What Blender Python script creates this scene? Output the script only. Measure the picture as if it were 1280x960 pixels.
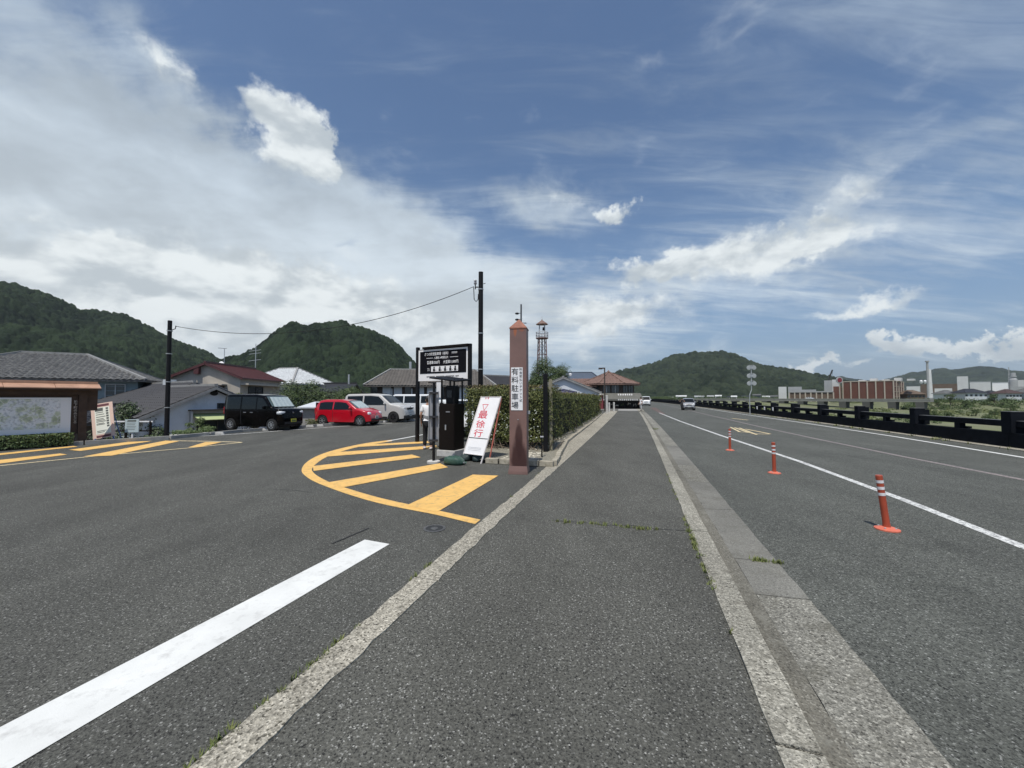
import bpy, bmesh, math, random
import numpy as np
from mathutils import Vector, Matrix
random.seed(7); rng = np.random.default_rng(7)
SC = bpy.context.scene
for o in list(bpy.data.objects): bpy.data.objects.remove(o)
COL = SC.collection
R = math.radians

# ------------------------------------------------------------------ camera
F, HZ, H = 490.0, 497.0, 1.6          # focal length and horizon in photo pixels, eye height in metres
TILT = math.atan((HZ - 480) / F)
cam = bpy.data.cameras.new('camera'); camo = bpy.data.objects.new('camera', cam); COL.objects.link(camo)
cam.sensor_width = 36; cam.lens = F / 1280 * 36; cam.clip_end = 30000; cam.clip_start = 0.05
camo.location = (0, 0, H); camo.rotation_euler = (math.pi / 2 + TILT, 0, 0)
SC.camera = camo

# ------------------------------------------------------------------ light and sky
SUN_EL = R(66); SUN_H = Vector((-0.30, -0.954)).normalized()
sdir = Vector((SUN_H.x * math.cos(SUN_EL), SUN_H.y * math.cos(SUN_EL), math.sin(SUN_EL)))
sl = bpy.data.lights.new('sun', 'SUN'); sl.energy = 3.9; sl.angle = R(0.5); sl.color = (1, .955, .89)
so = bpy.data.objects.new('sun', sl); COL.objects.link(so)
so.rotation_euler = sdir.to_track_quat('Z', 'Y').to_euler()
SC.view_settings.view_transform = 'Standard'; SC.view_settings.look = 'None'
SC.view_settings.exposure = 0.0; SC.view_settings.gamma = 1


def ray(px, py):
    u = (px - 640) / F; v = (480 - py) / F
    return Vector((u, math.cos(TILT) - v * math.sin(TILT), math.sin(TILT) + v * math.cos(TILT)))


def G(px, py, z=0.0):
    d = ray(px, py); k = (z - H) / d.z
    return Vector((d.x * k, d.y * k, z))


def P(px, py, Y):
    d = ray(px, py); k = Y / d.y
    return Vector((d.x * k, Y, H + d.z * k))


def build_world():
    w = bpy.data.worlds.new('World'); SC.world = w; w.use_nodes = True
    nt = w.node_tree; nt.nodes.clear(); N = nt.nodes.new; L = nt.links.new
    out = N('ShaderNodeOutputWorld'); bg = N('ShaderNodeBackground'); L(bg.outputs[0], out.inputs[0])
    sky = N('ShaderNodeTexSky'); sky.sky_type = 'NISHITA'; sky.sun_disc = False
    sky.sun_elevation = SUN_EL; sky.sun_rotation = math.atan2(sdir.x, sdir.y)
    sky.air_density = 1.0; sky.dust_density = 1.2; sky.ozone_density = 2.2
    tc = N('ShaderNodeTexCoord'); sep = N('ShaderNodeSeparateXYZ'); L(tc.outputs['Generated'], sep.inputs[0])

    def M(op, a, b=None, c=None, clamp=False):
        n = N('ShaderNodeMath'); n.operation = op; n.use_clamp = clamp
        for i, v in enumerate((a, b, c)):
            if v is None: continue
            if isinstance(v, (int, float)): n.inputs[i].default_value = v
            else: L(v, n.inputs[i])
        return n.outputs[0]

    def SS(v, a, b, lo=0.0, hi=1.0):
        n = N('ShaderNodeMapRange'); n.interpolation_type = 'SMOOTHSTEP'
        L(v, n.inputs[0]); n.inputs[1].default_value = a; n.inputs[2].default_value = b
        n.inputs[3].default_value = lo; n.inputs[4].default_value = hi
        return n.outputs[0]
    az = M('MULTIPLY', M('ARCTAN2', sep.outputs[0], sep.outputs[1]), 57.2958)
    el = M('MULTIPLY', M('ARCSINE', sep.outputs[2]), 57.2958)
    ae = N('ShaderNodeCombineXYZ'); L(az, ae.inputs[0]); L(el, ae.inputs[1])
    # soft warp of the cloud outlines
    wn = N('ShaderNodeTexNoise'); wn.inputs['Scale'].default_value = 3.6; wn.inputs['Detail'].default_value = 8; wn.inputs['Roughness'].default_value = .6
    L(tc.outputs['Generated'], wn.inputs['Vector'])
    wv = N('ShaderNodeVectorMath'); wv.operation = 'MULTIPLY_ADD'
    L(wn.outputs['Color'], wv.inputs[0]); wv.inputs[1].default_value = (26, 17, 0)
    sub = N('ShaderNodeVectorMath'); sub.operation = 'SUBTRACT'; L(ae.outputs[0], sub.inputs[0]); sub.inputs[1].default_value = (13, 8.5, 0)
    L(sub.outputs[0], wv.inputs[2]); AE_V = wv.outputs[0]
    wn2 = N('ShaderNodeTexNoise'); wn2.inputs['Scale'].default_value = 11; wn2.inputs['Detail'].default_value = 7; wn2.inputs['Roughness'].default_value = .62
    L(tc.outputs['Generated'], wn2.inputs['Vector'])
    wv2 = N('ShaderNodeVectorMath'); wv2.operation = 'MULTIPLY_ADD'; L(wn2.outputs['Color'], wv2.inputs[0]); wv2.inputs[1].default_value = (14, 9, 0)
    sub2 = N('ShaderNodeVectorMath'); sub2.operation = 'SUBTRACT'; L(ae.outputs[0], sub2.inputs[0]); sub2.inputs[1].default_value = (7, 4.5, 0)
    L(sub2.outputs[0], wv2.inputs[2]); AE_H = wv2.outputs[0]

    def azel(px, py):
        d = ray(px, py).normalized()
        return math.degrees(math.atan2(d.x, d.y)), math.degrees(math.asin(d.z))

    def blobs(lst, AE):
        acc = None
        for px, py, ra, rb, rot, wgt in lst:
            a, e = azel(px, py)
            mp = N('ShaderNodeMapping'); mp.vector_type = 'TEXTURE'; L(AE, mp.inputs[0])
            mp.inputs['Location'].default_value = (a, e, 0); mp.inputs['Rotation'].default_value = (0, 0, R(rot))
            mp.inputs['Scale'].default_value = (ra, rb, 1000)
            g = N('ShaderNodeTexGradient'); g.gradient_type = 'SPHERICAL'; L(mp.outputs[0], g.inputs[0])
            acc = M('MULTIPLY_ADD', g.outputs['Fac'], wgt, acc if acc is not None else 0.0)
        return acc
    # high veil: plane projected, streaky
    zz = M('ADD', sep.outputs[2], 0.16)
    pp = N('ShaderNodeCombineXYZ'); L(M('DIVIDE', sep.outputs[0], zz), pp.inputs[0]); L(M('DIVIDE', sep.outputs[1], zz), pp.inputs[1])
    mpc = N('ShaderNodeMapping'); L(pp.outputs[0], mpc.inputs[0]); mpc.inputs['Rotation'].default_value = (0, 0, R(-38)); mpc.inputs['Scale'].default_value = (.55, 1.5, 1)
    cn = N('ShaderNodeTexNoise'); L(mpc.outputs[0], cn.inputs['Vector']); cn.inputs['Scale'].default_value = 1.15
    cn.inputs['Detail'].default_value = 9; cn.inputs['Roughness'].default_value = .58; cn.inputs['Distortion'].default_value = .5
    veil_bias = blobs([(60, 235, 36, 15, -8, .58), (330, 300, 28, 12, -12, .66), (120, 110, 20, 4.5, -28, .30), (215, 105, 9, 3.4, -42, .50),
                       (480, 290, 22, 7, -16, .72), (690, 255, 10, 4.5, -22, .55), (1060, 235, 8, 4, 10, .32), (1180, 200, 26, 2.6, 14, .20), (1160, 265, 28, 2.4, 10, .20),
                       (1150, 335, 24, 4, 5, .24), (860, 60, 55, 14, 12, .16), (1200, 60, 36, 16, 20, .18), (930, 330, 20, 5, 0, .45),
                       (300, 400, 46, 13, 0, .95), (640, 400, 34, 9, 0, .80), (-300, 250, 60, 30, 0, .8), (425, 300, 6, 2.4, 5, -.7), (360, 100, 14, 7, -20, -.25), (170, 150, 7, 3, -30, -.2)], AE_V)
    mp2 = N('ShaderNodeMapping'); L(pp.outputs[0], mp2.inputs[0]); mp2.inputs['Rotation'].default_value = (0, 0, R(-52)); mp2.inputs['Scale'].default_value = (1.0, 4.2, 1)
    cn2 = N('ShaderNodeTexNoise'); L(mp2.outputs[0], cn2.inputs['Vector']); cn2.inputs['Scale'].default_value = 2.0; cn2.inputs['Detail'].default_value = 9; cn2.inputs['Roughness'].default_value = .62; cn2.inputs['Distortion'].default_value = .9
    wisp = M('MULTIPLY', M('SUBTRACT', cn2.outputs['Fac'], .5), .95)
    veil = SS(M('ADD', M('ADD', cn.outputs['Fac'], wisp), veil_bias), .40, 1.34, .04, .97)
    # lower heaped clouds
    sc3 = N('ShaderNodeVectorMath'); sc3.operation = 'MULTIPLY'; L(tc.outputs['Generated'], sc3.inputs[0]); sc3.inputs[1].default_value = (1, 1, 1.9)
    kn = N('ShaderNodeTexNoise'); L(sc3.outputs[0], kn.inputs['Vector']); kn.inputs['Scale'].default_value = 7.0
    kn.inputs['Detail'].default_value = 10; kn.inputs['Roughness'].default_value = .54; kn.inputs['Distortion'].default_value = .2
    off = N('ShaderNodeVectorMath'); off.operation = 'ADD'; L(sc3.outputs[0], off.inputs[0]); off.inputs[1].default_value = (-.015, -.01, .05)
    kn2 = N('ShaderNodeTexNoise'); L(off.outputs[0], kn2.inputs['Vector']); kn2.inputs['Scale'].default_value = 7.0
    kn2.inputs['Detail'].default_value = 4; kn2.inputs['Roughness'].default_value = .5; kn2.inputs['Distortion'].default_value = .2
    heap_bias = blobs([(362, 168, 7.5, 5.0, -18, 1.25), (398, 190, 4.5, 3.2, -30, .7), (225, 95, 5, 2.4, -45, .45), (60, 340, 20, 4.4, 0, .62), (215, 345, 15, 3.8, 0, .60), (330, 330, 12, 3.0, 0, .50), (430, 365, 15, 4.0, 0, .62), (40, 400, 26, 4, 0, .5), (380, 400, 22, 4, 0, .45),
                       (560, 410, 14, 4.5, 0, .48), (760, 392, 13, 3.6, 0, .85), (930, 322, 17, 3.6, 2, .80), (1010, 298, 6, 2.0, 0, .5), (765, 278, 4, 1.8, 0, .8),
                       (820, 338, 7, 2.4, 0, .7), (700, 245, 6, 2.2, -20, .35), (1070, 245, 5, 2.2, 10, .42), (1112, 427, 3.0, .9, 0, 1.1), (1168, 436, 3.6, 1.3, 0, 1.1), (1262, 430, 3.8, 1.0, 0, 1.1), (1030, 454, 4, .8, 0, .9),
                       (1075, 384, 8, 1.3, 4, .55), (640, 440, 50, 3.2, 0, .30), (-250, 330, 50, 12, 0, .45)], AE_H)
    heap = SS(M('ADD', kn.outputs['Fac'], heap_bias), .60, 1.10, 0, 1)
    lit = SS(M('SUBTRACT', kn.outputs['Fac'], kn2.outputs['Fac']), -.15, .10)
    # colours
    hs = N('ShaderNodeHueSaturation'); L(sky.outputs[0], hs.inputs['Color']); hs.inputs['Saturation'].default_value = 1.12; hs.inputs['Value'].default_value = 1.15
    K = 1 / 0.10

    def mix(f, a, b):
        n = N('ShaderNodeMix'); n.data_type = 'RGBA'
        for s, v in ((0, f), (6, a), (7, b)):
            if isinstance(v, (tuple, float)): n.inputs[s].default_value = v
            else: L(v, n.inputs[s])
        return n.outputs[2]
    low = SS(el, 2, 40, 1, 0)
    veilc = mix(low, (.42 * K, .505 * K, .60 * K, 1), (.72 * K, .79 * K, .83 * K, 1))
    c0 = mix(SS(el, 0, 30, .62, 0), hs.outputs[0], (.205 * K, .325 * K, .52 * K, 1))
    vb = SS(M('ADD', M('MULTIPLY', cn.outputs['Fac'], .7), M('MULTIPLY', kn.outputs['Fac'], .6)), .48, .82, .84, 1.16)
    vm = N('ShaderNodeVectorMath'); vm.operation = 'SCALE'; L(veilc, vm.inputs[0]); L(vb, vm.inputs['Scale'])
    c1 = mix(veil, c0, vm.outputs[0])
    heapc = mix(lit, (.54 * K, .60 * K, .64 * K, 1), (.88 * K, .93 * K, .94 * K, 1))
    c2 = mix(M('MULTIPLY', heap, .93), c1, heapc)
    hz = SS(el, -2, 8, .34, 0)
    c3 = mix(hz, c2, (.40 * K, .49 * K, .55 * K, 1))
    L(c3, bg.inputs['Color']); bg.inputs['Strength'].default_value = 0.10
    w.cycles.sampling_method = 'MANUAL'; w.cycles.sample_map_resolution = 512


build_world()

# ------------------------------------------------------------------ materials
MATS = {}


def mat(name, col, rough=.8, metal=0.0, spec=.5, noise=None, bump=None, coat=0, var=None, wear=None):
    """noise=(scale, amount) multiplies colour; bump=(scale, strength); wear=(scale, colour, lo, hi)"""
    if name in MATS: return MATS[name]
    m = bpy.data.materials.new(name); m.use_nodes = True; MATS[name] = m
    nt = m.node_tree; b = nt.nodes['Principled BSDF']; N = nt.nodes.new; L = nt.links.new
    b.inputs['Roughness'].default_value = rough; b.inputs['Metallic'].default_value = metal
    b.inputs['Specular IOR Level'].default_value = spec; b.inputs['Coat Weight'].default_value = coat
    b.inputs['Base Color'].default_value = (*col, 1)
    geo = N('ShaderNodeNewGeometry'); src = None

    def nz(scale, detail=4, rough_=.6):
        n = N('ShaderNodeTexNoise'); n.inputs['Scale'].default_value = scale; n.inputs['Detail'].default_value = detail
        n.inputs['Roughness'].default_value = rough_; L(geo.outputs['Position'], n.inputs['Vector']); return n.outputs['Fac']

    def rgb(a, b_, f, blend='MIX'):
        x = N('ShaderNodeMix'); x.data_type = 'RGBA'; x.blend_type = blend
        for s, v in ((0, f), (6, a), (7, b_)):
            if isinstance(v, (tuple, float)): x.inputs[s].default_value = v
            else: L(v, x.inputs[s])
        return x.outputs[2]

    def mr(v, a, b_, lo, hi):
        x = N('ShaderNodeMapRange'); L(v, x.inputs[0])
        for i, q in enumerate((a, b_, lo, hi)): x.inputs[i + 1].default_value = q
        return x.outputs[0]
    cur = (*col, 1)
    if noise:
        v = mr(nz(noise[0]), .3, .7, 1 - noise[1], 1 + noise[1])
        c = N('ShaderNodeCombineColor'); [L(v, c.inputs[i]) for i in range(3)]
        cur = rgb(cur, c.outputs[0], 1.0, 'MULTIPLY')
    if var:      # per-island brightness / hue variation (leaves, stones)
        oi = geo.outputs['Random Per Island']
        cur = rgb(cur, (*var, 1), oi)
    if wear:
        f = mr(nz(wear[0], 8, .7), wear[2], wear[3], 0, 1)
        cur = rgb(cur, (*wear[1], 1), f)
    if not isinstance(cur, tuple): L(cur, b.inputs['Base Color'])
    if bump:
        bn = N('ShaderNodeBump'); bn.inputs['Strength'].default_value = bump[1]; bn.inputs['Distance'].default_value = bump[2] if len(bump) > 2 else .01
        L(nz(bump[0], 6), bn.inputs['Height']); L(bn.outputs[0], b.inputs['Normal'])
    return m


def stony(name, base, light, dark, s1=70, big=.5, grain=.5, lightfrac=.80, rough=.9, bumpd=.004, patch=None, sat=None):
    """aggregate surface: asphalt or worn concrete seen at grazing angles"""
    if name in MATS: return MATS[name]
    m = bpy.data.materials.new(name); m.use_nodes = True; MATS[name] = m
    nt = m.node_tree; b = nt.nodes['Principled BSDF']; N = nt.nodes.new; L = nt.links.new
    b.inputs['Roughness'].default_value = rough; b.inputs['Specular IOR Level'].default_value = .35
    geo = N('ShaderNodeNewGeometry')

    def mixc(a, b_, f, blend='MIX'):
        x = N('ShaderNodeMix'); x.data_type = 'RGBA'; x.blend_type = blend
        for s, v in ((0, f), (6, a), (7, b_)):
            if isinstance(v, (tuple, float)): x.inputs[s].default_value = v
            else: L(v, x.inputs[s])
        return x.outputs[2]

    def mr(v, a, b_, lo=0., hi=1.):
        x = N('ShaderNodeMapRange'); L(v, x.inputs[0])
        for i, q in enumerate((a, b_, lo, hi)): x.inputs[i + 1].default_value = q
        return x.outputs[0]
    vo = N('ShaderNodeTexVoronoi'); vo.inputs['Scale'].default_value = s1; L(geo.outputs['Position'], vo.inputs['Vector'])
    sepc = N('ShaderNodeSeparateColor'); L(vo.outputs['Color'], sepc.inputs[0])
    stone = mr(sepc.outputs[0], lightfrac, 1.0)
    dk = mr(sepc.outputs[1], .75, 1.0)
    nz = N('ShaderNodeTexNoise'); nz.inputs['Scale'].default_value = s1 * .45; nz.inputs['Detail'].default_value = 6; nz.inputs['Roughness'].default_value = .75
    L(geo.outputs['Position'], nz.inputs['Vector'])
    g = mr(nz.outputs['Fac'], .34, .66, 1 - grain, 1 + grain)
    gc = N('ShaderNodeCombineColor'); [L(g, gc.inputs[i]) for i in range(3)]
    c = mixc((*base, 1), (*light, 1), stone); c = mixc(c, (*dark, 1), dk); c = mixc(c, gc.outputs[0], 1.0, 'MULTIPLY')
    n2 = N('ShaderNodeTexNoise'); n2.inputs['Scale'].default_value = .55; n2.inputs['Detail'].default_value = 5; n2.inputs['Roughness'].default_value = .62
    mp = N('ShaderNodeMapping'); mp.inputs['Rotation'].default_value = (0, 0, R(17.8)); mp.inputs['Scale'].default_value = (1.6, .55, 1)
    L(geo.outputs['Position'], mp.inputs[0]); L(mp.outputs[0], n2.inputs['Vector'])
    g2 = mr(n2.outputs['Fac'], .3, .7, 1 - big * .45, 1 + big * .45)
    gc2 = N('ShaderNodeCombineColor'); [L(g2, gc2.inputs[i]) for i in range(3)]
    c = mixc(c, gc2.outputs[0], 1.0, 'MULTIPLY')
    if patch:
        n3 = N('ShaderNodeTexNoise'); n3.inputs['Scale'].default_value = patch[0]; n3.inputs['Detail'].default_value = 7; n3.inputs['Roughness'].default_value = .7
        L(geo.outputs['Position'], n3.inputs['Vector'])
        c = mixc(c, (*patch[1], 1), mr(n3.outputs['Fac'], patch[2], patch[3], 0, .8))
    n4 = N('ShaderNodeTexNoise'); n4.inputs['Scale'].default_value = 1.5; n4.inputs['Detail'].default_value = 6; n4.inputs['Roughness'].default_value = .68; n4.inputs['Distortion'].default_value = .6
    L(geo.outputs['Position'], n4.inputs['Vector']); st = mr(n4.outputs['Fac'], .56, .74, 1.0, .74); st2 = mr(n4.outputs['Fac'], .28, .42, 1.16, 1.0)
    sm_ = N('ShaderNodeMath'); sm_.operation = 'MULTIPLY'; L(st, sm_.inputs[0]); L(st2, sm_.inputs[1])
    sc_ = N('ShaderNodeCombineColor'); [L(sm_.outputs[0], sc_.inputs[i]) for i in range(3)]
    c = mixc(c, sc_.outputs[0], 1.0, 'MULTIPLY')
    L(c, b.inputs['Base Color'])
    bn = N('ShaderNodeBump'); bn.inputs['Strength'].default_value = .8; bn.inputs['Distance'].default_value = bumpd
    hh = N('ShaderNodeMath'); hh.operation = 'ADD'; L(nz.outputs['Fac'], hh.inputs[0]); L(vo.outputs['Distance'], hh.inputs[1])
    L(hh.outputs[0], bn.inputs['Height']); L(bn.outputs[0], b.inputs['Normal'])
    return m


# ------------------------------------------------------------------ mesh helpers
LOC = {}


def link(name, me, mt=None, parent=None, smooth=False):
    o = bpy.data.objects.new(name, me); COL.objects.link(o)
    if mt and not me.materials: me.materials.append(mt)
    if smooth: me.polygons.foreach_set('use_smooth', [True] * len(me.polygons))
    if parent: o.parent = parent
    return o


def tag(o, label=None, cat=None, group=None, kind=None):
    if label: o['label'] = label
    if cat: o['category'] = cat
    if group: o['group'] = group
    if kind: o['kind'] = kind
    return o


def thing(name, label, cat, loc=(0, 0, 0), rz=0, group=None):
    o = bpy.data.objects.new(name, None); COL.objects.link(o)
    o.location = loc; o.rotation_euler = (0, 0, rz); o.empty_display_size = .2
    tag(o, label, cat, group); return o


class MB:
    def __init__(s): s.v = []; s.f = []

    def add(s, vs, fs):
        k = len(s.v); s.v += [tuple(v) for v in vs]; s.f += [tuple(i + k for i in f) for f in fs]; return s

    def box(s, x0, x1, y0, y1, z0, z1, M=None, taper=1.0):
        cx, cy = (x0 + x1) / 2, (y0 + y1) / 2
        vs = [Vector((cx + (x - cx) * t, cy + (y - cy) * t, z)) for z, t in ((z0, 1), (z1, taper)) for x, y in ((x0, y0), (x1, y0), (x1, y1), (x0, y1))]
        if M: vs = [M @ v for v in vs]
        return s.add(vs, [(0, 3, 2, 1), (4, 5, 6, 7), (0, 1, 5, 4), (1, 2, 6, 5), (2, 3, 7, 6), (3, 0, 4, 7)])

    def beam(s, a, b, w, h=None, up=Vector((0, 0, 1))):
        a = Vector(a); b = Vector(b); h = h or w; d = (b - a).normalized()
        if abs(d.dot(up)) > .98: up = Vector((0, 1, 0))
        x = d.cross(up).normalized() * w / 2; y = x.cross(d).normalized() * h / 2
        vs = [p + sx * x + sy * y for p in (a, b) for sx, sy in ((-1, -1), (1, -1), (1, 1), (-1, 1))]
        return s.add(vs, [(0, 1, 2, 3), (7, 6, 5, 4), (0, 4, 5, 1), (1, 5, 6, 2), (2, 6, 7, 3), (3, 7, 4, 0)])

    def tube(s, pts, r, n=8, cap=True):
        pts = [Vector(p) for p in pts]; rs = r if isinstance(r, (list, tuple)) else [r] * len(pts)
        rings = []; prev = None
        for i, p in enumerate(pts):
            d = (pts[min(i + 1, len(pts) - 1)] - pts[max(i - 1, 0)]).normalized()
            ref = prev if prev is not None else (Vector((1, 0, 0)) if abs(d.x) < .9 else Vector((0, 1, 0)))
            x = (ref - d * ref.dot(d)).normalized(); prev = x; y = d.cross(x)
            rings.append([p + (x * math.cos(2 * math.pi * k / n) + y * math.sin(2 * math.pi * k / n)) * rs[i] for k in range(n)])
        vs = [v for rg in rings for v in rg]; fs = []
        for i in range(len(pts) - 1):
            for k in range(n): fs.append((i * n + k, i * n + (k + 1) % n, (i + 1) * n + (k + 1) % n, (i + 1) * n + k))
        if cap: fs.append(tuple(range(n - 1, -1, -1))); fs.append(tuple((len(pts) - 1) * n + k for k in range(n)))
        return s.add(vs, fs)

    def lathe(s, prof, n=16, M=None, cap=True):
        vs = [Vector((r * math.cos(2 * math.pi * k / n), r * math.sin(2 * math.pi * k / n), z)) for r, z in prof for k in range(n)]
        if M: vs = [M @ v for v in vs]
        fs = [(i * n + k, i * n + (k + 1) % n, (i + 1) * n + (k + 1) % n, (i + 1) * n + k) for i in range(len(prof) - 1) for k in range(n)]
        if cap: fs.append(tuple(range(n - 1, -1, -1))); fs.append(tuple((len(prof) - 1) * n + k for k in range(n)))
        return s.add(vs, fs)

    def ell(s, c, rx, ry, rz, n=12, m=8, M=None, pw=1.0):
        c = Vector(c); vs = []; fs = []

        def sp(v): return math.copysign(abs(v) ** pw, v)
        for i in range(m + 1):
            t = math.pi * i / m
            for k in range(n):
                a = 2 * math.pi * k / n
                v = Vector((rx * sp(math.sin(t)) * sp(math.cos(a)), ry * sp(math.sin(t)) * sp(math.sin(a)), rz * sp(math.cos(t))))
                vs.append(c + (M @ v if M else v))
        for i in range(m):
            for k in range(n): fs.append((i * n + k, (i + 1) * n + k, (i + 1) * n + (k + 1) % n, i * n + (k + 1) % n))
        return s.add(vs, fs)

    def poly(s, pts, th=0.0, nrm=Vector((0, 0, 1))):
        """flat polygon, thickness th along -nrm"""
        pts = [Vector(p) for p in pts]; n = len(pts)
        if th == 0: return s.add(pts, [tuple(range(n))])
        lo = [p - nrm * th for p in pts]
        return s.add(pts + lo, [tuple(range(n)), tuple(range(2 * n - 1, n - 1, -1))] + [(i, i + n, (i + 1) % n + n, (i + 1) % n) for i in range(n)])

    def build(s, name, mt, parent=None, smooth=False, world=False, bevel=0):
        vs = s.v
        if world and parent is not None:
            Mi = Matrix.LocRotScale(parent.location, parent.rotation_euler, parent.scale).inverted()
            vs = [tuple(Mi @ Vector(v)) for v in vs]
        me = bpy.data.meshes.new(name); me.from_pydata(vs, [], s.f); me.update()
        if bevel or True:
            bm = bmesh.new(); bm.from_mesh(me)
            bmesh.ops.remove_doubles(bm, verts=bm.verts, dist=1e-6)
            bmesh.ops.recalc_face_normals(bm, faces=bm.faces)
            if bevel: bmesh.ops.bevel(bm, geom=[e for e in bm.edges if len(e.link_faces) == 2 and e.calc_face_angle(0) > .5], offset=bevel, segments=2, affect='EDGES', profile=.6)
            bm.to_mesh(me); bm.free()
        o = link(name, me, mt, parent)
        if smooth:
            me.polygons.foreach_set('use_smooth', [True] * len(me.polygons))
            me.set_sharp_from_angle(angle=R(40))
        return o


def np_mesh(name, verts, faces, mt, parent=None, smooth=False):
    """verts (N,3), faces (M,k) arrays"""
    me = bpy.data.meshes.new(name); verts = np.asarray(verts, dtype=np.float32); faces = np.asarray(faces, dtype=np.int32)
    me.vertices.add(len(verts)); me.vertices.foreach_set('co', verts.ravel())
    k = faces.shape[1]; me.loops.add(faces.size); me.loops.foreach_set('vertex_index', faces.ravel())
    me.polygons.add(len(faces)); me.polygons.foreach_set('loop_start', np.arange(0, faces.size, k, dtype=np.int32))
    me.update(calc_edges=True); me.validate()
    if smooth: me.polygons.foreach_set('use_smooth', np.ones(len(me.polygons), dtype=bool))
    return link(name, me, mt, parent)


def grid_mesh(name, X, Y, Z, mt, parent=None, smooth=True):
    a, b = X.shape; v = np.stack([X, Y, Z], -1).reshape(-1, 3)
    i = np.arange(a * b).reshape(a, b)
    f = np.stack([i[:-1, :-1], i[1:, :-1], i[1:, 1:], i[:-1, 1:]], -1).reshape(-1, 4)
    return np_mesh(name, v, f, mt, parent, smooth)


def leaves(name, pts, nrm, size, mt, parent=None, fold=.25, aspect=.55):
    pts = np.asarray(pts); n = len(pts); nrm = np.asarray(nrm) + rng.normal(0, .45, (n, 3)); nrm /= np.linalg.norm(nrm, axis=1, keepdims=True) + 1e-9
    t = rng.normal(0, 1, (n, 3)); t -= nrm * (t * nrm).sum(1, keepdims=True); t /= np.linalg.norm(t, axis=1, keepdims=True) + 1e-9
    b = np.cross(nrm, t); s = (np.asarray(size) * rng.uniform(.6, 1.3, n))[:, None]
    v = np.stack([pts - t * s * .5, pts + b * s * aspect * .5 + nrm * s * fold * .5, pts + t * s * .5, pts - b * s * aspect * .5 + nrm * s * fold * .5], 1).reshape(-1, 3)
    k = np.arange(n)[:, None] * 4
    f = np.concatenate([k + [0, 1, 2], k + [0, 2, 3]], 1).reshape(-1, 3)
    return np_mesh(name, v, f, mt, parent)


def copy_tree(o, parent=None):
    c = o.copy(); COL.objects.link(c); c.parent = parent
    for ch in list(o.children): copy_tree(ch, c)
    return c


def text(name, rows, size, mt, parent, M, vertical=False, pitch=None, ext=.002, sx=1.0, bold=.008):
    """rows of lettering in the local XY plane of M; joined into one part"""
    vs = []; fs = []
    dg = bpy.context.evaluated_depsgraph_get
    for (x, y, s, t) in rows:
        items = [(x, y - i * (pitch or s * 1.08), s, ch) for i, ch in enumerate(t)] if vertical else [(x, y, s, t)]
        for (cx, cy, cs, ct) in items:
            cu = bpy.data.curves.new('lettering_curve', 'FONT'); cu.body = ct; cu.size = cs; cu.extrude = 0
            cu.align_x = 'CENTER'; cu.align_y = 'CENTER'; cu.resolution_u = 2; cu.offset = cs * bold
            to = bpy.data.objects.new('lettering_curve', cu); COL.objects.link(to)
            bpy.context.view_layer.update()
            me = bpy.data.meshes.new_from_object(to.evaluated_get(dg()))
            k = len(vs)
            for v in me.vertices: vs.append(tuple(M @ Vector((cx + v.co.x * sx, cy + v.co.y, ext))))
            for p in me.polygons: fs.append(tuple(i + k for i in p.vertices))
            bpy.data.objects.remove(to); bpy.data.curves.remove(cu); bpy.data.meshes.remove(me)
    me = bpy.data.meshes.new(name); me.from_pydata(vs, [], fs); me.update()
    return link(name, me, mt, parent)


def frame(o, x, y):
    """matrix with origin o and axes x,y (3-D vectors), z = x cross y"""
    x = Vector(x).normalized(); y = Vector(y).normalized(); z = x.cross(y).normalized(); y = z.cross(x)
    return Matrix(((x.x, y.x, z.x, o[0]), (x.y, y.y, z.y, o[1]), (x.z, y.z, z.z, o[2]), (0, 0, 0, 1)))


# ------------------------------------------------------------------ road frame
TH = math.atan(158 / F)
D2 = Vector((math.sin(TH), math.cos(TH), 0)); N2 = Vector((math.cos(TH), -math.sin(TH), 0))


def bend(s):
    if s <= 0: return 0.0
    return -.00026 * s * s if s < 120 else -.00026 * 14400 - .0624 * (s - 120)


def RP(s, o, z=0.0): return D2 * s + N2 * (o + bend(s)) + Vector((0, 0, z))


ROADZ = -.05


def strip(name, o0, o1, s0, s1, z, mt, parent=None, step=2.0, th=0, z1=None, jag=0, kind='structure', seed=1):
    n = max(1, int((s1 - s0) / step)); mb = MB(); r = random.Random(seed); vs = []; fs = []
    z1 = z if z1 is None else z1
    for i in range(n + 1):
        s = s0 + (s1 - s0) * i / n
        j0 = r.uniform(-jag, jag); j1 = r.uniform(-jag, jag)
        a0 = (o0(s) if callable(o0) else o0) + j0; a1 = (o1(s) if callable(o1) else o1) + j1
        vs += [RP(s, a0, z), RP(s, a1, z1)]
        if th: vs += [RP(s, a1, z1 - th), RP(s, a0, z - th)]
    k = 4 if th else 2
    for i in range(n):
        a = i * k; b = a + k
        if th:
            for q in range(4): fs.append((a + q, a + (q + 1) % 4, b + (q + 1) % 4, b + q))
        else: fs.append((a, a + 1, b + 1, b))
    if th: fs += [(0, 3, 2, 1), tuple(n * 4 + q for q in range(4))]
    mb.add(vs, fs); o = mb.build(name, mt, parent)
    if kind and not parent: o['kind'] = kind
    return o


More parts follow.
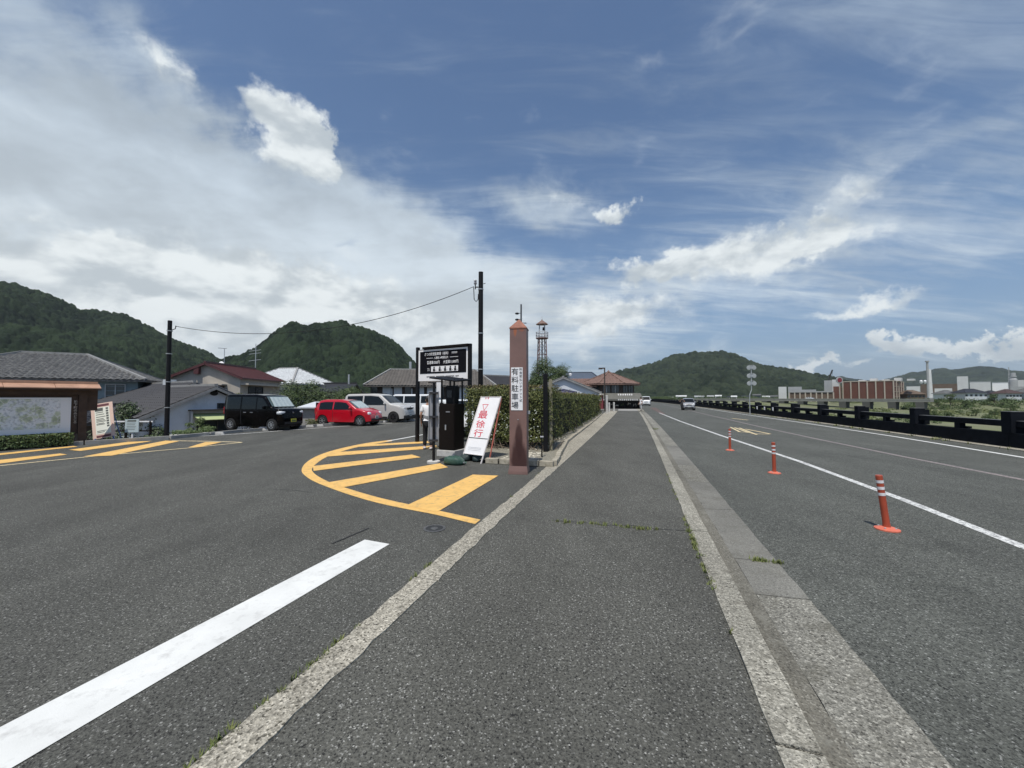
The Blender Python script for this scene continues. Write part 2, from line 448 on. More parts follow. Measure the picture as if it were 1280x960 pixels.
def paint_line(name, pts, w, z, mt, extend=(0, 0), dash=None):
    """painted line along world polyline"""
    pts = [Vector((p.x, p.y, 0)) for p in pts]
    if extend[0]: pts.insert(0, pts[0] + (pts[0] - pts[1]).normalized() * extend[0])
    if extend[1]: pts.append(pts[-1] + (pts[-1] - pts[-2]).normalized() * extend[1])
    mb = MB(); vs = []
    for i, p in enumerate(pts):
        d = (pts[min(i + 1, len(pts) - 1)] - pts[max(i - 1, 0)]).normalized(); n = Vector((d.y, -d.x, 0)) * w / 2
        vs += [p - n + Vector((0, 0, z)), p + n + Vector((0, 0, z))]
    mb.add(vs, [(2 * i, 2 * i + 1, 2 * i + 3, 2 * i + 2) for i in range(len(pts) - 1)])
    o = mb.build(name, mt); o['kind'] = 'structure'; return o


def flat_poly(name, pts, z, mt):
    mb = MB(); mb.poly([Vector((p.x, p.y, z)) for p in pts]); o = mb.build(name, mt)
    o['kind'] = 'structure'
    if o.data.polygons[0].normal.z < 0: o.data.flip_normals()
    return o

# ================================================================== GROUND
M_ASPH = stony('asphalt_lot', (.077, .078, .068), (.26, .26, .24), (.016, .016, .015), s1=125, grain=.62, big=.5, lightfrac=.90)
M_ASPW = stony('asphalt_sidewalk', (.085, .085, .073), (.29, .29, .265), (.016, .016, .015), s1=125, grain=.62, big=.5, lightfrac=.90)
M_ASPR = stony('asphalt_road', (.086, .090, .078), (.25, .255, .235), (.017, .018, .016), s1=115, grain=.6, big=.42, lightfrac=.89)
M_CONC = stony('worn_concrete', (.31, .29, .235), (.50, .47, .39), (.06, .055, .04), s1=90, grain=.55, big=.35, lightfrac=.6, bumpd=.006, patch=(9, (.13, .12, .095), .54, .72))
M_KERB = stony('kerb_concrete', (.265, .255, .21), (.47, .45, .38), (.085, .08, .065), s1=105, grain=.5, big=.5, lightfrac=.6, bumpd=.006, patch=(7, (.16, .15, .12), .52, .7))
M_GUT = stony('gutter_concrete', (.20, .195, .165), (.40, .39, .335), (.07, .066, .055), s1=95, grain=.5, big=.6, lightfrac=.62, bumpd=.007, patch=(4, (.12, .115, .09), .50, .68))
M_CHAN = stony('gutter_channel', (.145, .138, .112), (.26, .25, .21), (.07, .066, .053), s1=110, grain=.35, big=.6, lightfrac=.78, bumpd=.003, patch=(5, (.22, .215, .18), .52, .70))
M_GUT2 = stony('smooth_gutter_concrete', (.175, .172, .15), (.24, .235, .21), (.10, .098, .085), s1=120, grain=.25, big=.6, lightfrac=.75, bumpd=.002, patch=(3, (.11, .105, .085), .50, .72))
M_PAINTW = mat('white_road_paint', (.66, .67, .64), .7, noise=(3, .08), wear=(9, (.42, .42, .40), .52, .80), bump=(120, .4, .003))
M_PAINTW2 = mat('worn_white_road_paint', (.66, .67, .64), .8, noise=(6, .15), wear=(30, (.13, .13, .13), .46, .62), bump=(120, .4, .003))
M_PAINTP = mat('faded_centre_paint', (.30, .25, .23), .8, noise=(6, .15), wear=(26, (.12, .12, .12), .42, .6))
M_PAINTY = mat('yellow_road_paint', (.72, .44, .13), .7, noise=(4, .10), wear=(9, (.30, .23, .12), .52, .74), bump=(120, .4, .003))
M_PAINTY2 = mat('pale_yellow_road_paint', (.75, .62, .36), .8, noise=(5, .1), wear=(20, (.15, .14, .12), .50, .66))
M_PAINTR = mat('red_road_paint', (.42, .12, .11), .8, noise=(5, .2), wear=(16, (.15, .12, .12), .5, .7))
M_DARK = mat('tar', (.018, .018, .018), .7)
M_GRASS = mat('riverbed_grass', (.115, .135, .055), .95, noise=(.05, .30), wear=(.09, (.17, .17, .10), .42, .62), bump=(3, 1, .15))
M_TOWN = mat('bare_ground', (.16, .14, .11), .95, noise=(.4, .3), bump=(5, .6, .05))
M_GRAVEL = mat('pale_gravel', (.25, .235, .185), .95, noise=(40, .5), bump=(50, 1, .03))
M_WEED = mat('weed', (.10, .14, .035), .8, var=(.19, .20, .07))

# lot boundary (outer kerb) in plan
LOTB = [G(-260, 590), G(0, 563), G(100, 556.5), G(208, 549.5), G(300, 540.5), G(400, 533), G(470, 529), G(560, 523)]


def lot_limit(x, y):
    xs = [p.x for p in LOTB]; ys = [p.y for p in LOTB]
    return np.interp(x, xs, ys)


# town side ground and river plain, both running to the horizon
def axis_vals(a, b, near, grow):
    out = [0.0]; st = near
    while out[-1] < b: out.append(out[-1] + st); st *= grow
    neg = [0.0]; st = near
    while neg[-1] > a: neg.append(neg[-1] - st); st *= grow
    return np.array(neg[::-1] + out[1:])


sv = axis_vals(-60, 9000, 1.6, 1.06)
bv = np.array([bend(s) for s in sv])
ov = np.concatenate([-axis_vals(0, 9000, 1.2, 1.10)[::-1] + 11.9])
S_, O_ = np.meshgrid(sv, ov, indexing='ij'); B_ = np.repeat(bv[:, None], len(ov), 1)
X_ = S_ * D2.x + (O_ + B_) * N2.x; Y_ = S_ * D2.y + (O_ + B_) * N2.y
lim = np.where(X_ < LOTB[-1].x, lot_limit(X_, Y_), 60.0) + .3
over = np.clip((Y_ - lim) / 2.2, 0, 1) * (X_ < LOTB[-1].x + 1)
Z_ = -.30 - over * 2.3
back = np.clip((S_ - 60) / 30, 0, 1) * np.clip((-6 - O_) / 5, 0, 1)
Z_ = np.minimum(Z_, -.30 - 2.3 * back)
o = grid_mesh('town_ground', X_, Y_, Z_, M_TOWN); o['kind'] = 'structure'
ov = axis_vals(0, 9000, .8, 1.07)[:] + 11.9
S_, O_ = np.meshgrid(sv, ov, indexing='ij'); B_ = np.repeat(bv[:, None], len(ov), 1)
X_ = S_ * D2.x + (O_ + B_) * N2.x; Y_ = S_ * D2.y + (O_ + B_) * N2.y
Z_ = -.35 - 4.7 * np.clip((O_ - 12.3) / 7, 0, 1) + .12 * np.sin(X_ * .21) * np.cos(Y_ * .17) * np.clip((O_ - 20) / 10, 0, 1)
Z_ += np.clip((np.hypot(X_ * .55, Y_) - 262) / 22, 0, 1) * 3.6
o = grid_mesh('riverbed_grass', X_, Y_, Z_, M_GRASS); o['kind'] = 'structure'

# parking lot asphalt, sidewalk, road
lot = [RP(s, -1.80) for s in (-12, 2, 8, 14, 20, 26, 32, 38, 44, 50, 56)] + [G(560, 514)] + [p for p in LOTB[::-1]] + [Vector((-40, 6, 0)), Vector((-40, -12, 0))]
flat_poly('parking_lot', lot, 0, M_ASPH)
strip('sidewalk', -1.86, .585, -12, 50, 0.0, M_ASPW, step=1.0)
strip('road', 1.30, 11.25, -12, 420, ROADZ, M_ASPR, step=4.0)
strip('road_verge', 11.25, 11.62, -12, 420, ROADZ + .03, M_CONC, step=4.0, th=.2)

# flat concrete band between lot and sidewalk
band0 = lambda s: float(np.interp(s, [1.2, 2.5, 4, 7.2, 9.2, 11.4, 14, 24, 39, 60], [-1.86, -1.875, -1.925, -1.965, -2.03, -2.26, -2.345, -2.56, -2.93, -3.1])); band1 = lambda s: float(np.interp(s, [1.3, 2.6, 4.4, 7, 27, 50], [-1.652, -1.668, -1.708, -1.735, -1.77, -1.77]))
kb = thing('edging_band', None, None); kb['kind'] = 'structure'
s = -2.0; i = 0
for L_ in [3.1, 2.0, 2.0, 2.0, 2.0, 2.0, 3, 3, 4, 4, 4, 6, 6, 8]:
    strip('edging_slab', band0, band1, s, s + L_ - .012, .012, M_CONC, kb, step=.12 if s < 8 else 1, th=.08, jag=.012 if s < 9 else 0, seed=i); s += L_; i += 1
# right kerb: stones with joints
ks = thing('kerb', None, None); ks['kind'] = 'structure'
s = -1.2; i = 0
for L_ in [1.75, 1.6, 1.60, 1.45] + [1.8] * 8 + [3] * 9:
    strip('kerb_stone', .585, .775, s, s + L_ - .018, .012 + random.uniform(-.004, .004), M_KERB, ks, step=.2 if s < 8 else 1, th=.14, jag=.006 if s < 8 else 0, seed=40 + i); s += L_; i += 1
gs = thing('gutter', None, None); gs['kind'] = 'structure'
s = -1.5; i = 0
for L_ in [2.7, 2.65, .78, 1.9] + [2] * 7 + [4] * 7:
    strip('gutter_channel', .775, .93, s, s + L_ - .004, -.052, M_CHAN, gs, step=.5, th=.06, z1=-.060)
    strip('gutter_slab', .93, 1.315, s, s + L_ - .016, -.060, M_GUT2 if i in (2, 3, 4, 6, 7) else M_GUT, gs, step=.15 if s < 8 else 1, th=.06, z1=-.046, jag=.007 if s < 9 else 0, seed=80 + i)
    s += L_; i += 1

# painted markings of the road
paint_line('lane_line', [G(1280, 684, ROADZ), G(1130, 625, ROADZ), G(1000, 577, ROADZ), G(900, 544, ROADZ), G(850, 526.5, ROADZ), G(824, 516, ROADZ)], .14, ROADZ + .004, M_PAINTW2, (6, 0))
paint_line('centre_line', [G(1280, 600, ROADZ), G(1130, 571, ROADZ), G(1020, 548.5, ROADZ), G(950, 533.5, ROADZ), G(900, 522, ROADZ), G(850, 510.5, ROADZ), G(828, 505.5, ROADZ)], .15, ROADZ + .004, M_PAINTP, (6, 0))
paint_line('edge_line', [G(1280, 572, ROADZ), G(1120, 546, ROADZ), G(1000, 528, ROADZ), G(930, 518, ROADZ), G(870, 509, ROADZ), G(835, 503.5, ROADZ)], .15, ROADZ + .004, M_PAINTW, (6, 0))
# yellow painted figure in the far lane (worn strokes)
for k, (a, b, wd) in enumerate([((913, 534), (925, 540), .10), ((918, 534.5), (936, 541), .10), ((924, 535), (946, 543.5), .10), ((932, 536.5), (963, 542.6), .12),
                                ((922, 539.8), (940, 540.8), .14), ((938, 542.3), (962, 542.8), .14), ((915, 523), (935, 525.2), .2)]):
    paint_line('yellow_lane_mark', [G(*a, ROADZ), G(*b, ROADZ)], wd, ROADZ + .004 + .0015 * (k % 4 + 1), M_PAINTY2)
for k in range(7):
    t = k / 6.0
    a = G(813 + 13 * t, 510.2 + 7 * t, ROADZ); b = G(820 + 11 * t, 510.0 + 7.2 * t, ROADZ)
    paint_line('red_slowing_bar', [a, b], .45 - .1 * t, ROADZ + .005, M_PAINTR)

# painted markings of the lot
bar = [G(458, 676), G(487, 681)]
dirv = (G(200, 829) - G(472, 678.5)).normalized()
a0, b0 = G(456, 675), G(487, 680.5)
flat_poly('white_stop_bar', [a0, b0, b0 + (G(200, 851) - b0).normalized() * 6, a0 + (G(200, 807) - a0).normalized() * 6], .005, M_PAINTW)
outer = [(593.7, 655.5), (545, 643.7), (507.5, 636.5), (472.5, 629), (442.5, 620.5), (417.5, 612), (392.5, 602), (380, 593.7), (377, 587.5), (381, 580), (392.5, 572), (410, 565), (435, 558.5), (460, 553.7), (490, 549.8)]
inner = [(600.5, 650), (550, 639), (510, 630.5), (472.5, 622), (435, 611), (412.5, 603.2), (397.5, 595.5), (391, 590), (390, 586), (395, 580), (409, 571), (435, 562), (460, 556.5), (490, 551.5)]


def sub(pts, n=3):
    out = []
    for i in range(len(pts) - 1):
        p0 = pts[max(i - 1, 0)]; p1 = pts[i]; p2 = pts[i + 1]; p3 = pts[min(i + 2, len(pts) - 1)]
        for k in range(n):
            t = k / n
            out.append(tuple(.5 * ((2 * p1[j]) + (-p0[j] + p2[j]) * t + (2 * p0[j] - 5 * p1[j] + 4 * p2[j] - p3[j]) * t * t + (-p0[j] + 3 * p1[j] - 3 * p2[j] + p3[j]) * t ** 3) for j in range(2)))
    out.append(pts[-1]); return out


def resamp(pts, n):
    w = [G(*p) for p in sub(pts)]; d = [0]
    for i in range(1, len(w)): d.append(d[-1] + (w[i] - w[i - 1]).length)
    return [Vector((float(np.interp(d[-1] * k / n, d, [p.x for p in w])), float(np.interp(d[-1] * k / n, d, [p.y for p in w])), 0)) for k in range(n + 1)]


oo, ii = resamp(outer, 60), resamp(inner, 60)
mb = MB(); mb.add([p + Vector((0, 0, .005)) for pr in zip(oo, ii) for p in pr], [(2 * i, 2 * i + 1, 2 * i + 3, 2 * i + 2) for i in range(60)])
o = mb.build('yellow_curved_border', M_PAINTY); o['kind'] = 'structure'
for k, q in enumerate([[(508, 632.5), (591, 593.7), (623, 595), (546, 641)], [(410, 603.5), (550, 579.5), (560, 584.5), (427.5, 610)], [(391, 583), (515, 568.5), (526, 572), (392, 589)],
                       [(420, 565.5), (545, 557), (549, 560), (409, 571)], [(455, 556), (540, 551.4), (543, 553.5), (446, 559)]]):
    flat_poly('yellow_stripe', [G(*p) for p in q], .009, M_PAINTY)
for k, q in enumerate([[(-90, 585), (75, 567.2), (84, 568.5), (-90, 592)], [(-60, 574), (0, 567), (92, 557.7), (97, 558.6), (0, 569.2), (-60, 576.5)], [(86, 562.6), (160, 552.6), (190, 551.4), (184, 552.6), (100, 564)],
                       [(104, 571), (207, 551), (224, 551.8), (140, 569.8)], [(235, 559.5), (257, 552.8), (277, 553), (250, 559)]]):
    flat_poly('yellow_hatch_stripe', [G(*p) for p in q], .009, M_PAINTY)
paint_line('white_lot_outline', [G(-90, 592), G(0, 582.3), G(112, 571), G(237, 560), G(302, 553.2)], .10, .0055, M_PAINTY2)
paint_line('white_lot_outline', [G(215, 551), G(260, 551.7), G(302, 553)], .12, .0055, M_PAINTY2)
paint_line('white_bay_line', [G(200, 548.3), G(300, 542.5), G(372, 537), G(427, 533), G(490, 529)], .15, .0065, M_PAINTW2)
paint_line('white_bay_line', [G(484, 551.6), G(505, 547.8), G(530, 543.2)], .13, .0065, M_PAINTW)
paint_line('tar_joint', [G(415, 680), G(440, 669.5), G(461, 660.5)], .022, .006, M_DARK)
paint_line('tar_joint', [G(335, 611), G(366, 613), G(392, 616)], .010, .006, M_DARK)

# weeds in cracks and along kerbs
def tufts(name, spots, h, mt, per=14, spread=.05, parent=None):
    vs = []; fs = []
    for (x, y, z) in spots:
        for _ in range(per):
            a = random.uniform(0, 6.28); r = random.gauss(0, spread); b = random.uniform(0, 6.28)
            px, py = x + r * math.cos(b), y + r * math.sin(b); hh = h * random.uniform(.35, 1.2); w = hh * .16; ln = random.uniform(.2, .9) * hh
            k = len(vs); vs += [(px - w * math.sin(a), py + w * math.cos(a), z), (px + w * math.sin(a), py - w * math.cos(a), z), (px + ln * math.cos(a), py + ln * math.sin(a), z + hh)]
            fs.append((k, k + 1, k + 2))
    me = bpy.data.meshes.new(name); me.from_pydata(vs, [], fs); me.update(); return link(name, me, mt, parent)


sp = []
for k in range(70):
    t = random.random(); p = G(690 + 138 * t, 651 + 12 * t + random.gauss(0, .8))
    if .04 < t < .5 and random.random() < .5 or t > .55 and random.random() < .8: sp.append((p.x, p.y, 0))
for k in range(60): 
    s = random.choice([random.gauss(4.1, .25), random.gauss(4.75, .12), random.gauss(5.3, .3), random.uniform(2.4, 9)])
    if s > 1.5: p = RP(s, .575 + random.gauss(0, .012)); sp.append((p.x, p.y, 0))
for k in range(26): p = RP(4.60 + random.gauss(0, .02), random.uniform(1.08, 1.34), -.05); sp.append(tuple(p))
for k in range(42):
    s = random.choice([random.uniform(1.1, 3.4), random.uniform(1.1, 2.2), random.uniform(6, 14)]); p = RP(s, band0(s) - .01 + random.gauss(0, .012)); sp.append((p.x, p.y, 0))
for k in range(30): p = RP(random.gauss(22, .35), random.uniform(.85, 1.15), -.05); sp.append(tuple(p))
tag(tufts('weeds', sp, .035, M_WEED, per=12, spread=.018), 'short green weeds growing in the pavement cracks and along the kerb', 'weeds', kind='stuff')
sp = [(p.x, p.y, ROADZ) for p in (RP(random.uniform(8, 45), 11.22 + random.gauss(0, .05)) for _ in range(60))]
tag(tufts('roadside_grass', sp, .11, M_WEED, per=10, spread=.07), 'tufts of grass at the foot of the river parapet', 'grass', kind='stuff')

paint_line('pavement_crack', [G(690, 651), G(724, 653), G(758, 656.5), G(790, 657), G(828, 662), G(866, 664)], .010, .004, M_DARK)
# manhole
p = G(543, 661); mh = thing('manhole_cover', 'small round iron cover set in the asphalt near the yellow border', 'manhole', (p.x, p.y, 0))
M_IRON = mat('cast_iron', (.06, .06, .058), .55, .6, noise=(60, .4)); M_IRON2 = mat('worn_iron', (.13, .13, .125), .5, .5, noise=(60, .3))
MB().lathe([(.135, .001), (.135, .008), (.105, .009), (.105, .004)], 28, cap=False).build('frame', M_IRON2, mh)
mb = MB(); mb.lathe([(.104, .001), (.104, .006), (.05, .007)], 28); mb.build('lid', M_IRON, mh)
MB().lathe([(.045, .007), (.043, .010)], 20).build('boss', M_IRON2, mh)

# ================================================================== HILLS
def cellnoise(X, Y, c, seed):
    gx, gy = np.floor(X / c).astype(np.int64), np.floor(Y / c).astype(np.int64)
    best = np.zeros(X.shape); tone = np.zeros(X.shape)
    for dx in (-1, 0, 1):
        for dy in (-1, 0, 1):
            a, b = gx + dx, gy + dy
            h = (a * 73856093) ^ (b * 19349663) ^ (seed * 83492791)
            def rnd(k):
                q = (h * (2654435761 + 2 * k * 40503) + k * 97) & 0xFFFFFFFF
                q = ((q ^ (q >> 15)) * 2246822519) & 0xFFFFFFFF
                return ((q ^ (q >> 13)) & 0xFFFF) / 65535.0
            px = (a + rnd(1)) * c; py = (b + rnd(2)) * c; rr = c * (.55 + .45 * rnd(3))
            d = np.hypot(X - px, Y - py) / rr
            hh = np.sqrt(np.clip(1 - d * d, 0, 1)) * (.5 + .5 * rnd(4))
            m = hh > best; best = np.where(m, hh, best); tone = np.where(m, rnd(5), tone)
    return best, tone


def smooth_noise(X, Y, c, seed):
    r = np.random.default_rng(seed); T = r.random((256, 256))
    x, y = X / c, Y / c; i, j = np.floor(x).astype(int), np.floor(y).astype(int); u, v = x - i, y - j
    u = u * u * (3 - 2 * u); v = v * v * (3 - 2 * v); g = lambda a, b: T[a % 256, b % 256]
    return (g(i, j) * (1 - u) + g(i + 1, j) * u) * (1 - v) + (g(i, j + 1) * (1 - u) + g(i + 1, j + 1) * u) * v


def hill_mat(name, a, b):
    m = bpy.data.materials.new(name); m.use_nodes = True; nt = m.node_tree; bs = nt.nodes['Principled BSDF']; N = nt.nodes.new; L = nt.links.new
    bs.inputs['Roughness'].default_value = .95; bs.inputs['Specular IOR Level'].default_value = .15
    at = N('ShaderNodeAttribute'); at.attribute_name = 'tone'
    geo = N('ShaderNodeNewGeometry'); nz = N('ShaderNodeTexNoise'); nz.inputs['Scale'].default_value = .35; nz.inputs['Detail'].default_value = 6; nz.inputs['Roughness'].default_value = .75
    L(geo.outputs['Position'], nz.inputs['Vector'])
    ad = N('ShaderNodeMath'); ad.operation = 'ADD'; L(at.outputs['Fac'], ad.inputs[0]); L(nz.outputs['Fac'], ad.inputs[1])
    mr = N('ShaderNodeMapRange'); L(ad.outputs[0], mr.inputs[0]); mr.inputs[1].default_value = .55; mr.inputs[2].default_value = 1.25
    x = N('ShaderNodeMix'); x.data_type = 'RGBA'; L(mr.outputs[0], x.inputs[0]); x.inputs[6].default_value = (*a, 1); x.inputs[7].default_value = (*b, 1)
    L(x.outputs[2], bs.inputs['Base Color'])
    bn = N('ShaderNodeBump'); bn.inputs['Strength'].default_value = 1; bn.inputs['Distance'].default_value = 1.6; L(nz.outputs['Fac'], bn.inputs['Height']); L(bn.outputs[0], bs.inputs['Normal'])
    return m


def hill(name, sil, R0, R1, R2, mt, cell=9.0, bump=5.0, seed=1, ncol=500, nr=150, base=-3.0, power=1.25, spur=.16):
    az = np.array([math.atan2(ray(*p).x, ray(*p).y) for p in sil])
    te = np.array([ray(*p).z / math.hypot(ray(*p).x, ray(*p).y) for p in sil])
    A = np.linspace(az[0], az[-1], ncol); T = np.interp(A, az, te)
    k = np.ones(9) / 9; T = np.convolve(np.pad(T, 4, mode='edge'), k, 'valid')
    rr = np.concatenate([np.linspace(R0, R1, nr), np.linspace(R1, R2, nr // 5)[1:]])
    AA, RR = np.meshgrid(A, rr, indexing='ij'); X = RR * np.sin(AA); Y = RR * np.cos(AA)
    Hr = np.repeat((T * R1)[:, None], len(rr), 1) + H - base
    t = np.clip((RR - R0) / (R1 - R0), 0, 1); tb = np.clip((RR - R1) / (R2 - R1), 0, 1)
    sp_ = (smooth_noise(X, Y, (R1 - R0) * .22, seed) - .5) * 2 + (smooth_noise(X, Y, (R1 - R0) * .09, seed + 5) - .5)
    prof = np.clip(t, 0, 1) ** power * (1 + spur * sp_ * np.sin(np.pi * t) * 1.6) * (1 - tb ** 1.6)
    d1, t1 = cellnoise(X, Y, cell, seed); d2, t2 = cellnoise(X, Y, cell * .45, seed + 3); d3, t3 = cellnoise(X, Y, cell * 3.3, seed + 9)
    Z = base + Hr * prof + (d1 * bump + d2 * bump * .42 + d3 * bump * .8) * np.clip(t * 8, 0, 1) - bump * .9 * np.clip(t * 8, 0, 1)
    o = grid_mesh(name, X, Y, Z, mt, smooth=False); o['kind'] = 'structure'
    at = o.data.attributes.new('tone', 'FLOAT', 'POINT'); at.data.foreach_set('value', (t1 * .5 + t2 * .2 + t3 * .3 + (smooth_noise(X, Y, cell * 7, seed) - .5) * .4).astype(np.float32).ravel())
    return o


HM1 = hill_mat('forest_near', (.005, .011, .007), (.026, .042, .020))
HM2 = hill_mat('forest_far', (.008, .015, .009), (.034, .047, .026))
hill('forested_hill', [(-420, 300), (-250, 322), (-100, 335), (0, 354), (30, 361), (60, 370), (85, 380), (105, 388), (130, 392), (150, 394), (158, 394), (175, 405), (195, 415), (215, 426), (240, 436), (262, 443), (275, 452), (320, 492), (360, 500)],
     420, 950, 1250, HM1, cell=8, bump=8, seed=2, ncol=900, nr=230)
hill('forested_hill', [(215, 500), (250, 470), (268, 453), (290, 448), (315, 440), (335, 424), (350, 412), (368, 405), (378, 408), (400, 404), (425, 404), (450, 411), (475, 420), (500, 434), (515, 452), (530, 470), (560, 490), (590, 499)],
     330, 640, 850, HM1, cell=7, bump=7, seed=11, ncol=700, nr=220)
hill('forested_hill', [(690, 500), (735, 485), (770, 468), (800, 461), (830, 452), (847, 444.5), (870, 443), (890, 442), (905, 442), (918, 446), (935, 454), (960, 460), (985, 464), (1010, 469), (1040, 475), (1075, 484), (1120, 497), (1150, 500)],
     700, 1500, 1900, HM2, cell=15, bump=14, seed=21, ncol=700, nr=200)
hill('distant_ridge', [(960, 500), (1010, 484), (1035, 474), (1048, 471), (1065, 474), (1090, 477), (1115, 473), (1135, 467), (1150, 466), (1165, 463), (1178, 461), (1195, 463), (1220, 459), (1228, 458), (1250, 461), (1280, 466), (1340, 476), (1420, 470), (1520, 480), (1700, 499)],
     2600, 4300, 5200, HM2, cell=34, bump=13, seed=31, ncol=420, nr=90)

# ================================================================== NEAR STREET FURNITURE
M_RUST = mat('brown_painted_steel', (.19, .112, .095), .5, noise=(3, .10), wear=(2.2, (.17, .075, .05), .58, .78), bump=(60, .15, .002))
M_RUSTTOP = mat('rusted_cap', (.27, .115, .075), .75, noise=(9, .25), wear=(8, (.22, .09, .06), .5, .7))
M_BLACKSTEEL = mat('black_painted_steel', (.006, .006, .007), .5, spec=.25, noise=(5, .2))
M_DBROWN = mat('dark_brown_steel', (.009, .0065, .0055), .55, spec=.15, noise=(2, .2))
M_WHITEP = mat('white_panel', (.80, .80, .80), .5, noise=(3, .04))
M_BLACKP = mat('black_lettering', (.02, .02, .022), .6)
M_REDP = mat('red_lettering', (.62, .04, .07), .6)
M_WHITEL = mat('white_lettering', (.85, .85, .85), .6)
M_GREYP = mat('grey_panel_back', (.34, .35, .37), .45, .3, noise=(2, .06))
M_GALV = mat('galvanised_steel', (.42, .44, .45), .5, .5, noise=(6, .1))
M_CONCL = mat('pale_concrete', (.50, .49, .46), .9, noise=(5, .15), wear=(7, (.28, .27, .24), .55, .75), bump=(60, .4, .004))
M_CONCM = mat('grey_concrete', (.30, .295, .275), .9, noise=(4, .18), bump=(50, .5, .004))
M_REDFR = mat('red_painted_frame', (.50, .15, .11), .6, noise=(20, .3))
M_WOODP = mat('weathered_post', (.26, .24, .17), .85, noise=(6, .25), wear=(8, (.12, .13, .07), .5, .7))

# --- tapered square pillar
pc = Vector((.155, 8.42, 0)); pil = thing('parking_pillar', 'tall brown steel pillar with pointed top and vertical white parking sign', 'pillar', pc, R(-9))
w = .178
mb = MB(); mb.lathe([(w * 1.03 * 1.414, .16), (w * 1.02 * 1.414, 1.6), (w * 1.0 * 1.414, 3.06)], 4, Matrix.Rotation(R(45), 4, 'Z'))
o = mb.build('shaft', M_RUST.copy(), pil, bevel=.008)
def shaft_stains(m):
    m.name = 'brown_painted_steel_stained'; nt = m.node_tree; N = nt.nodes.new; L = nt.links.new; b = nt.nodes['Principled BSDF']; old = b.inputs['Base Color'].links[0].from_socket
    tc = N('ShaderNodeTexCoord'); nz = N('ShaderNodeTexNoise'); nz.inputs['Scale'].default_value = 7; nz.inputs['Detail'].default_value = 6; mp0 = N('ShaderNodeMapping'); mp0.inputs['Scale'].default_value = (1, 1, .35); L(tc.outputs['Object'], mp0.inputs[0]); L(mp0.outputs[0], nz.inputs['Vector'])
    cur = old
    for loc_, sc_, c_, k_, amt in (((.02, -.18, .30), (.26, .4, .72), (.040, .013, .011), .55, .93), ((.02, -.18, .72), (.12, .3, .62), (.040, .013, .011), .5, .85), ((-.06, -.18, 3.06), (.06, .2, .26), (.34, .11, .045), .5, .9), ((.07, -.18, 3.06), (.10, .2, .10), (.28, .10, .05), .6, .7)):
        mp = N('ShaderNodeMapping'); mp.vector_type = 'TEXTURE'; L(tc.outputs['Object'], mp.inputs[0]); mp.inputs['Location'].default_value = loc_; mp.inputs['Scale'].default_value = sc_
        g = N('ShaderNodeTexGradient'); g.gradient_type = 'SPHERICAL'; L(mp.outputs[0], g.inputs[0])
        ad = N('ShaderNodeMath'); ad.operation = 'MULTIPLY_ADD'; L(nz.outputs['Fac'], ad.inputs[0]); ad.inputs[1].default_value = k_; L(g.outputs['Fac'], ad.inputs[2])
        mr = N('ShaderNodeMapRange'); mr.interpolation_type = 'SMOOTHSTEP'; L(ad.outputs[0], mr.inputs[0]); mr.inputs[1].default_value = .36 + k_ * .28; mr.inputs[2].default_value = .60 + k_ * .42; mr.inputs[4].default_value = amt
        x = N('ShaderNodeMix'); x.data_type = 'RGBA'; L(mr.outputs[0], x.inputs[0]); L(cur, x.inputs[6]); x.inputs[7].default_value = (*c_, 1); cur = x.outputs[2]
    L(cur, b.inputs['Base Color'])
shaft_stains(o.data.materials[0])
mb = MB(); mb.lathe([(w * 1.16 * 1.414, 0), (w * 1.14 * 1.414, .06), (w * 1.03 * 1.414, .17)], 4, Matrix.Rotation(R(45), 4, 'Z')); mb.build('base', M_RUST, pil, bevel=.004)
mb = MB(); mb.lathe([(w * 1.05 * 1.414, 3.058), (w * 1.05 * 1.414, 3.085), (.012, 3.285)], 4, Matrix.Rotation(R(45), 4, 'Z')); mb.build('cap', M_RUSTTOP, pil, bevel=.004)
MB().box(-.147, .100, -w * 1.025 - .008, -w * 1.02, 1.335, 2.235).build('sign_panel', M_WHITEP, pil)
SM = frame((0, -w * 1.025 - .0085, 0), (1, 0, 0), (0, 0, 1))
text('lettering', [(-.063, 2.135, .155, '有料駐車場')], 0, M_BLACKP, pil, SM, True, .176)
text('small_lettering', [(.060, 2.19, .062, '料金前払いチケット式')], 0, M_BLACKP, pil, SM, True, .073)
mb = MB(); mb.lathe([(.012, 0), (.010, .008)], 10, frame((.0, -w * 1.03 - .002, 1.14), (1, 0, 0), (0, 0, 1))); mb.build('bolt', M_GALV, pil)
MB().box(w * 1.03, w * 1.03 + .05, -.04, .04, 1.25, 1.31).build('bracket', M_GALV, pil)

# --- leaning slow-down A-frame sign
BL = Vector((-1.30, 9.98, 0)); BR = Vector((-.72, 9.52, 0)); back = Vector((.47, .40, 0)); HT = 1.62
af = thing('slow_down_sign', 'white A-frame sign with large red slow-down characters leaning beside the pillar', 'sign', (BL + BR) / 2)
ex = (BR - BL).normalized(); up = (back + Vector((0, 0, HT))).normalized(); nz_ = ex.cross(up).normalized()   # toward viewer
O_ = (BL + BR) / 2; HWD = .335; LEN = (back + Vector((0, 0, HT))).length
def afp(x, y, z=0): return (O_ + ex * x + up * y + nz_ * z) - af.location
mb = MB()
mb.poly([afp(-HWD, .20, .006), afp(HWD, .20, .006), afp(HWD, LEN, .006), afp(-HWD, LEN, .006)], .012, nz_); mb.build('panel', M_WHITEP, af)
M_OFFW = mat('scuffed_white_frame', (.72, .68, .66), .55, noise=(9, .08), wear=(25, (.45, .25, .2), .62, .75))
for sx in (-1, 1):
    MB().beam(afp(sx * HWD, 0, .004), afp(sx * HWD, LEN + .01, .004), .026, .026).build('front_leg', M_OFFW, af)
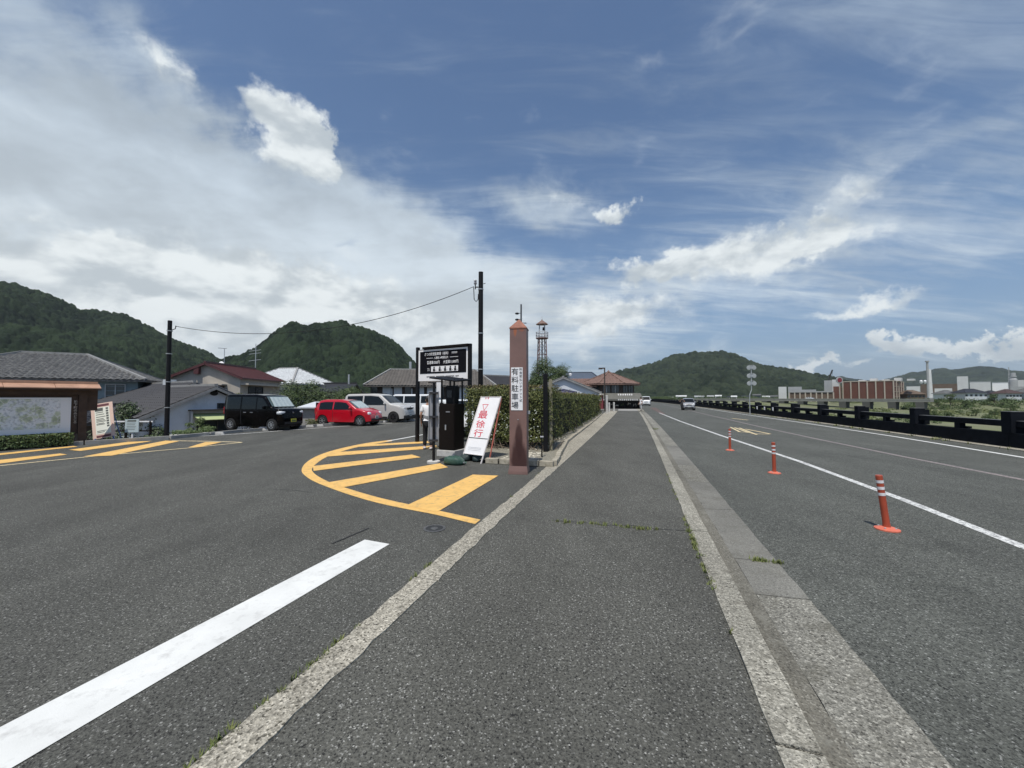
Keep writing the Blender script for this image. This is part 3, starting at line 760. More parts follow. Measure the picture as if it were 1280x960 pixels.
for yy in (.20, .62, LEN): MB().beam(afp(-HWD, yy, .010), afp(HWD, yy, .010), .02 if yy != .62 else .012, .012).build('crossbar', M_OFFW if yy != .62 else M_BLACKSTEEL, af)
for sx in (-1, 1):
    a = afp(sx * HWD, LEN * .99, -.02); b = Vector((a.x + back.x * .35 - af.location.x * 0, a.y + back.y * .30, 0)) 
    b = Vector(afp(sx * HWD, 0)) + Vector((.10, .34, 0)) if sx < 0 else Vector(afp(sx * HWD, 0)) + Vector((.16, -.01, 0)) + Vector((.02, .16, 0))
    MB().beam(a, b, .024, .024).build('rear_leg', M_REDFR, af)
AM = Matrix.Translation(-af.location) @ frame(O_ + nz_ * .0068, ex, up)
text('large_characters', [(0, 1.225, .23, '最'), (0, .965, .22, '徐'), (0, .73, .22, '行')], 0, M_REDP, af, AM, sx=1.45)
AMt = AM
def trib(r, w_):
    mb = MB(); A = [Vector((math.cos(R(a)) * r, math.sin(R(a)) * r, .001)) for a in (-90, 30, 150)]; B = [v * (1 - w_) for v in A]
    B = [Vector((b.x, b.y, .001)) for b in B]
    vs = [AMt @ (v + Vector((0, 1.46, 0))) for v in A + B]; mb.add(vs, [(0, 1, 4, 3), (1, 2, 5, 4), (2, 0, 3, 5)]); return mb
trib(.125, .26).build('triangle_mark', M_REDP, af)
text('small_lettering', [(0, LEN - .05, .055, '注  意')], 0, M_REDP, af, AM)
mb = MB(); [mb.add([AM @ Vector(q) for q in ((-.22, y, .0015), (.22, y, .0015), (.22, y + .006, .0015), (-.22, y + .006, .0015))], [(0, 1, 2, 3)]) for y in (.30, .34, .37)]; mb.build('fine_print', M_GREYP, af)['kind'] = 'stuff'

# --- sandbags
M_BAG = mat('green_woven_bag', (.030, .075, .055), .55, noise=(14, .25), bump=(90, .6, .006))
M_BAGD = mat('dark_blue_green_bag', (.018, .035, .034), .6, noise=(14, .3), bump=(90, .6, .006))
def sandbag(name, label, x, y, rz, rx, ry, h, m):
    t = thing(name, label, 'sandbag', (x, y, 0), rz, 'sandbags holding down the slow-down sign')
    mb = MB(); mb.ell((0, 0, h * .48), rx, ry, h * .52, 22, 14, pw=.62)
    vs = []
    for v in mb.v:
        q = .06 * math.sin(v[0] * 21 + 1) * math.sin(v[1] * 17) + .04 * math.sin(v[0] * 43 + v[1] * 31)
        e = abs(v[0]) / rx
        vs.append((v[0] * (1 + q * .3), v[1] * (1 + q * .5) * (1 - .30 * e ** 5), max(.0, v[2] * (1 + q) * (1 - .45 * e ** 4))))
    mb.v = vs; mb.build('bag', m, t, smooth=True)
    mb = MB(); mb.tube([(rx * .93, 0, h * .3), (rx * 1.08, .01, h * .33), (rx * 1.22, .03, h * .25)], [.035, .018, .04], 8); mb.build('tied_neck', m, t, smooth=True)
    mb = MB(); mb.tube([(rx * 1.06, -.022, h * .33), (rx * 1.06, .022, h * .34)], .018, 6); mb.build('tie_string', M_GREYP, t)
p = G(567, 581); sandbag('sandbag', 'green sandbag lying in front of the ticket cabinet, left of the slow-down sign', p.x, p.y + .05, R(-25), .27, .17, .20, M_BAG)
p = G(584, 577); sandbag('sandbag', 'dark sandbag under the slow-down sign on its left side', p.x - .02, p.y + .22, R(70), .22, .14, .19, M_BAGD)
p = G(598, 578); sandbag('sandbag', 'dark sandbag under the slow-down sign on its right side', p.x - .02, p.y + .22, R(80), .22, .14, .19, M_BAGD)

# --- ticket cabinet with tilted roof
cb = G(562.5, 571); tk = thing('ticket_cabinet', 'dark brown parking ticket cabinet on a pale concrete plinth', 'ticket machine', (cb.x, cb.y + .28, 0), R(-24))
MB().box(-.29, .29, -.30, .30, 0, .17).build('plinth', M_CONCL, tk, bevel=.012)
MB().box(-.245, .245, -.26, .26, .172, 1.43).build('cabinet', M_DBROWN, tk, bevel=.01)
MB().box(-.215, .215, -.268, -.2605, .21, 1.38).build('door', M_DBROWN, tk, bevel=.003)
h_ = MB().box(-.04, .0, -.285, -.2685, .72, .86).build('door_handle', M_GALV, tk, bevel=.004)
MB().box(-.02, .11, -.270, -.2682, 1.20, 1.225).build('maker_plate', M_GREYP, tk)
MB().box(-.11, .13, -.14, .16, 1.432, 1.92).build('machine_head', M_BLACKSTEEL, tk, bevel=.015)
MB().box(-.07, .09, -.150, -.141, 1.60, 1.80).build('display', mat('dark_glass', (.02, .022, .025), .12), tk)
for x, y in ((-.2, -.2), (.2, -.2), (.2, .22), (-.2, .22)): MB().box(x - .018, x + .018, y - .018, y + .018, 1.43, 2.10 + (.06 if y > 0 else 0)).build('roof_post', M_BLACKSTEEL, tk)
mb = MB(); mb.poly([(-.46, -.42, 2.16), (.40, -.42, 2.05), (.40, .40, 2.12), (-.46, .40, 2.23)], .035, Vector((.13, -.08, .99)).normalized()); mb.build('roof', M_BLACKSTEEL, tk)

# --- grey barrier housing on black post
gp = G(542, 578.5); gt = thing('gate_panel', 'tall grey metal panel clamped to a black post on a white base', 'gate panel', (gp.x, gp.y, 0), R(8))
mb = MB(); mb.lathe([(.16, 0), (.16, .045), (.145, .055)], 24); mb.build('base', M_CONCL, gt)
MB().tube([(0, 0, .05), (0, 0, 1.98)], .034, 12).build('post', M_BLACKSTEEL, gt, smooth=True)
MB().box(-.135, .115, .05, .085, .50, 1.76).build('panel', M_GREYP, gt, bevel=.006)
for sx in (-.135, .105): MB().box(sx, sx + .014, .018, .05, .50, 1.76).build('panel_flange', M_GREYP, gt)
for z in (.55, 1.13, 1.72): MB().box(-.11, .10, -.045, .049, z - .022, z + .022).build('clamp', M_DARK if False else mat('dark_clamp', (.05, .05, .055), .5, .4), gt)
MB().box(.055, .16, .03, .06, 1.60, 1.98).build('top_plate', M_WHITEP, gt)
mb = MB(); mb.box(-.15, .12, .04, .07, 1.96, 1.985); mb.build('top_rail', M_BLACKSTEEL, gt)

# --- parking fee board on two black posts
pl = G(521.5, 552.5); pr = G(587, 557.5); fb = thing('parking_fee_board', 'black and white parking fee board between two tall black posts', 'sign board', ((pl.x + pr.x) / 2, (pl.y + pr.y) / 2, 0))
fx = (Vector((pr.x, pr.y, 0)) - Vector((pl.x, pl.y, 0))).normalized(); half = (pr - pl).length / 2
FM = frame((0, 0, 0), fx, (0, 0, 1))
def fbx(x0, x1, y0, y1, z0, z1): return MB().box(x0, x1, z0, z1, y0, y1, FM)       # x along board, y up, z toward viewer
for sx, hh in ((-half, 3.42), (half, 3.40)):
    q = MB().box(sx - .052, sx + .052, 0, hh, -.052, .052, FM); q.build('post', M_BLACKSTEEL, fb)
q = MB().box(-half + .06, half - .055, 2.19, 3.30, -.03, .028, FM); q.build('white_board', M_WHITEP, fb)
q = MB().box(-half + .14, half - .13, 2.45, 3.24, .028, .036, FM); q.build('black_field', mat('board_black', (.006, .006, .009), .7, spec=.1), fb)
q = MB().box(-half + .30, half - .02, 3.33, 3.40, -.09, .10, FM); q.build('lamp_bar', M_DBROWN, fb)
MB().box(-half, half, 3.302, 3.325, -.025, .025, FM).build('top_rail', M_BLACKSTEEL, fb)
TM = frame(Vector((0, 0, 0)) - fx.cross(Vector((0, 0, 1))) * -0.037, fx, (0, 0, 1))
bw = 2 * half
text('lettering', [(-.24, 3.13, .118, 'さつの町営駐車場（有料）'), (-.05, 2.99, .095, '入場後 24時間以内'), (-.40, 2.83, .125, '普通車/300円'), (.38, 2.83, .125, '大型車/1,000円')], 0, M_WHITEL, fb, TM, sx=.82)
M_LINE = M_WHITEL
mb = MB()
for x0, x1, y in ((-.72, -.42, 2.99), (.34, .70, 2.99), (.42, .66, 3.12), (.42, .66, 3.155)): mb.box(x0, x1, y, y + .012, 0, .001, TM)
mb.build('rule_lines', M_WHITEL, fb)['kind'] = 'stuff'
q = MB().box(-.50, .70, 2.51, 2.70, .0, .001, TM); q.build('picture_strip', M_WHITEP, fb)
mb = MB()
for i, x in enumerate((-.36, -.10, .14, .37, .58)):
    mb.lathe([(.0, 0), (.035, .0002)], 10, TM @ Matrix.Translation((x, 2.655, .002)), cap=False)
    mb.add([TM @ Vector(v) for v in ((x - .055, 2.52, .002), (x + .05, 2.52, .002), (x + .04, 2.62, .002), (x - .05, 2.62, .002))], [(0, 1, 2, 3)])
    mb.add([TM @ Vector(v) for v in ((x + .07, 2.54, .002), (x + .10, 2.54, .002), (x + .09, 2.575, .002), (x + .075, 2.575, .002))], [(0, 1, 2, 3)])
mb.build('pictograms', M_BLACKP, fb)['kind'] = 'stuff'
text('payment_lettering', [(-.62, 2.62, .05, '支払'), (-.62, 2.56, .05, '方法')], 0, M_WHITEL, fb, TM)
mb = MB()
for k in range(30):
    x = -.70 + k * .048
    if k % 9 == 8: continue
    mb.box(x, x + .032, 2.315 + .008 * (k % 3), 2.36, 0, .001, TM)
mb.build('fine_print', M_BLACKP, fb)['kind'] = 'stuff'

# --- tall poles and wire
def pole(name, label, x, y, h, r, cat='pole', m=M_BLACKSTEEL):
    t = thing(name, label, cat, (x, y, 0))
    MB().tube([(0, 0, -.3), (0, 0, h)], [r, r * .88], 14).build('pole', m, t, smooth=True)
    return t
P1 = G(600.5, 553); up1 = pole('utility_pole', 'tall black utility pole behind the parking fee board with a wire at its top', P1.x, P1.y, 6.15, .095)
for z in (5.5, 3.9, 2.6): MB().tube([(0, 0, z), (0, 0, z + .03)], .099, 14).build('band', M_GALV, up1)
mb = MB(); mb.tube([(-.09, 0, 5.60), (-.2, 0, 5.60)], .022, 8); mb.tube([(-.2, 0, 5.52), (-.2, 0, 5.85)], .02, 8); mb.build('bracket', M_BLACKSTEEL, up1)
mb = MB(); mb.tube([(-.09, 0, 5.35), (-.10, 0, 5.15), (-.17, 0, 5.07), (-.24, 0, 5.15), (-.25, 0, 5.40), (-.26, 0, 5.6)], .014, 6); mb.build('drip_loop', M_BLACKSTEEL, up1, smooth=True)
for dx in (-.23, -.17): MB().lathe([(.018, 5.70), (.03, 5.74), (.02, 5.80), (.028, 5.84), (.01, 5.88)], 10, Matrix.Translation((dx, 0, 0))).build('insulator', M_GREYP, up1)
MB().tube([(.09, 0, 5.72), (.17, -.02, 5.74)], .012, 6).build('hook', M_BLACKSTEEL, up1)
P2 = G(208, 548.5); up2 = pole('utility_pole', 'black pole at the parking lot edge in front of the dark roofed houses', P2.x, P2.y, 4.62, .082)
for z in (4.2, 3.3, 2.2, 1.2): MB().tube([(0, 0, z), (0, 0, z + .03)], .099, 14).build('band', M_GALV, up2)
mb = MB(); mb.tube([(.09, 0, 4.25), (.22, 0, 4.30), (.24, 0, 4.42)], .016, 6); mb.build('hook', M_BLACKSTEEL, up2)
wa = Vector((P1.x - .25, P1.y, 5.62)); wb = Vector((P2.x + .22, P2.y, 4.40)); pts = []
for i in range(41):
    t = i / 40; p = wa.lerp(wb, t); p.z -= 4 * .86 * t * (1 - t); pts.append(p)
o = MB().tube(pts, .011, 6).build('overhead_wire', M_BLACKSTEEL, smooth=True); tag(o, 'single sagging wire strung between the two black utility poles', 'wire')
for yy, zz in ((44, 7.0),):
    a = P(198, 411, 60); b = P(345, 418, 60); c = P(60, 404, 60)

cm = P(651.5, 500, 19); t = pole('camera_mast', 'slim grey mast with small cameras rising behind the brown pillar', cm.x, 19, 6.15, .045, 'mast', mat('dark_grey_steel', (.07, .075, .08), .5))
for z, sx in ((5.72, -1), (5.42, -1), (5.25, 1)):
    mb = MB(); mb.tube([(0, 0, z), (sx * .14, 0, z - .01)], .014, 6); mb.build('arm', M_BLACKSTEEL, t)
    mb = MB(); mb.ell((sx * .20, 0, z - .02), .10 if sx < 0 else .08, .05, .055 if sx < 0 else .02, 10, 6); mb.build('camera', M_BLACKSTEEL, t, smooth=True)

# --- three posts in the planting bed
q = G(682.8, 564.5, .09); t = thing('bed_post', 'thick black post standing in the gravel bed by the hedge', 'post', (q.x - .02, q.y, 0)); MB().box(-.062, .062, -.062, .062, 0, 2.27).build('shaft', M_BLACKSTEEL, t, bevel=.006); MB().box(-.075, .075, -.075, .075, 0, .06).build('foot', M_DBROWN, t)
q = G(688.4, 563, .09); t = thing('bed_post', 'pale weathered concrete post right behind the thick black post', 'post', (q.x, q.y, 0)); MB().box(-.05, .05, -.05, .05, 0, 2.10).build('shaft', M_WOODP, t, bevel=.004); MB().box(-.035, .035, -.035, .035, 2.10, 2.14).build('cap', M_WOODP, t)
q = G(677.3, 571.5, .09); t = thing('bed_post', 'thin dark pole left of the thick black post in the gravel bed', 'post', (q.x, q.y, 0)); MB().tube([(0, 0, 0), (0, 0, 1.12)], .018, 8).build('shaft', M_BLACKSTEEL, t); MB().tube([(-.04, 0, .60), (.04, 0, .60)], .03, 8).build('collar', M_GREYP, t)

# --- delineator posts
M_ORANGE = mat('orange_rubber', (.36, .065, .030), .42, noise=(8, .12), wear=(14, (.22, .05, .03), .6, .8)); M_OBASE = mat('sun_bleached_orange', (.60, .15, .09), .55, noise=(14, .15), wear=(22, (.4, .12, .08), .62, .75)); M_REFL = mat('reflective_band', (.66, .64, .64), .35, noise=(24, .15))
def delin(label, px, py, lean, scale):
    g = G(px, py, ROADZ); t = thing('lane_delineator', label, 'delineator post', (g.x, g.y, ROADZ), 0, 'orange delineators along the lane line'); h = .66 * scale; r = .036
    bendf = lambda z: Vector((lean[0] * (z / h) ** 1.0, lean[1] * z / h, z))
    mb = MB(); mb.lathe([(.125, 0), (.125, .014), (.085, .030), (.055, .038)], 28); mb.build('base', M_OBASE, t, smooth=True)
    for k in range(4):
        a = k * 1.57 + .6; MB().lathe([(.012, .02), (.012, .036), (.006, .04)], 8, Matrix.Translation((.082 * math.cos(a), .082 * math.sin(a), 0))).build('bolt', M_GALV, t)
    MB().tube([bendf(z) for z in np.linspace(.03, h, 12)], [r * 1.15] + [r] * 11, 20).build('tube', M_ORANGE, t, smooth=True)
    for z in (.42, .495, .575): 
        z *= scale; MB().tube([bendf(z), bendf(z + .036)], r + .0025, 20, cap=False).build('reflective_band', M_REFL, t, smooth=True)
    MB().tube([bendf(h), bendf(h + .012)], [r * 1.04, r * .9], 20).build('cap', M_ORANGE, t)
delin('nearest orange delineator post, slightly bent, on a round bleached base', 1109, 662, (-.055, .03), 1.0)
delin('middle orange delineator post of the three beside the white lane line', 968, 591.5, (-.01, 0), 1.0)
delin('farthest and smallest orange delineator post beside the white lane line', 912.5, 563, (.0, 0), 1.0)

# ================================================================== PARAPET
M_NAVY = mat('dark_painted_concrete', (.008, .010, .014), .9, spec=.08, noise=(3, .3), wear=(5, (.016, .017, .020), .58, .8), bump=(40, .4, .004))
M_NAVYT = mat('sunlit_parapet_top', (.11, .115, .12), .85, noise=(8, .25))  # paler than the parapet: sunlight on the upper faces put into the colour
pp_ = thing('river_parapet', 'long dark concrete parapet with posts and rails along the river side of the road', 'parapet', RP(17.3, 11.75, 0))
PO = pp_.location.copy()
def pbox(mb, s0, s1, o0, o1, z0, z1):
    v = [RP(s, o, z) - PO for z in (z0, z1) for s, o in ((s0, o0), (s1, o0), (s1, o1), (s0, o1))]
    mb.add(v, [(0, 3, 2, 1), (4, 5, 6, 7), (0, 1, 5, 4), (1, 2, 6, 5), (2, 3, 7, 6), (3, 0, 4, 7)])
far = MB(); BAY = 4.55
for i in range(-2, 80):
    s0 = 17.3 + i * BAY; s1 = s0 + BAY; sm = (s0 + s1) / 2; single = i < 26
    def piece(name, m, *boxes):
        mb = MB() if single else far
        for b in boxes: pbox(mb, *b)
        if single: mb.build(name, m, pp_, bevel=.008 if i < 6 else 0)
    piece('base_wall', M_NAVY, (s0 + .004, s1 - .004, 11.62, 11.98, -.6, .44))
    piece('post', M_NAVY, (s0 - .19, s0 + .19, 11.58, 11.92, .442, 1.13), (s0 - .14, s0 + .14, 11.921, 12.10, .442, 1.08))
    piece('post_cap', M_NAVYT, (s0 - .20, s0 + .20, 11.57, 11.93, 1.131, 1.15))
    piece('rail', M_NAVY, (s0 + .192, s1 - .192, 11.68, 11.90, .64, .835))
    piece('rail_top', M_NAVYT, (s0 + .192, s1 - .192, 11.70, 11.90, .836, .85))
    piece('short_post', M_NAVY, (sm - .13, sm + .13, 11.70, 11.88, .442, .638), (sm - .2, sm + .2, 11.881, 12.02, .442, .52))
o = far.build('distant_sections', M_NAVY, pp_); o['kind'] = 'stuff'

# --- stack of round discs on a bent pole at the parapet
g = G(937.5, 517.5, 0); t = thing('disc_sign_pole', 'bent grey pole carrying three pairs of round grey discs at the parapet', 'sign pole', (g.x, g.y, 0), R(-10))
z0, z1 = 1.85, 2.35
MB().tube([(0, 0, -.1), (0, 0, 1.85), (.18, 0, 2.35), (.20, 0, 4.75)], .045, 8).build('pole', M_GALV, t)
for k, z in enumerate((4.52, 3.72, 2.98)):
    for sx in (-1, 1):
        MB().lathe([(.19, -.02), (.22, 0), (.19, .02)], 16, Matrix.Translation((.20 + sx * .22, -.04, z)) @ Matrix.Rotation(R(90), 4, 'X')).build('disc', mat('grey_disc', (.34, .36, .37), .5), t)
        MB().tube([(.2, -.07, z + (.24 if k < 3 else 0)), (.2 + sx * .22, -.07, z + .24)], .02, 6).build('arm', M_GALV, t)
    MB().box(.09, .31, -.10, -.062, z - .1, z + .1).build('centre_box', M_GALV, t)

# ================================================================== FOLIAGE
M_HEDGE = mat('hedge_leaf', (.045, .065, .018), .6, spec=.3, var=(.155, .165, .052)); M_HEDGER = mat('hedge_young_leaf', (.14, .10, .035), .55, var=(.16, .15, .05))
M_HCORE = mat('hedge_core_shade', (.014, .016, .009), .95)  # solid filler inside hedges, shade of the leaf gaps put into its colour
M_LEAFG = mat('tree_leaf', (.045, .080, .020), .55, var=(.12, .17, .05)); M_LEAFD = mat('dark_tree_leaf', (.022, .042, .014), .55, var=(.07, .105, .035))
M_LEAFO = mat('olive_leaf', (.055, .070, .022), .6, var=(.13, .14, .05)); M_BARK = mat('bark', (.09, .07, .05), .95, noise=(12, .3), bump=(20, 1, .02))

def boxcloud(n, x0, x1, y0, y1, z0, z1, faces, depth=.14, amp=.10):
    pts = []; nr = []
    for f, wgt in faces.items():
        k = int(n * wgt); a, b = rng.random(k), rng.random(k); d = rng.exponential(depth * .5, k)
        if f == '+x': p = np.stack([x1 - d, y0 + a * (y1 - y0), z0 + b * (z1 - z0)], 1); q = (1, 0, .25)
        if f == '-x': p = np.stack([x0 + d, y0 + a * (y1 - y0), z0 + b * (z1 - z0)], 1); q = (-1, 0, .25)
        if f == '-y': p = np.stack([x0 + a * (x1 - x0), y0 + d, z0 + b * (z1 - z0)], 1); q = (0, -1, .25)
        if f == '+y': p = np.stack([x0 + a * (x1 - x0), y1 - d, z0 + b * (z1 - z0)], 1); q = (0, 1, .25)
        if f == '+z': p = np.stack([x0 + a * (x1 - x0), y0 + b * (y1 - y0), z1 - d], 1); q = (0, 0, 1)
        q = np.array(q, float); u = p[:, 0] * 2.1 + p[:, 2] * 1.7; v = p[:, 1] * 1.9 + p[:, 2] * 2.3
        bmp = amp * (np.sin(u * 1.3) * np.cos(v * 1.1) + .6 * np.sin(u * 3.1 + 1) * np.sin(v * 2.7)) 
        p += q * bmp[:, None]; pts.append(p); nr.append(np.repeat(q[None], k, 0))
    return np.concatenate(pts), np.concatenate(nr)

hd = thing('long_hedge', 'long clipped olive green hedge beside the sidewalk', 'hedge', RP(11, -3.2, 0), -TH)
# hedge local: x = across (offset), y = along
HL = 28.5
def hbend(p):  # follow the road's curve
    for k in range(len(p)):
        s = 11 + p[k, 1]; p[k, 0] += bend(s) - .020 * max(0, p[k, 1] - 4)
    return p
secs = [(.95, 5, 8000, .055), (5, 12, 6500, .075), (12, HL, 6000, .12)]
for i, (a, b, n, sz) in enumerate(secs):
    fc = {'+x': .62, '+z': .30}; 
    if i == 0: fc = {'+x': .40, '+z': .26, '-y': .34}
    p, q = boxcloud(n, -1.9, .62, a, b, .12, 1.76, fc, .26, .14); p = hbend(p)
    keep = (p[:, 2] > 1.0) | (rng.random(len(p)) < .72)
    leaves('foliage', p[keep], q[keep], np.full(keep.sum(), sz), M_HEDGE, hd)['kind'] = 'stuff'
    top = rng.random((n // 6, 3)) * [2.5, b - a, .10] + [-1.9, a, 1.74]
    leaves('young_shoots', hbend(top), np.repeat([[0, 0, 1.]], len(top), 0), np.full(len(top), sz * .9), M_HEDGER, hd)['kind'] = 'stuff'
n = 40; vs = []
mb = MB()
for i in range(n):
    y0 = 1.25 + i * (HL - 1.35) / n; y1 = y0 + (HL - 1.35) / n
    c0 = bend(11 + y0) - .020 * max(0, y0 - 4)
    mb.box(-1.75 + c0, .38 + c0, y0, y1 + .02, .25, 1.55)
mb.build('shade_core', M_HCORE, hd)['kind'] = 'stuff'  # dark solid boxes added to close the view through the leaves
for k in range(9): 
    y = 1.1 + k * .9; MB().tube([(.30 + .05 * math.sin(k), y, 0), (.26, y + .05, .5), (.34, y - .04, .9)], [.03, .022, .015], 6).build('stem', M_BARK, hd)
# front (left) wing of the hedge behind the slow-down sign
hw = thing('flowering_hedge', 'leafy hedge end behind the slow-down sign and brown pillar', 'hedge', (.25, 11.45, 0), R(-16))
p, q = boxcloud(12000, -1.75, .95, 0, 1.6, .30, 1.88, {'-y': .55, '+z': .28, '-x': .10, '+x': .12}, .3, .12)
leaves('foliage', p, q, np.full(len(p), .06), M_HEDGE, hw)['kind'] = 'stuff'
top = rng.random((1600, 3)) * [2.7, 1.4, .14] + [-1.75, .1, 1.86]; leaves('young_shoots', top, np.repeat([[0, 0, 1.]], len(top), 0), np.full(len(top), .055), M_HEDGER, hw)['kind'] = 'stuff'
MB().box(-1.6, .8, .35, 1.5, .42, 1.68).build('shade_core', M_HCORE, hw)['kind'] = 'stuff'
fl = rng.random((170, 3)) * [2.5, .1, .9] + [-1.65, -.12, .35]; leaves('pale_leaves', fl, np.repeat([[0, -1., .3]], len(fl), 0), np.full(len(fl), .05), mat('pale_leaf', (.42, .45, .40), .6), hw)['kind'] = 'stuff'
M_TWIG = mat('dry_twig', (.20, .16, .12), .9)
mb = MB()
for k in range(60):
    x = random.uniform(-1.6, .9); a = Vector((x, random.uniform(-.1, .4), random.uniform(.02, .1))); b = a + Vector((random.uniform(-.35, .35), random.uniform(-.25, .15), random.uniform(.05, .42))); c = b + Vector((random.uniform(-.2, .2), random.uniform(-.15, .1), random.uniform(-.05, .25)))
    mb.tube([a, b, c], [.012, .008, .004], 5)
mb.build('twigs', M_TWIG, hw)['kind'] = 'stuff'

# planting bed: gravel, edging stones
bed = [G(600, 579), G(692, 583.5), RP(14, -2.42), RP(39, -2.95), RP(39, -5.2), RP(12, -5.0), G(596, 560)]
o = flat_poly('gravel_bed', bed, .09, M_GRAVEL)
vs = []; fs = []
ed = thing('bed_edging', None, None); ed['kind'] = 'structure'
def edge_run(A, B, n, w=.11, h=.13, jit=.012, m=mat('sandy_edging', (.36, .33, .26), .9, noise=(6, .3), wear=(9, (.2, .18, .13), .5, .7)), nm='edging_stone'):
    A = Vector(A); B = Vector(B); 
    for i in range(n):
        a = A.lerp(B, i / n); b = A.lerp(B, (i + 1) / n); g = (b - a) * .02; j = Vector((random.uniform(-jit, jit), random.uniform(-jit, jit), random.uniform(-jit, jit)))
        MB().beam(a + g + j + Vector((0, 0, h / 2)), b - g + j + Vector((0, 0, h / 2)), w, h).build(nm, m, ed, bevel=.012)
e0 = G(692, 584); e0.z = 0
edge_run(G(608, 579), e0, 5)
prev = e0 + Vector((.03, .1, 0))
q = RP(14, -2.40); edge_run(prev, q, 12, .12)
edge_run(q, RP(24, -2.62), 16, .12, .10); edge_run(RP(24, -2.62), RP(39, -3.0), 16, .12, .08)
# small loose stones on the bed
mb = MB()
for k in range(420):
    s = random.uniform(9.3, 15); o_ = random.uniform(-3.6, -2.55) if s > 10.5 else random.uniform(-3.2, -2.4); p = RP(s, o_, .09); r = random.uniform(.012, .035)
    mb.ell(p, r, r * .8, r * .6, 6, 4)
tag(mb.build('bed_pebbles', mat('pebble', (.45, .42, .34), .9, var=(.62, .58, .48))), 'pale pebbles scattered in the bed under the hedge', 'pebbles', kind='stuff')
dw = rng.random((500, 3)) * [2.6, 1.2, .03] + [-1.2, 9.6, .10]

# ================================================================== VEHICLES
M_GLASS = mat('car_glass', (.006, .008, .008), .05, spec=.4); M_GLASSL = mat('windscreen_glass', (.10, .14, .14), .05, spec=1.0)
M_TYRE = mat('tyre_rubber', (.014, .014, .014), .85); M_RIM = mat('alloy_rim', (.48, .49, .50), .35, .7); M_RIMD = mat('dark_rim', (.05, .05, .052), .4, .5)
M_TRIM = mat('black_trim', (.012, .012, .013), .55); M_LAMP = mat('headlamp_glass', (.62, .64, .65), .12, spec=1.0); M_TAIL = mat('tail_lamp', (.35, .02, .02), .2)
M_CHROME = mat('chrome', (.6, .6, .62), .15, 1.0); M_PLATEY = mat('yellow_plate', (.55, .52, .06), .5); M_PLATEW = mat('white_plate', (.62, .64, .62), .5)


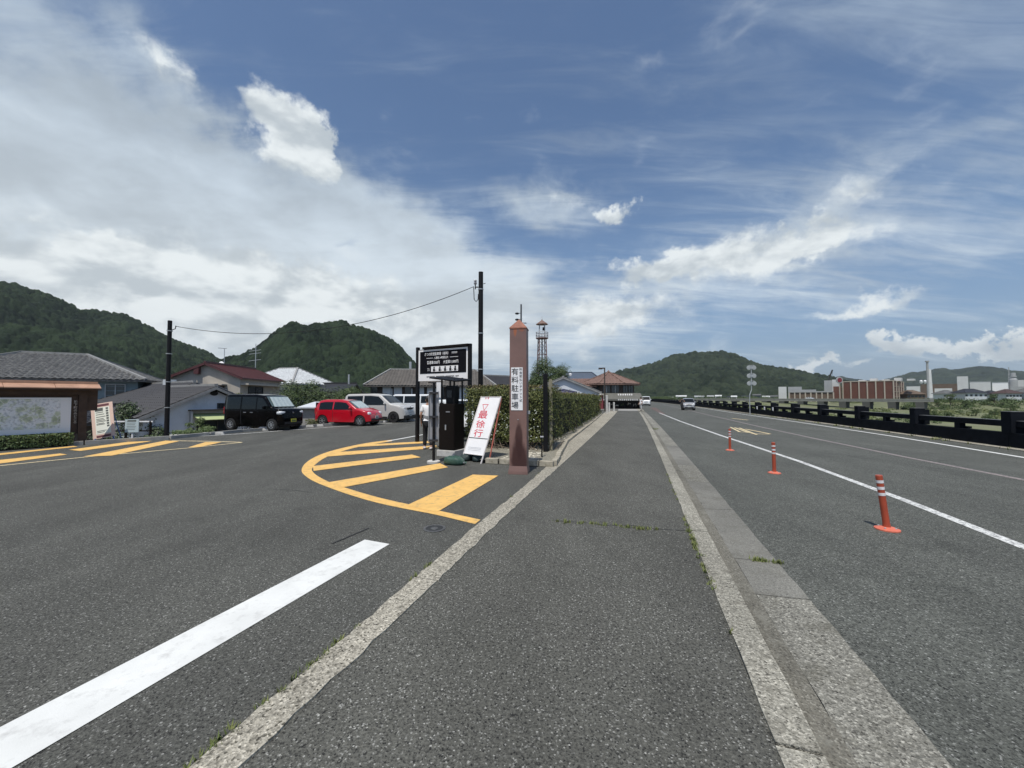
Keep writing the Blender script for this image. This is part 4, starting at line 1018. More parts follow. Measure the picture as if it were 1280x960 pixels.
def make_car(name, label, loc, yaw, L, W, Hh, prof, paint, belt, win, ws, wheels, wr, rimm=None, plate=None, plate_txt=None, lamp=None, grille=True, group=None, two_tone=None, glass_side=None, ws_mat=None, cladding=False, pillars=(), tum=.15, lampz=None):
    t = thing(name, label, 'car', loc, yaw, group)
    px = [p[0] for p in prof]; pz = [p[1] for p in prof]
    zt = lambda x: float(np.interp(x, px, pz))
    sill = .22

    def hw(x, z):
        w = W / 2; e = min(x + L / 2, L / 2 - x) ; w *= 1 - .20 * max(0, 1 - e / .45) ** 2.2
        if z > belt: w *= 1 - tum * ((z - belt) / max(.01, Hh - belt)) ** 1.2
        else: w *= 1 - .05 * ((belt - z) / belt) ** 2
        return w
    def zb(x):
        z = sill + .06 * max(0, 1 - (L / 2 - abs(x)) / .5)
        for wx in wheels:
            Ra = wr + .055; d = abs(x - wx)
            if d < Ra: z = max(z, wr + math.sqrt(Ra * Ra - d * d))
        return z
    xs = sorted(set([-L / 2 + L * i / 100 for i in range(101)] + [wx + k for wx in wheels for k in (-wr - .0549, wr + .0549)]))
    NS = 9; vs = []; n = None
    for x in xs:
        top = zt(x); bot = min(zb(x), top - .12); r = min(.09, (top - bot) * .4); side = []
        for k in range(NS + 1):
            z = bot + (top - r - bot) * k / NS; side.append((hw(x, z), z))
        wtop = hw(x, top - r)
        for a in (25, 50, 75, 90): side.append((wtop - r * (1 - math.cos(R(a))) , top - r + r * math.sin(R(a)) ))
        side += [(wtop * .5, top + .015), (0, top + .02)]
        ring = [(x, y, z) for y, z in side] + [(x, -y, z) for y, z in side[-2::-1]]
        n = len(ring); vs += ring
    fs = []; m = len(xs)
    for i in range(m - 1):
        for k in range(n): fs.append((i * n + k, i * n + (k + 1) % n, (i + 1) * n + (k + 1) % n, (i + 1) * n + k))
    fs += [tuple(range(n)), tuple((m - 1) * n + k for k in range(n - 1, -1, -1))]
    MB().add(vs, fs).build('car_body', paint, t, smooth=True)
    MB().box(-L / 2 + .25, L / 2 - .25, -W / 2 + .22, W / 2 - .22, .17, .5).build('underbody', M_TRIM, t)

    def side_patch(nm, m_, x0, x1, zlo, zhi, off=.006, nx=8, nz=3):
        for sy in (-1, 1):
            v = []; f = []
            for i in range(nx + 1):
                x = x0 + (x1 - x0) * i / nx; a, b = zlo(x), max(zlo(x) + .004, zhi(x))
                for k in range(nz + 1): z = a + (b - a) * k / nz; v.append((x, sy * (hw(x, z) + off), z))
            for i in range(nx):
                for k in range(nz): q = i * (nz + 1) + k; f.append((q, q + nz + 1, q + nz + 2, q + 1))
            MB().add(v, f).build(nm, m_, t)
    for (x0, x1, sl0, sl1) in win:     # side windows, sl = slant of front edge (top shorter)
        zlo = lambda x: belt + .02; zhi = lambda x: min(zt(x) - .13, belt + .02 + (Hh - belt) * (1 if not sl1 else min(1.0, max(0.0, (x1 - x) / sl1))))
        side_patch('side_window', glass_side or M_GLASS, x0, x1, zlo, zhi)

    def top_patch(nm, m_, x0, x1, inset, off=.012, nx=8):
        v = []; f = []
        for i in range(nx + 1):
            x = x0 + (x1 - x0) * i / nx; z = zt(x); w = hw(x, z - .08) - inset
            for k, q in enumerate((-1, -.5, 0, .5, 1)): v.append((x, q * w, z + off + .012 * (1 - q * q) + .01))
        for i in range(nx):
            for k in range(4): a = i * 5 + k; f.append((a, a + 1, a + 6, a + 5))
        MB().add(v, f).build(nm, m_, t)
    top_patch('windscreen', ws_mat or M_GLASS, ws[0], ws[1], .075)
    # rear window
    rx0 = -L / 2 + .02; zr = [z for z in np.linspace(belt + .08, Hh - .16, 5)]
    MB().add([(-L / 2 - .004 + .0 if True else 0, sy * W * .36, z) for z in (zr[0], zr[-1]) for sy in (-1, 1)], [(0, 1, 3, 2)]).build('rear_window', M_GLASS, t)
    if cladding:
        side_patch('sill_cladding', M_TRIM, wheels[0] + wr + .08, wheels[1] - wr - .08, lambda x: sill + .01, lambda x: sill + .16, off=.01)
    for wi, wx in enumerate(wheels):
        for sy in (-1, 1):
            Mx = Matrix.Translation((wx, sy * (W / 2 - .10), wr)) @ Matrix.Rotation(R(90), 4, 'X')
            th = .095
            wh = MB().lathe([(wr * .62, -th), (wr * .93, -th), (wr, -th * .7), (wr, th * .7), (wr * .93, th), (wr * .62, th)], 28, Mx, cap=False).build('tyre', M_TYRE, t, smooth=True)
            mb = MB(); mb.lathe([(wr * .62, -th * .8), (wr * .64, th * .95), (wr * .56, th * .95), (wr * .54, th * .5)], 28, Mx, cap=False)
            mb.lathe([(wr * .62, -th * .8), (wr * .62, -th * .2)], 28, Mx)
            sgn = -sy
            for k in range(6):
                a = k * math.pi / 3
                c, s = math.cos(a), math.sin(a)
                mb.beam(Mx @ Vector((c * .03, s * .03, sgn * th * .75)), Mx @ Vector((c * wr * .60, s * wr * .60, sgn * th * .85)), .045, .03)
            mb.lathe([(.05, -th * .9), (.05, th * .9)], 12, Mx)
            mb.build('rim', rimm or M_RIM, wh)
            MB().lathe([(wr + .03, -th * 1.2), (wr + .03, th * .6)], 24, Mx).build('wheel_well', M_TYRE, t)
    xf = L / 2; zl = lampz or belt * .82
    for sy in (-1, 1):
        MB().ell((xf - (.16 if not lamp else lamp[3]), sy * (W / 2 - (lamp[1] if lamp else .20)), zl), (lamp[0] if lamp else .14), (lamp[2] if lamp else .17), (lamp[4] if lamp else .085), 14, 10, pw=.7).build('headlight', M_LAMP, t, smooth=True)
        MB().box(-L / 2 - .012, -L / 2 + .1, sy * (W / 2 - .20) - .06, sy * (W / 2 - .20) + .06, belt - .22, belt + .12).build('tail_light', M_TAIL, t)
        xm = ws[1] - .30; MB().ell((xm, sy * (hw(xm, belt) + .10), belt + .11), .06, .10, .075, 10, 8, pw=.7).build('wing_mirror', paint if not two_tone else M_TRIM, t, smooth=True)
        MB().box(xm - .02, xm + .02, sy * (hw(xm, belt) + .04) - .05, sy * (hw(xm, belt) + .04) + .04, belt + .03, belt + .07).build('mirror_arm', M_TRIM, t)
        for hx in (pillars or (-.35, .05)):
            MB().box(hx - .09, hx + .09, sy * hw(hx, belt - .14) - .012, sy * hw(hx, belt - .14) + .02, belt - .16, belt - .125).build('door_handle', paint if paint.name != 'black_car_paint' else M_CHROME, t, bevel=.005)
    for dx in (win[0][1] + .03,) + ((win[1][0] - .04,) if len(win) > 1 else ()):
        for sy in (-1, 1):
            MB().add([(dx + e, sy * (hw(dx, z) + .003), z) for z in (sill + .08, belt * .6, belt) for e in (-.005, .005)], [(0, 1, 3, 2), (2, 3, 5, 4)]).build('door_gap', M_TRIM, t)
    if grille: MB().box(xf - .12, xf + .006, -W * .22, W * .22, zl - .10, zl + .01, taper=.97).build('grille', M_TRIM, t, bevel=.01)
    MB().box(xf - .20, xf + .018, -W * .36, W * .36, .30, .42).build('lower_intake', M_TRIM, t, bevel=.01)
    if cladding: MB().box(xf - .3, xf + .012, -W * .43, W * .43, .24, .46).build('bumper_cladding', M_TRIM, t, bevel=.02)
    pb = MB().box(xf + .008, xf + .024, -.165, .165, .40, .565).build('number_plate', plate or M_PLATEW, t)
    mb = MB()
    for k, (x, w_) in enumerate(((-.10, .05), (-.03, .045), (.035, .045), (.10, .045))): mb.box(xf + .0245, xf + .026, x - w_ / 2, x + w_ / 2, .43, .50)
    mb.build('plate_digits', mat('plate_ink', (.05, .10, .06), .6), pb)
    MB().lathe([(.05, 0), (.045, .01)], 14, Matrix.Translation((xf - .01, 0, zl + .045 if grille else zl)) @ Matrix.Rotation(R(90), 4, 'Y') @ Matrix.Scale(1.0, 4)).build('badge', M_CHROME, t)
    mb = MB()
    for sy in (-1, 1): mb.beam((ws[1] + .01, sy * .25 - .1, zt(ws[1]) + .03), (ws[1] - .22, sy * .25 + .15, zt(ws[1] - .22) + .03), .015)
    mb.build('wipers', M_TRIM, t)
    return t


CP = lambda n, c, r=.28: mat(n, c, r, coat=.6, spec=.5)
# black kei van
W_ = P(331, 520, 19.9)
van = make_car('black_van', 'black boxy kei van with yellow number plate parked at the left of the car row', (W_.x - .05, 19.9, 0), R(-13), 3.55, 1.55, 1.76,
    [(-1.775, 1.02), (-1.76, 1.25), (-1.68, 1.66), (-1.5, 1.76), (-1.0, 1.77), (.2, 1.76), (.62, 1.71), (.80, 1.63), (1.18, 1.16), (1.28, 1.10), (1.60, 1.03), (1.72, .93), (1.775, .60)],
    mat('black_car_paint', (.002, .002, .0025), .14, spec=.14), 1.02, [(-1.55, -.62, 0, 0), (-.54, .30, 0, 0), (.36, 1.12, 0, .62)], (.80, 1.19), (-1.23, 1.20), .285, plate=M_PLATEY, lamp=(.16, .20, .20, .20, .10), lampz=.86, grille=False,
    ws_mat=M_GLASSL, tum=.10)
M_SHADE = mat('silver_sunshade', (.55, .62, .60), .3, .3, noise=(30, .2))
def dash_shade(car, x0, z0, x1, z1, hwid, n=9):
    mb = MB(); vs = []
    for i in range(n + 1):
        y = -hwid + 2 * hwid * i / n; e = .03 * (i % 2)
        vs += [(x0 + e, y, z0), (x1 + e, y * .92, z1)]
    mb.add(vs, [(2 * i, 2 * i + 2, 2 * i + 3, 2 * i + 1) for i in range(n)]); o = mb.build('sunshade', M_SHADE, car)
    return o
dash_shade(van, 1.225, 1.16, .88, 1.63, .60)
# red hatchback
W_ = P(436.5, 516, 23.0)
red = make_car('red_hatchback', 'small bright red two-window hatchback parked between black van and silver car', (W_.x, 23.0, 0), R(-10), 3.50, 1.62, 1.48,
    [(-1.75, .62), (-1.72, .95), (-1.60, 1.20), (-1.42, 1.42), (-1.1, 1.48), (-.1, 1.48), (.30, 1.42), (.92, 1.00), (1.1, .96), (1.50, .84), (1.68, .70), (1.75, .45)],
    CP('red_car_paint', (.47, .006, .018), .22), .90, [(-1.38, -.55, 0, 0), (-.47, .68, 0, .62)], (.32, .93), (-1.18, 1.15), .29, lamp=(.15, .22, .15, .20, .11), lampz=.68, grille=False, tum=.22, ws_mat=M_GLASSL)
dash_shade(red, .96, 1.01, .42, 1.38, .55)
# silver tall car
W_ = P(475, 512, 26.3)
mpv = make_car('silver_people_carrier', 'silver boxy people carrier with black bumper parked right of the red car', (W_.x, 26.3, 0), R(-10), 4.35, 1.84, 1.84,
    [(-2.175, .9), (-2.15, 1.3), (-2.05, 1.70), (-1.85, 1.82), (-.2, 1.85), (.35, 1.80), (.55, 1.72), (1.15, 1.24), (1.30, 1.18), (1.85, 1.08), (2.08, .92), (2.175, .55)],
    CP('silver_car_paint', (.50, .49, .46), .3), 1.10, [(-1.85, -.75, 0, 0), (-.65, .95, 0, .75)], (.56, 1.16), (-1.42, 1.42), .335, rimm=M_RIMD, lamp=(.2, .30, .19, .28, .05), lampz=.94, grille=True, cladding=True, tum=.14)
for sy in (-1, 1): MB().beam((-1.7, sy * .72, 1.885), (.1, sy * .72, 1.885), .03, .03).build('roof_rail', M_TRIM, mpv)
# white minivan behind post
W_ = P(521, 505, 32.5)
wv = make_car('white_minivan', 'white minivan parked behind the left post of the fee board', (W_.x + .3, 32.5, 0), R(-8), 4.5, 1.70, 1.86,
    [(-2.25, 1.0), (-2.2, 1.55), (-2.1, 1.78), (-1.9, 1.86), (.9, 1.86), (1.3, 1.76), (1.95, 1.14), (2.15, 1.0), (2.25, .6)],
    CP('white_car_paint', (.72, .74, .74), .3), 1.15, [(-2.0, -1.15, 0, 0), (-1.05, .25, 0, 0), (.35, 1.7, 0, .6)], (1.3, 1.96), (-1.5, 1.45), .30, lampz=.85)
# white hatch close behind the ticket cabinet
W_ = P(573, 520, 17.6)
wh = make_car('white_hatchback', 'white hatchback mostly hidden behind the ticket cabinet and slow-down sign', (W_.x + .05, 17.6, 0), R(-62), 3.7, 1.66, 1.50,
    [(-1.85, .62), (-1.82, .95), (-1.70, 1.22), (-1.52, 1.44), (-1.1, 1.50), (-.1, 1.50), (.30, 1.44), (.92, 1.00), (1.1, .96), (1.55, .86), (1.78, .70), (1.85, .45)],
    MATS['white_car_paint'], .92, [(-1.48, -.6, 0, 0), (-.52, .66, 0, .62)], (.32, .93), (-1.22, 1.2), .29, lampz=.72)
# oncoming silver car far down the road
W_ = G(860.5, 512.3, ROADZ)
sc_ = make_car('oncoming_silver_car', 'small silver car driving toward the viewer far down the road', (W_.x, W_.y, ROADZ), math.atan2(-D2.y, -D2.x) - .06, 3.4, 1.50, 1.55,
    [(-1.70, .62), (-1.68, .95), (-1.60, 1.30), (-1.42, 1.50), (-1.1, 1.55), (.1, 1.55), (.45, 1.46), (1.0, 1.02), (1.2, .98), (1.50, .88), (1.66, .70), (1.70, .45)],
    mat('grey_silver_paint', (.27, .28, .29), .3, coat=.5), .95, [(-1.38, -.5, 0, 0), (-.42, .78, 0, .58)], (.46, 1.0), (-1.15, 1.12), .28, lampz=.74, tum=.2)
W_ = G(807.5, 512.0, ROADZ)
wt = make_car('white_van', 'tiny white van standing by the roadside just past the corner shop', (G(807.5, 506.6).x, G(807.5, 506.6).y, ROADZ), math.atan2(-D2.y, -D2.x), 4.2, 1.68, 1.9,
    [(-2.1, 1.0), (-2.08, 1.55), (-2.0, 1.8), (-1.8, 1.9), (1.1, 1.9), (1.4, 1.8), (1.9, 1.14), (2.05, 1.0), (2.1, .6)],
    MATS['white_car_paint'], 1.15, [(-1.9, -1.0, 0, 0), (-.9, .4, 0, 0), (.5, 1.65, 0, .55)], (1.42, 1.9), (-1.4, 1.35), .30, lampz=.8)

# scooter and rider beside the silver car
sg = G(852.8, 512.5, ROADZ); yawr = math.atan2(-D2.y, -D2.x)
st = thing('motor_scooter', 'dark motor scooter riding beside the oncoming silver car', 'scooter', (sg.x, sg.y, ROADZ), yawr)
for wx in (-.62, .62): MB().lathe([(.13, -.05), (.22, -.05), (.24, 0), (.22, .05), (.13, .05)], 16, Matrix.Translation((wx, 0, .24)) @ Matrix.Rotation(R(90), 4, 'X'), cap=True).build('wheel', M_TYRE, st)
MB().ell((-.30, 0, .55), .42, .17, .22, 12, 8, pw=.8).build('body', M_TRIM, st, smooth=True)
MB().poly([(.46, -.17, .35), (.46, .17, .35), (.40, .15, .95), (.40, -.15, .95)], .04, Vector((1, 0, 0))).build('leg_shield', M_TRIM, st)
MB().tube([(.62, 0, .3), (.42, 0, 1.0)], .03, 8).build('fork', M_TRIM, st); MB().tube([(.38, -.32, 1.05), (.42, 0, 1.0), (.38, .32, 1.05)], .02, 8).build('handlebar', M_TRIM, st)
MB().ell((-.28, 0, .78), .32, .15, .06, 12, 6).build('seat', M_TRIM, st, smooth=True)
MB().box(-.3, .5, -.14, .14, .26, .32).build('footboard', M_TRIM, st)

# ================================================================== PEOPLE
M_SKIN = mat('skin', (.42, .24, .16), .6); M_HAIR = mat('dark_hair', (.012, .010, .009), .5)


def skin_mesh(name, chain, radii, mt, parent, sub_=2, root=0):
    """chain = (verts, edges)"""
    vs, es = chain; me = bpy.data.meshes.new(name); me.from_pydata(vs, es, []); me.update()
    o = link(name, me, mt, parent); md = o.modifiers.new('skin', 'SKIN'); md.use_smooth_shade = True
    for i, sv in enumerate(me.skin_vertices[0].data): r = radii[i]; sv.radius = (r if isinstance(r, tuple) else (r, r)); sv.use_root = (i == root)
    s = o.modifiers.new('sub', 'SUBSURF'); s.levels = sub_; s.render_levels = sub_
    return o


def person(label, loc, yaw, hgt, top_m, leg_m, shoe_m, pose, cat='person', fingers=True, low_top=None, helmet=None):
    """pose gives joints in metres for a 1.65 m figure facing +x"""
    k = hgt / 1.65; t = thing('person', label, cat, loc, yaw); J = {a: tuple(c * k for c in b) for a, b in pose.items()}
    order = ['pelvis', 'waist', 'chest', 'neck', 'head0', 'head1', 'lsh', 'lel', 'lwr', 'rsh', 'rel', 'rwr', 'lhip', 'lkn', 'lan', 'rhip', 'rkn', 'ran', 'ltoe', 'rtoe', 'lpalm', 'rpalm']
    rad = [(.115, .15), (.095, .125), (.11, .15), .050, .070, .072, .052, .038, .026, .052, .038, .026, .082, .056, .040, .082, .056, .040, .034, .034, (.018, .036), (.018, .036)]
    es = [(0, 1), (1, 2), (2, 3), (3, 4), (4, 5), (2, 6), (6, 7), (7, 8), (2, 9), (9, 10), (10, 11), (0, 12), (12, 13), (13, 14), (0, 15), (15, 16), (16, 17), (14, 18), (17, 19), (8, 20), (11, 21)]
    vs = [J[a] for a in order]; rad = [tuple(q * k for q in r) if isinstance(r, tuple) else r * k for r in rad]
    # fingers as skinned chains of the same body
    for side, pi_, wi in (('l', 20, 8), ('r', 21, 11)):
        pv = Vector(J[side + 'palm']); d = (pv - Vector(J[side + 'wr'])).normalized(); sdw = d.cross(Vector((0, 1, 0))).normalized()
        for q, (o_, ln) in enumerate(((-.027, .060), (-.009, .070), (.009, .066), (.027, .052))):
            a = pv + sdw * o_ + d * .03; b = a + d * ln * .55; c = b + (d * .8 + Vector((0, -.5 if side == 'l' else .5, 0))).normalized() * ln * .45; i = len(vs)
            vs += [tuple(a), tuple(b), tuple(c)]; rad += [.0095, .0085, .007]; es += [(pi_, i), (i, i + 1), (i + 1, i + 2)]
        a = pv - d * .02 + sdw * .04; b = a + (d + sdw * .6).normalized() * .045; i = len(vs); vs += [tuple(a), tuple(b)]; rad += [.011, .009]; es += [(pi_, i), (i, i + 1)]
    skin_mesh('body', (vs, es), rad, M_SKIN, t)
    g = lambda n: J[n]; V = Vector
    mid = lambda a, b, f: tuple(V(J[a]).lerp(V(J[b]), f))
    sv = [g('waist'), g('chest'), mid('chest', 'neck', .55), g('lsh'), mid('lsh', 'lel', .75), g('rsh'), mid('rsh', 'rel', .75), mid('pelvis', 'waist', .1)]
    skin_mesh('shirt', (sv, [(0, 1), (1, 2), (1, 3), (3, 4), (1, 5), (5, 6), (0, 7)]), [(.125, .15), (.135, .17), .07, .072, .062, .072, .062, (.13, .17)], top_m, t)
    if low_top: skin_mesh('overshirt', ([mid('pelvis', 'waist', -.5), g('waist'), mid('waist', 'chest', .45)], [(0, 1), (1, 2)]), [(.15, .19), (.14, .17), (.13, .165)], low_top, t)
    skin_mesh('trousers', ([g('pelvis'), g('lhip'), g('lkn'), mid('lkn', 'lan', .92), g('rhip'), g('rkn'), mid('rkn', 'ran', .92)], [(0, 1), (1, 2), (2, 3), (0, 4), (4, 5), (5, 6)]), [(.13, .16), .098, .078, .062, .098, .078, .062], leg_m, t)
    for s in ('l', 'r'):
        a, b = V(J[s + 'an']), V(J[s + 'toe']); mb = MB(); mb.ell((a.lerp(b, .38)) + V((0, 0, -.01)), .15 * k, .052 * k, .045 * k, 12, 8, Matrix.Rotation(math.atan2(b.y - a.y, b.x - a.x), 4, 'Z'), pw=.8); mb.build('shoe', shoe_m, t, smooth=True)
    h0, h1 = V(J['head0']), V(J['head1']); hc = h0.lerp(h1, .6)
    fwd = V((1, 0, 0))
    MB().ell(hc + V((-.022, 0, .025)), .105 * k, .088 * k, .115 * k, 14, 10).build('hair' if not helmet else 'helmet', M_HAIR if not helmet else helmet, t, smooth=True)
    mb = MB(); mb.ell(hc + V((.088, 0, -.03)), .022, .014, .022, 8, 6); mb.build('nose', M_SKIN, t, smooth=True)
    for sy in (-1, 1):
        MB().ell(hc + V((.078, sy * .03, .0)), .010, .013, .008, 8, 6).build('eye', M_HAIR, t); MB().ell(hc + V((0, sy * .083, -.02)), .02, .012, .03, 8, 6).build('ear', M_SKIN, t)
    MB().ell(hc + V((.078, 0, -.065)), .008, .024, .006, 8, 6).build('mouth', mat('lips', (.35, .12, .10), .6), t)
    return t


STAND = dict(pelvis=(0, 0, .88), waist=(0, 0, 1.02), chest=(.01, 0, 1.24), neck=(.0, 0, 1.41), head0=(.02, 0, 1.49), head1=(.025, 0, 1.58), lsh=(0, .17, 1.33), lel=(-.05, .22, 1.08), lwr=(.06, .22, .86), rsh=(0, -.17, 1.33), rel=(.0, -.21, 1.07), rwr=(.14, -.18, .90),
             lhip=(0, .09, .82), lkn=(.05, .10, .47), lan=(.02, .11, .075), rhip=(0, -.09, .82), rkn=(.02, -.10, .47), ran=(-.16, -.11, .075), ltoe=(.15, .13, .03), rtoe=(-.03, -.13, .03), lpalm=(.08, .22, .79), rpalm=(.18, -.175, .83))
pg = G(533.5, 561.5)
person('person in white t-shirt and black trousers standing half hidden behind the grey gate panel', (pg.x + .04, pg.y, 0), R(95), 1.64, mat('white_cotton', (.75, .75, .75), .9), mat('black_cotton', (.012, .012, .014), .9), mat('pale_shoe', (.55, .50, .48), .7), STAND, low_top=mat('grey_shirt', (.20, .21, .22), .9))
pg = P(800.5, 512, 47)
person('distant person in white clothes standing at the right corner of the shop', (RP(50.6, .95).x, RP(50.6, .95).y, 0), R(200), 1.65, MATS['white_cotton'], mat('pale_cotton', (.5, .5, .48), .9), M_TRIM, STAND)
SIT = dict(STAND, pelvis=(-.28, 0, .86), waist=(-.27, 0, 1.0), chest=(-.22, 0, 1.22), neck=(-.18, 0, 1.38), head0=(-.15, 0, 1.46), head1=(-.14, 0, 1.55), lsh=(-.2, .17, 1.31), rsh=(-.2, -.17, 1.31), lel=(.05, .26, 1.14), rel=(.05, -.26, 1.14), lwr=(.30, .30, 1.09), rwr=(.30, -.30, 1.09), lpalm=(.36, .30, 1.09), rpalm=(.36, -.30, 1.09),
           lhip=(-.24, .10, .82), rhip=(-.24, -.10, .82), lkn=(.18, .15, .74), rkn=(.18, -.15, .74), lan=(.14, .13, .38), ran=(.14, -.13, .38), ltoe=(.28, .13, .34), rtoe=(.28, -.13, .34))
person('rider in dark clothes on the scooter beside the oncoming silver car', (sg.x, sg.y, ROADZ), yawr, 1.68, M_TRIM, M_TRIM, M_TRIM, SIT, helmet=mat('dark_helmet', (.03, .03, .035), .2))

# ================================================================== LEFT SIDE: wheel stops, map board, signs
def wheel_stop(label, px, py, rz, L_=.6):
    g = G(px, py); t = tag(MB().box(-L_ / 2, L_ / 2, -.075, .075, 0, .115, taper=.86).build('wheel_stop', M_CONCL, bevel=.012), label, 'wheel stop', 'pale concrete wheel stops along the lot edge')
    t.location = g; t.rotation_euler = (0, 0, rz); return t
for lb, px, py, L_ in [('pale wheel stop nearest the lot edge pole', 227, 546.6, .85), ('pale wheel stop between the edge pole and the black van', 266.5, 543.6, .80), ('wheel stop under the middle of the black van', 332, 538.2, .7), ('wheel stop between the black van and the red hatchback, nearer the van', 384, 534.2, .65),
                       ('wheel stop just left of the red hatchback rear wheel', 397, 533.2, .6), ('wheel stop under the nose of the red hatchback', 434, 530.6, .6), ('wheel stop between red hatchback and silver people carrier', 476, 528.4, .6), ('wheel stop right of the silver people carrier', 503, 527, .6)]:
    wheel_stop(lb, px, py, R(22), L_)
# lot edge kerb
eg = thing('lot_edging', None, None); eg['kind'] = 'structure'
for a, b in zip(LOTB[:-1], LOTB[1:]):
    n = max(1, int((b - a).length / 1.2))
    for i in range(n):
        p, q = a.lerp(b, i / n), a.lerp(b, (i + 1) / n); d = (q - p) * .012
        MB().beam(p + d + Vector((0, .12, .01)), q - d + Vector((0, .12, .01)), .14, .24).build('edging_stone', M_CONCM, eg)

# covered map board
M_BWOOD = mat('dark_stained_wood', (.055, .033, .022), .7, noise=(6, .25), bump=(30, .4, .004)); M_COPPER = mat('copper_roof_sheet', (.50, .30, .20), .5, .2, noise=(2, .15), wear=(3, (.36, .20, .13), .5, .7))
mb0 = G(101, 555.5); bd = thing('covered_map_board', 'wide wooden notice board with small copper roof and area map', 'notice board', (mb0.x, mb0.y, 0))
ml = G(-150, 573) - mb0; bx_ = -ml.normalized(); BMX = frame((0, 0, 0), bx_, (0, 0, 1)); WL = 5.6
def bb(x0, x1, z0, z1, d0, d1): return MB().box(x0, x1, z0, z1, d0, d1, BMX)
bb(-.10, .10, -.05, 1.98, -.10, .10).build('post', M_BWOOD, bd); bb(-WL, -WL + .2, -.05, 1.98, -.1, .1).build('post', M_BWOOD, bd)
for i in range(9):
    bb(-WL + .2 + i * (WL - .3) / 9, -WL + .2 + (i + 1) * (WL - .3) / 9 - .008, .38, 1.72, -.045, .02 + .004 * (i % 2)).build('board_plank', M_BWOOD, bd)
bb(-WL - .2, .34, 1.70, 1.92, -.13, .13).build('beam', M_BWOOD, bd)
bb(.102, .36, 1.15, 1.70, -.05, .03).build('end_board', M_BWOOD, bd)
def slope(x0, x1, d0, z0, d1, z1, th):
    mb = MB(); v = [BMX @ Vector(q) for q in ((x0, z0, d0), (x1, z0, d0), (x1, z1, d1), (x0, z1, d1))]; mb.add(v + [q - Vector((0, 0, th)) for q in v], [(0, 1, 2, 3), (7, 6, 5, 4), (0, 4, 5, 1), (1, 5, 6, 2), (2, 6, 7, 3), (3, 7, 4, 0)]); return mb
nsh = 6
for i in range(nsh):
    a = -WL - .3 + i * (WL + .68) / nsh; b = a + (WL + .68) / nsh - .01
    slope(a, b, .36, 1.93 + .004 * (i % 2), .06, 2.08, .03).build('roof_sheet', M_COPPER, bd); slope(a, b, -.46, 1.90, -.06, 2.08, .03).build('roof_sheet', M_COPPER, bd)
bb(-WL - .34, .34, 2.07, 2.15, -.10, .10).build('ridge_board', M_COPPER, bd); bb(-WL - .3, .38, 1.85, 1.895, .28, .34).build('fascia', M_BWOOD, bd)
# the printed map
MM = bpy.data.materials.new('printed_map'); MM.use_nodes = True; nt = MM.node_tree; b = nt.nodes['Principled BSDF']; N = nt.nodes.new; L = nt.links.new; b.inputs['Roughness'].default_value = .45
tc = N('ShaderNodeTexCoord'); n1 = N('ShaderNodeTexNoise'); n1.inputs['Scale'].default_value = 2.2; n1.inputs['Detail'].default_value = 5; L(tc.outputs['Object'], n1.inputs['Vector'])
cr = N('ShaderNodeValToRGB'); L(n1.outputs['Fac'], cr.inputs[0]); e = cr.color_ramp.elements; e[0].position = .40; e[0].color = (.78, .82, .85, 1); e[1].position = .64; e[1].color = (.38, .44, .28, 1)
x1_ = e.new(.50); x1_.color = (.74, .78, .78, 1); x2_ = e.new(.54); x2_.color = (.58, .64, .48, 1)
vo = N('ShaderNodeTexVoronoi'); vo.feature = 'DISTANCE_TO_EDGE'; vo.inputs['Scale'].default_value = 5.5; L(tc.outputs['Object'], vo.inputs['Vector']); mr = N('ShaderNodeMapRange'); L(vo.outputs['Distance'], mr.inputs[0]); mr.inputs[1].default_value = .0; mr.inputs[2].default_value = .07; mr.inputs[3].default_value = .75; mr.inputs[4].default_value = 0
mx = N('ShaderNodeMix'); mx.data_type = 'RGBA'; L(mr.outputs[0], mx.inputs[0]); L(cr.outputs[0], mx.inputs[6]); mx.inputs[7].default_value = (.85, .85, .85, 1)
n3 = N('ShaderNodeTexNoise'); n3.inputs['Scale'].default_value = 16; n3.inputs['Detail'].default_value = 6; L(tc.outputs['Object'], n3.inputs['Vector']); mr3 = N('ShaderNodeMapRange'); L(n3.outputs['Fac'], mr3.inputs[0]); mr3.inputs[1].default_value = .47; mr3.inputs[2].default_value = .72; mr3.inputs[3].default_value = 0; mr3.inputs[4].default_value = .6
mx2 = N('ShaderNodeMix'); mx2.data_type = 'RGBA'; L(mr3.outputs[0], mx2.inputs[0]); L(mx.outputs[2], mx2.inputs[6]); mx2.inputs[7].default_value = (.16, .20, .24, 1); L(mx2.outputs[2], b.inputs['Base Color'])
M_MAPBG = mat('map_border', (.78, .80, .82), .4)
pn = bb(-4.4, -.27, .44, 1.60, .045, .07).build('map_panel', M_MAPBG, bd)
bb(-3.6, -.50, .60, 1.55, .0705, .0725).build('printed_map', MM, pn)
mb = MB(); mb.box(-2.55, -2.50, .50, .62, .0705, .073, BMX); mb.box(-2.44, -2.22, .49, .53, .0705, .073, BMX); mb.box(-2.44, -2.22, .55, .58, .0705, .073, BMX); mb.build('map_legend', M_BLACKP, pn)['kind'] = 'stuff'
text('lettering', [(-.16, 1.46, .095, '城下町のみどころ')], 0, mat('pale_lettering', (.55, .52, .47), .7), bd, BMX @ Matrix.Translation((0, 0, .032)), True, .10)
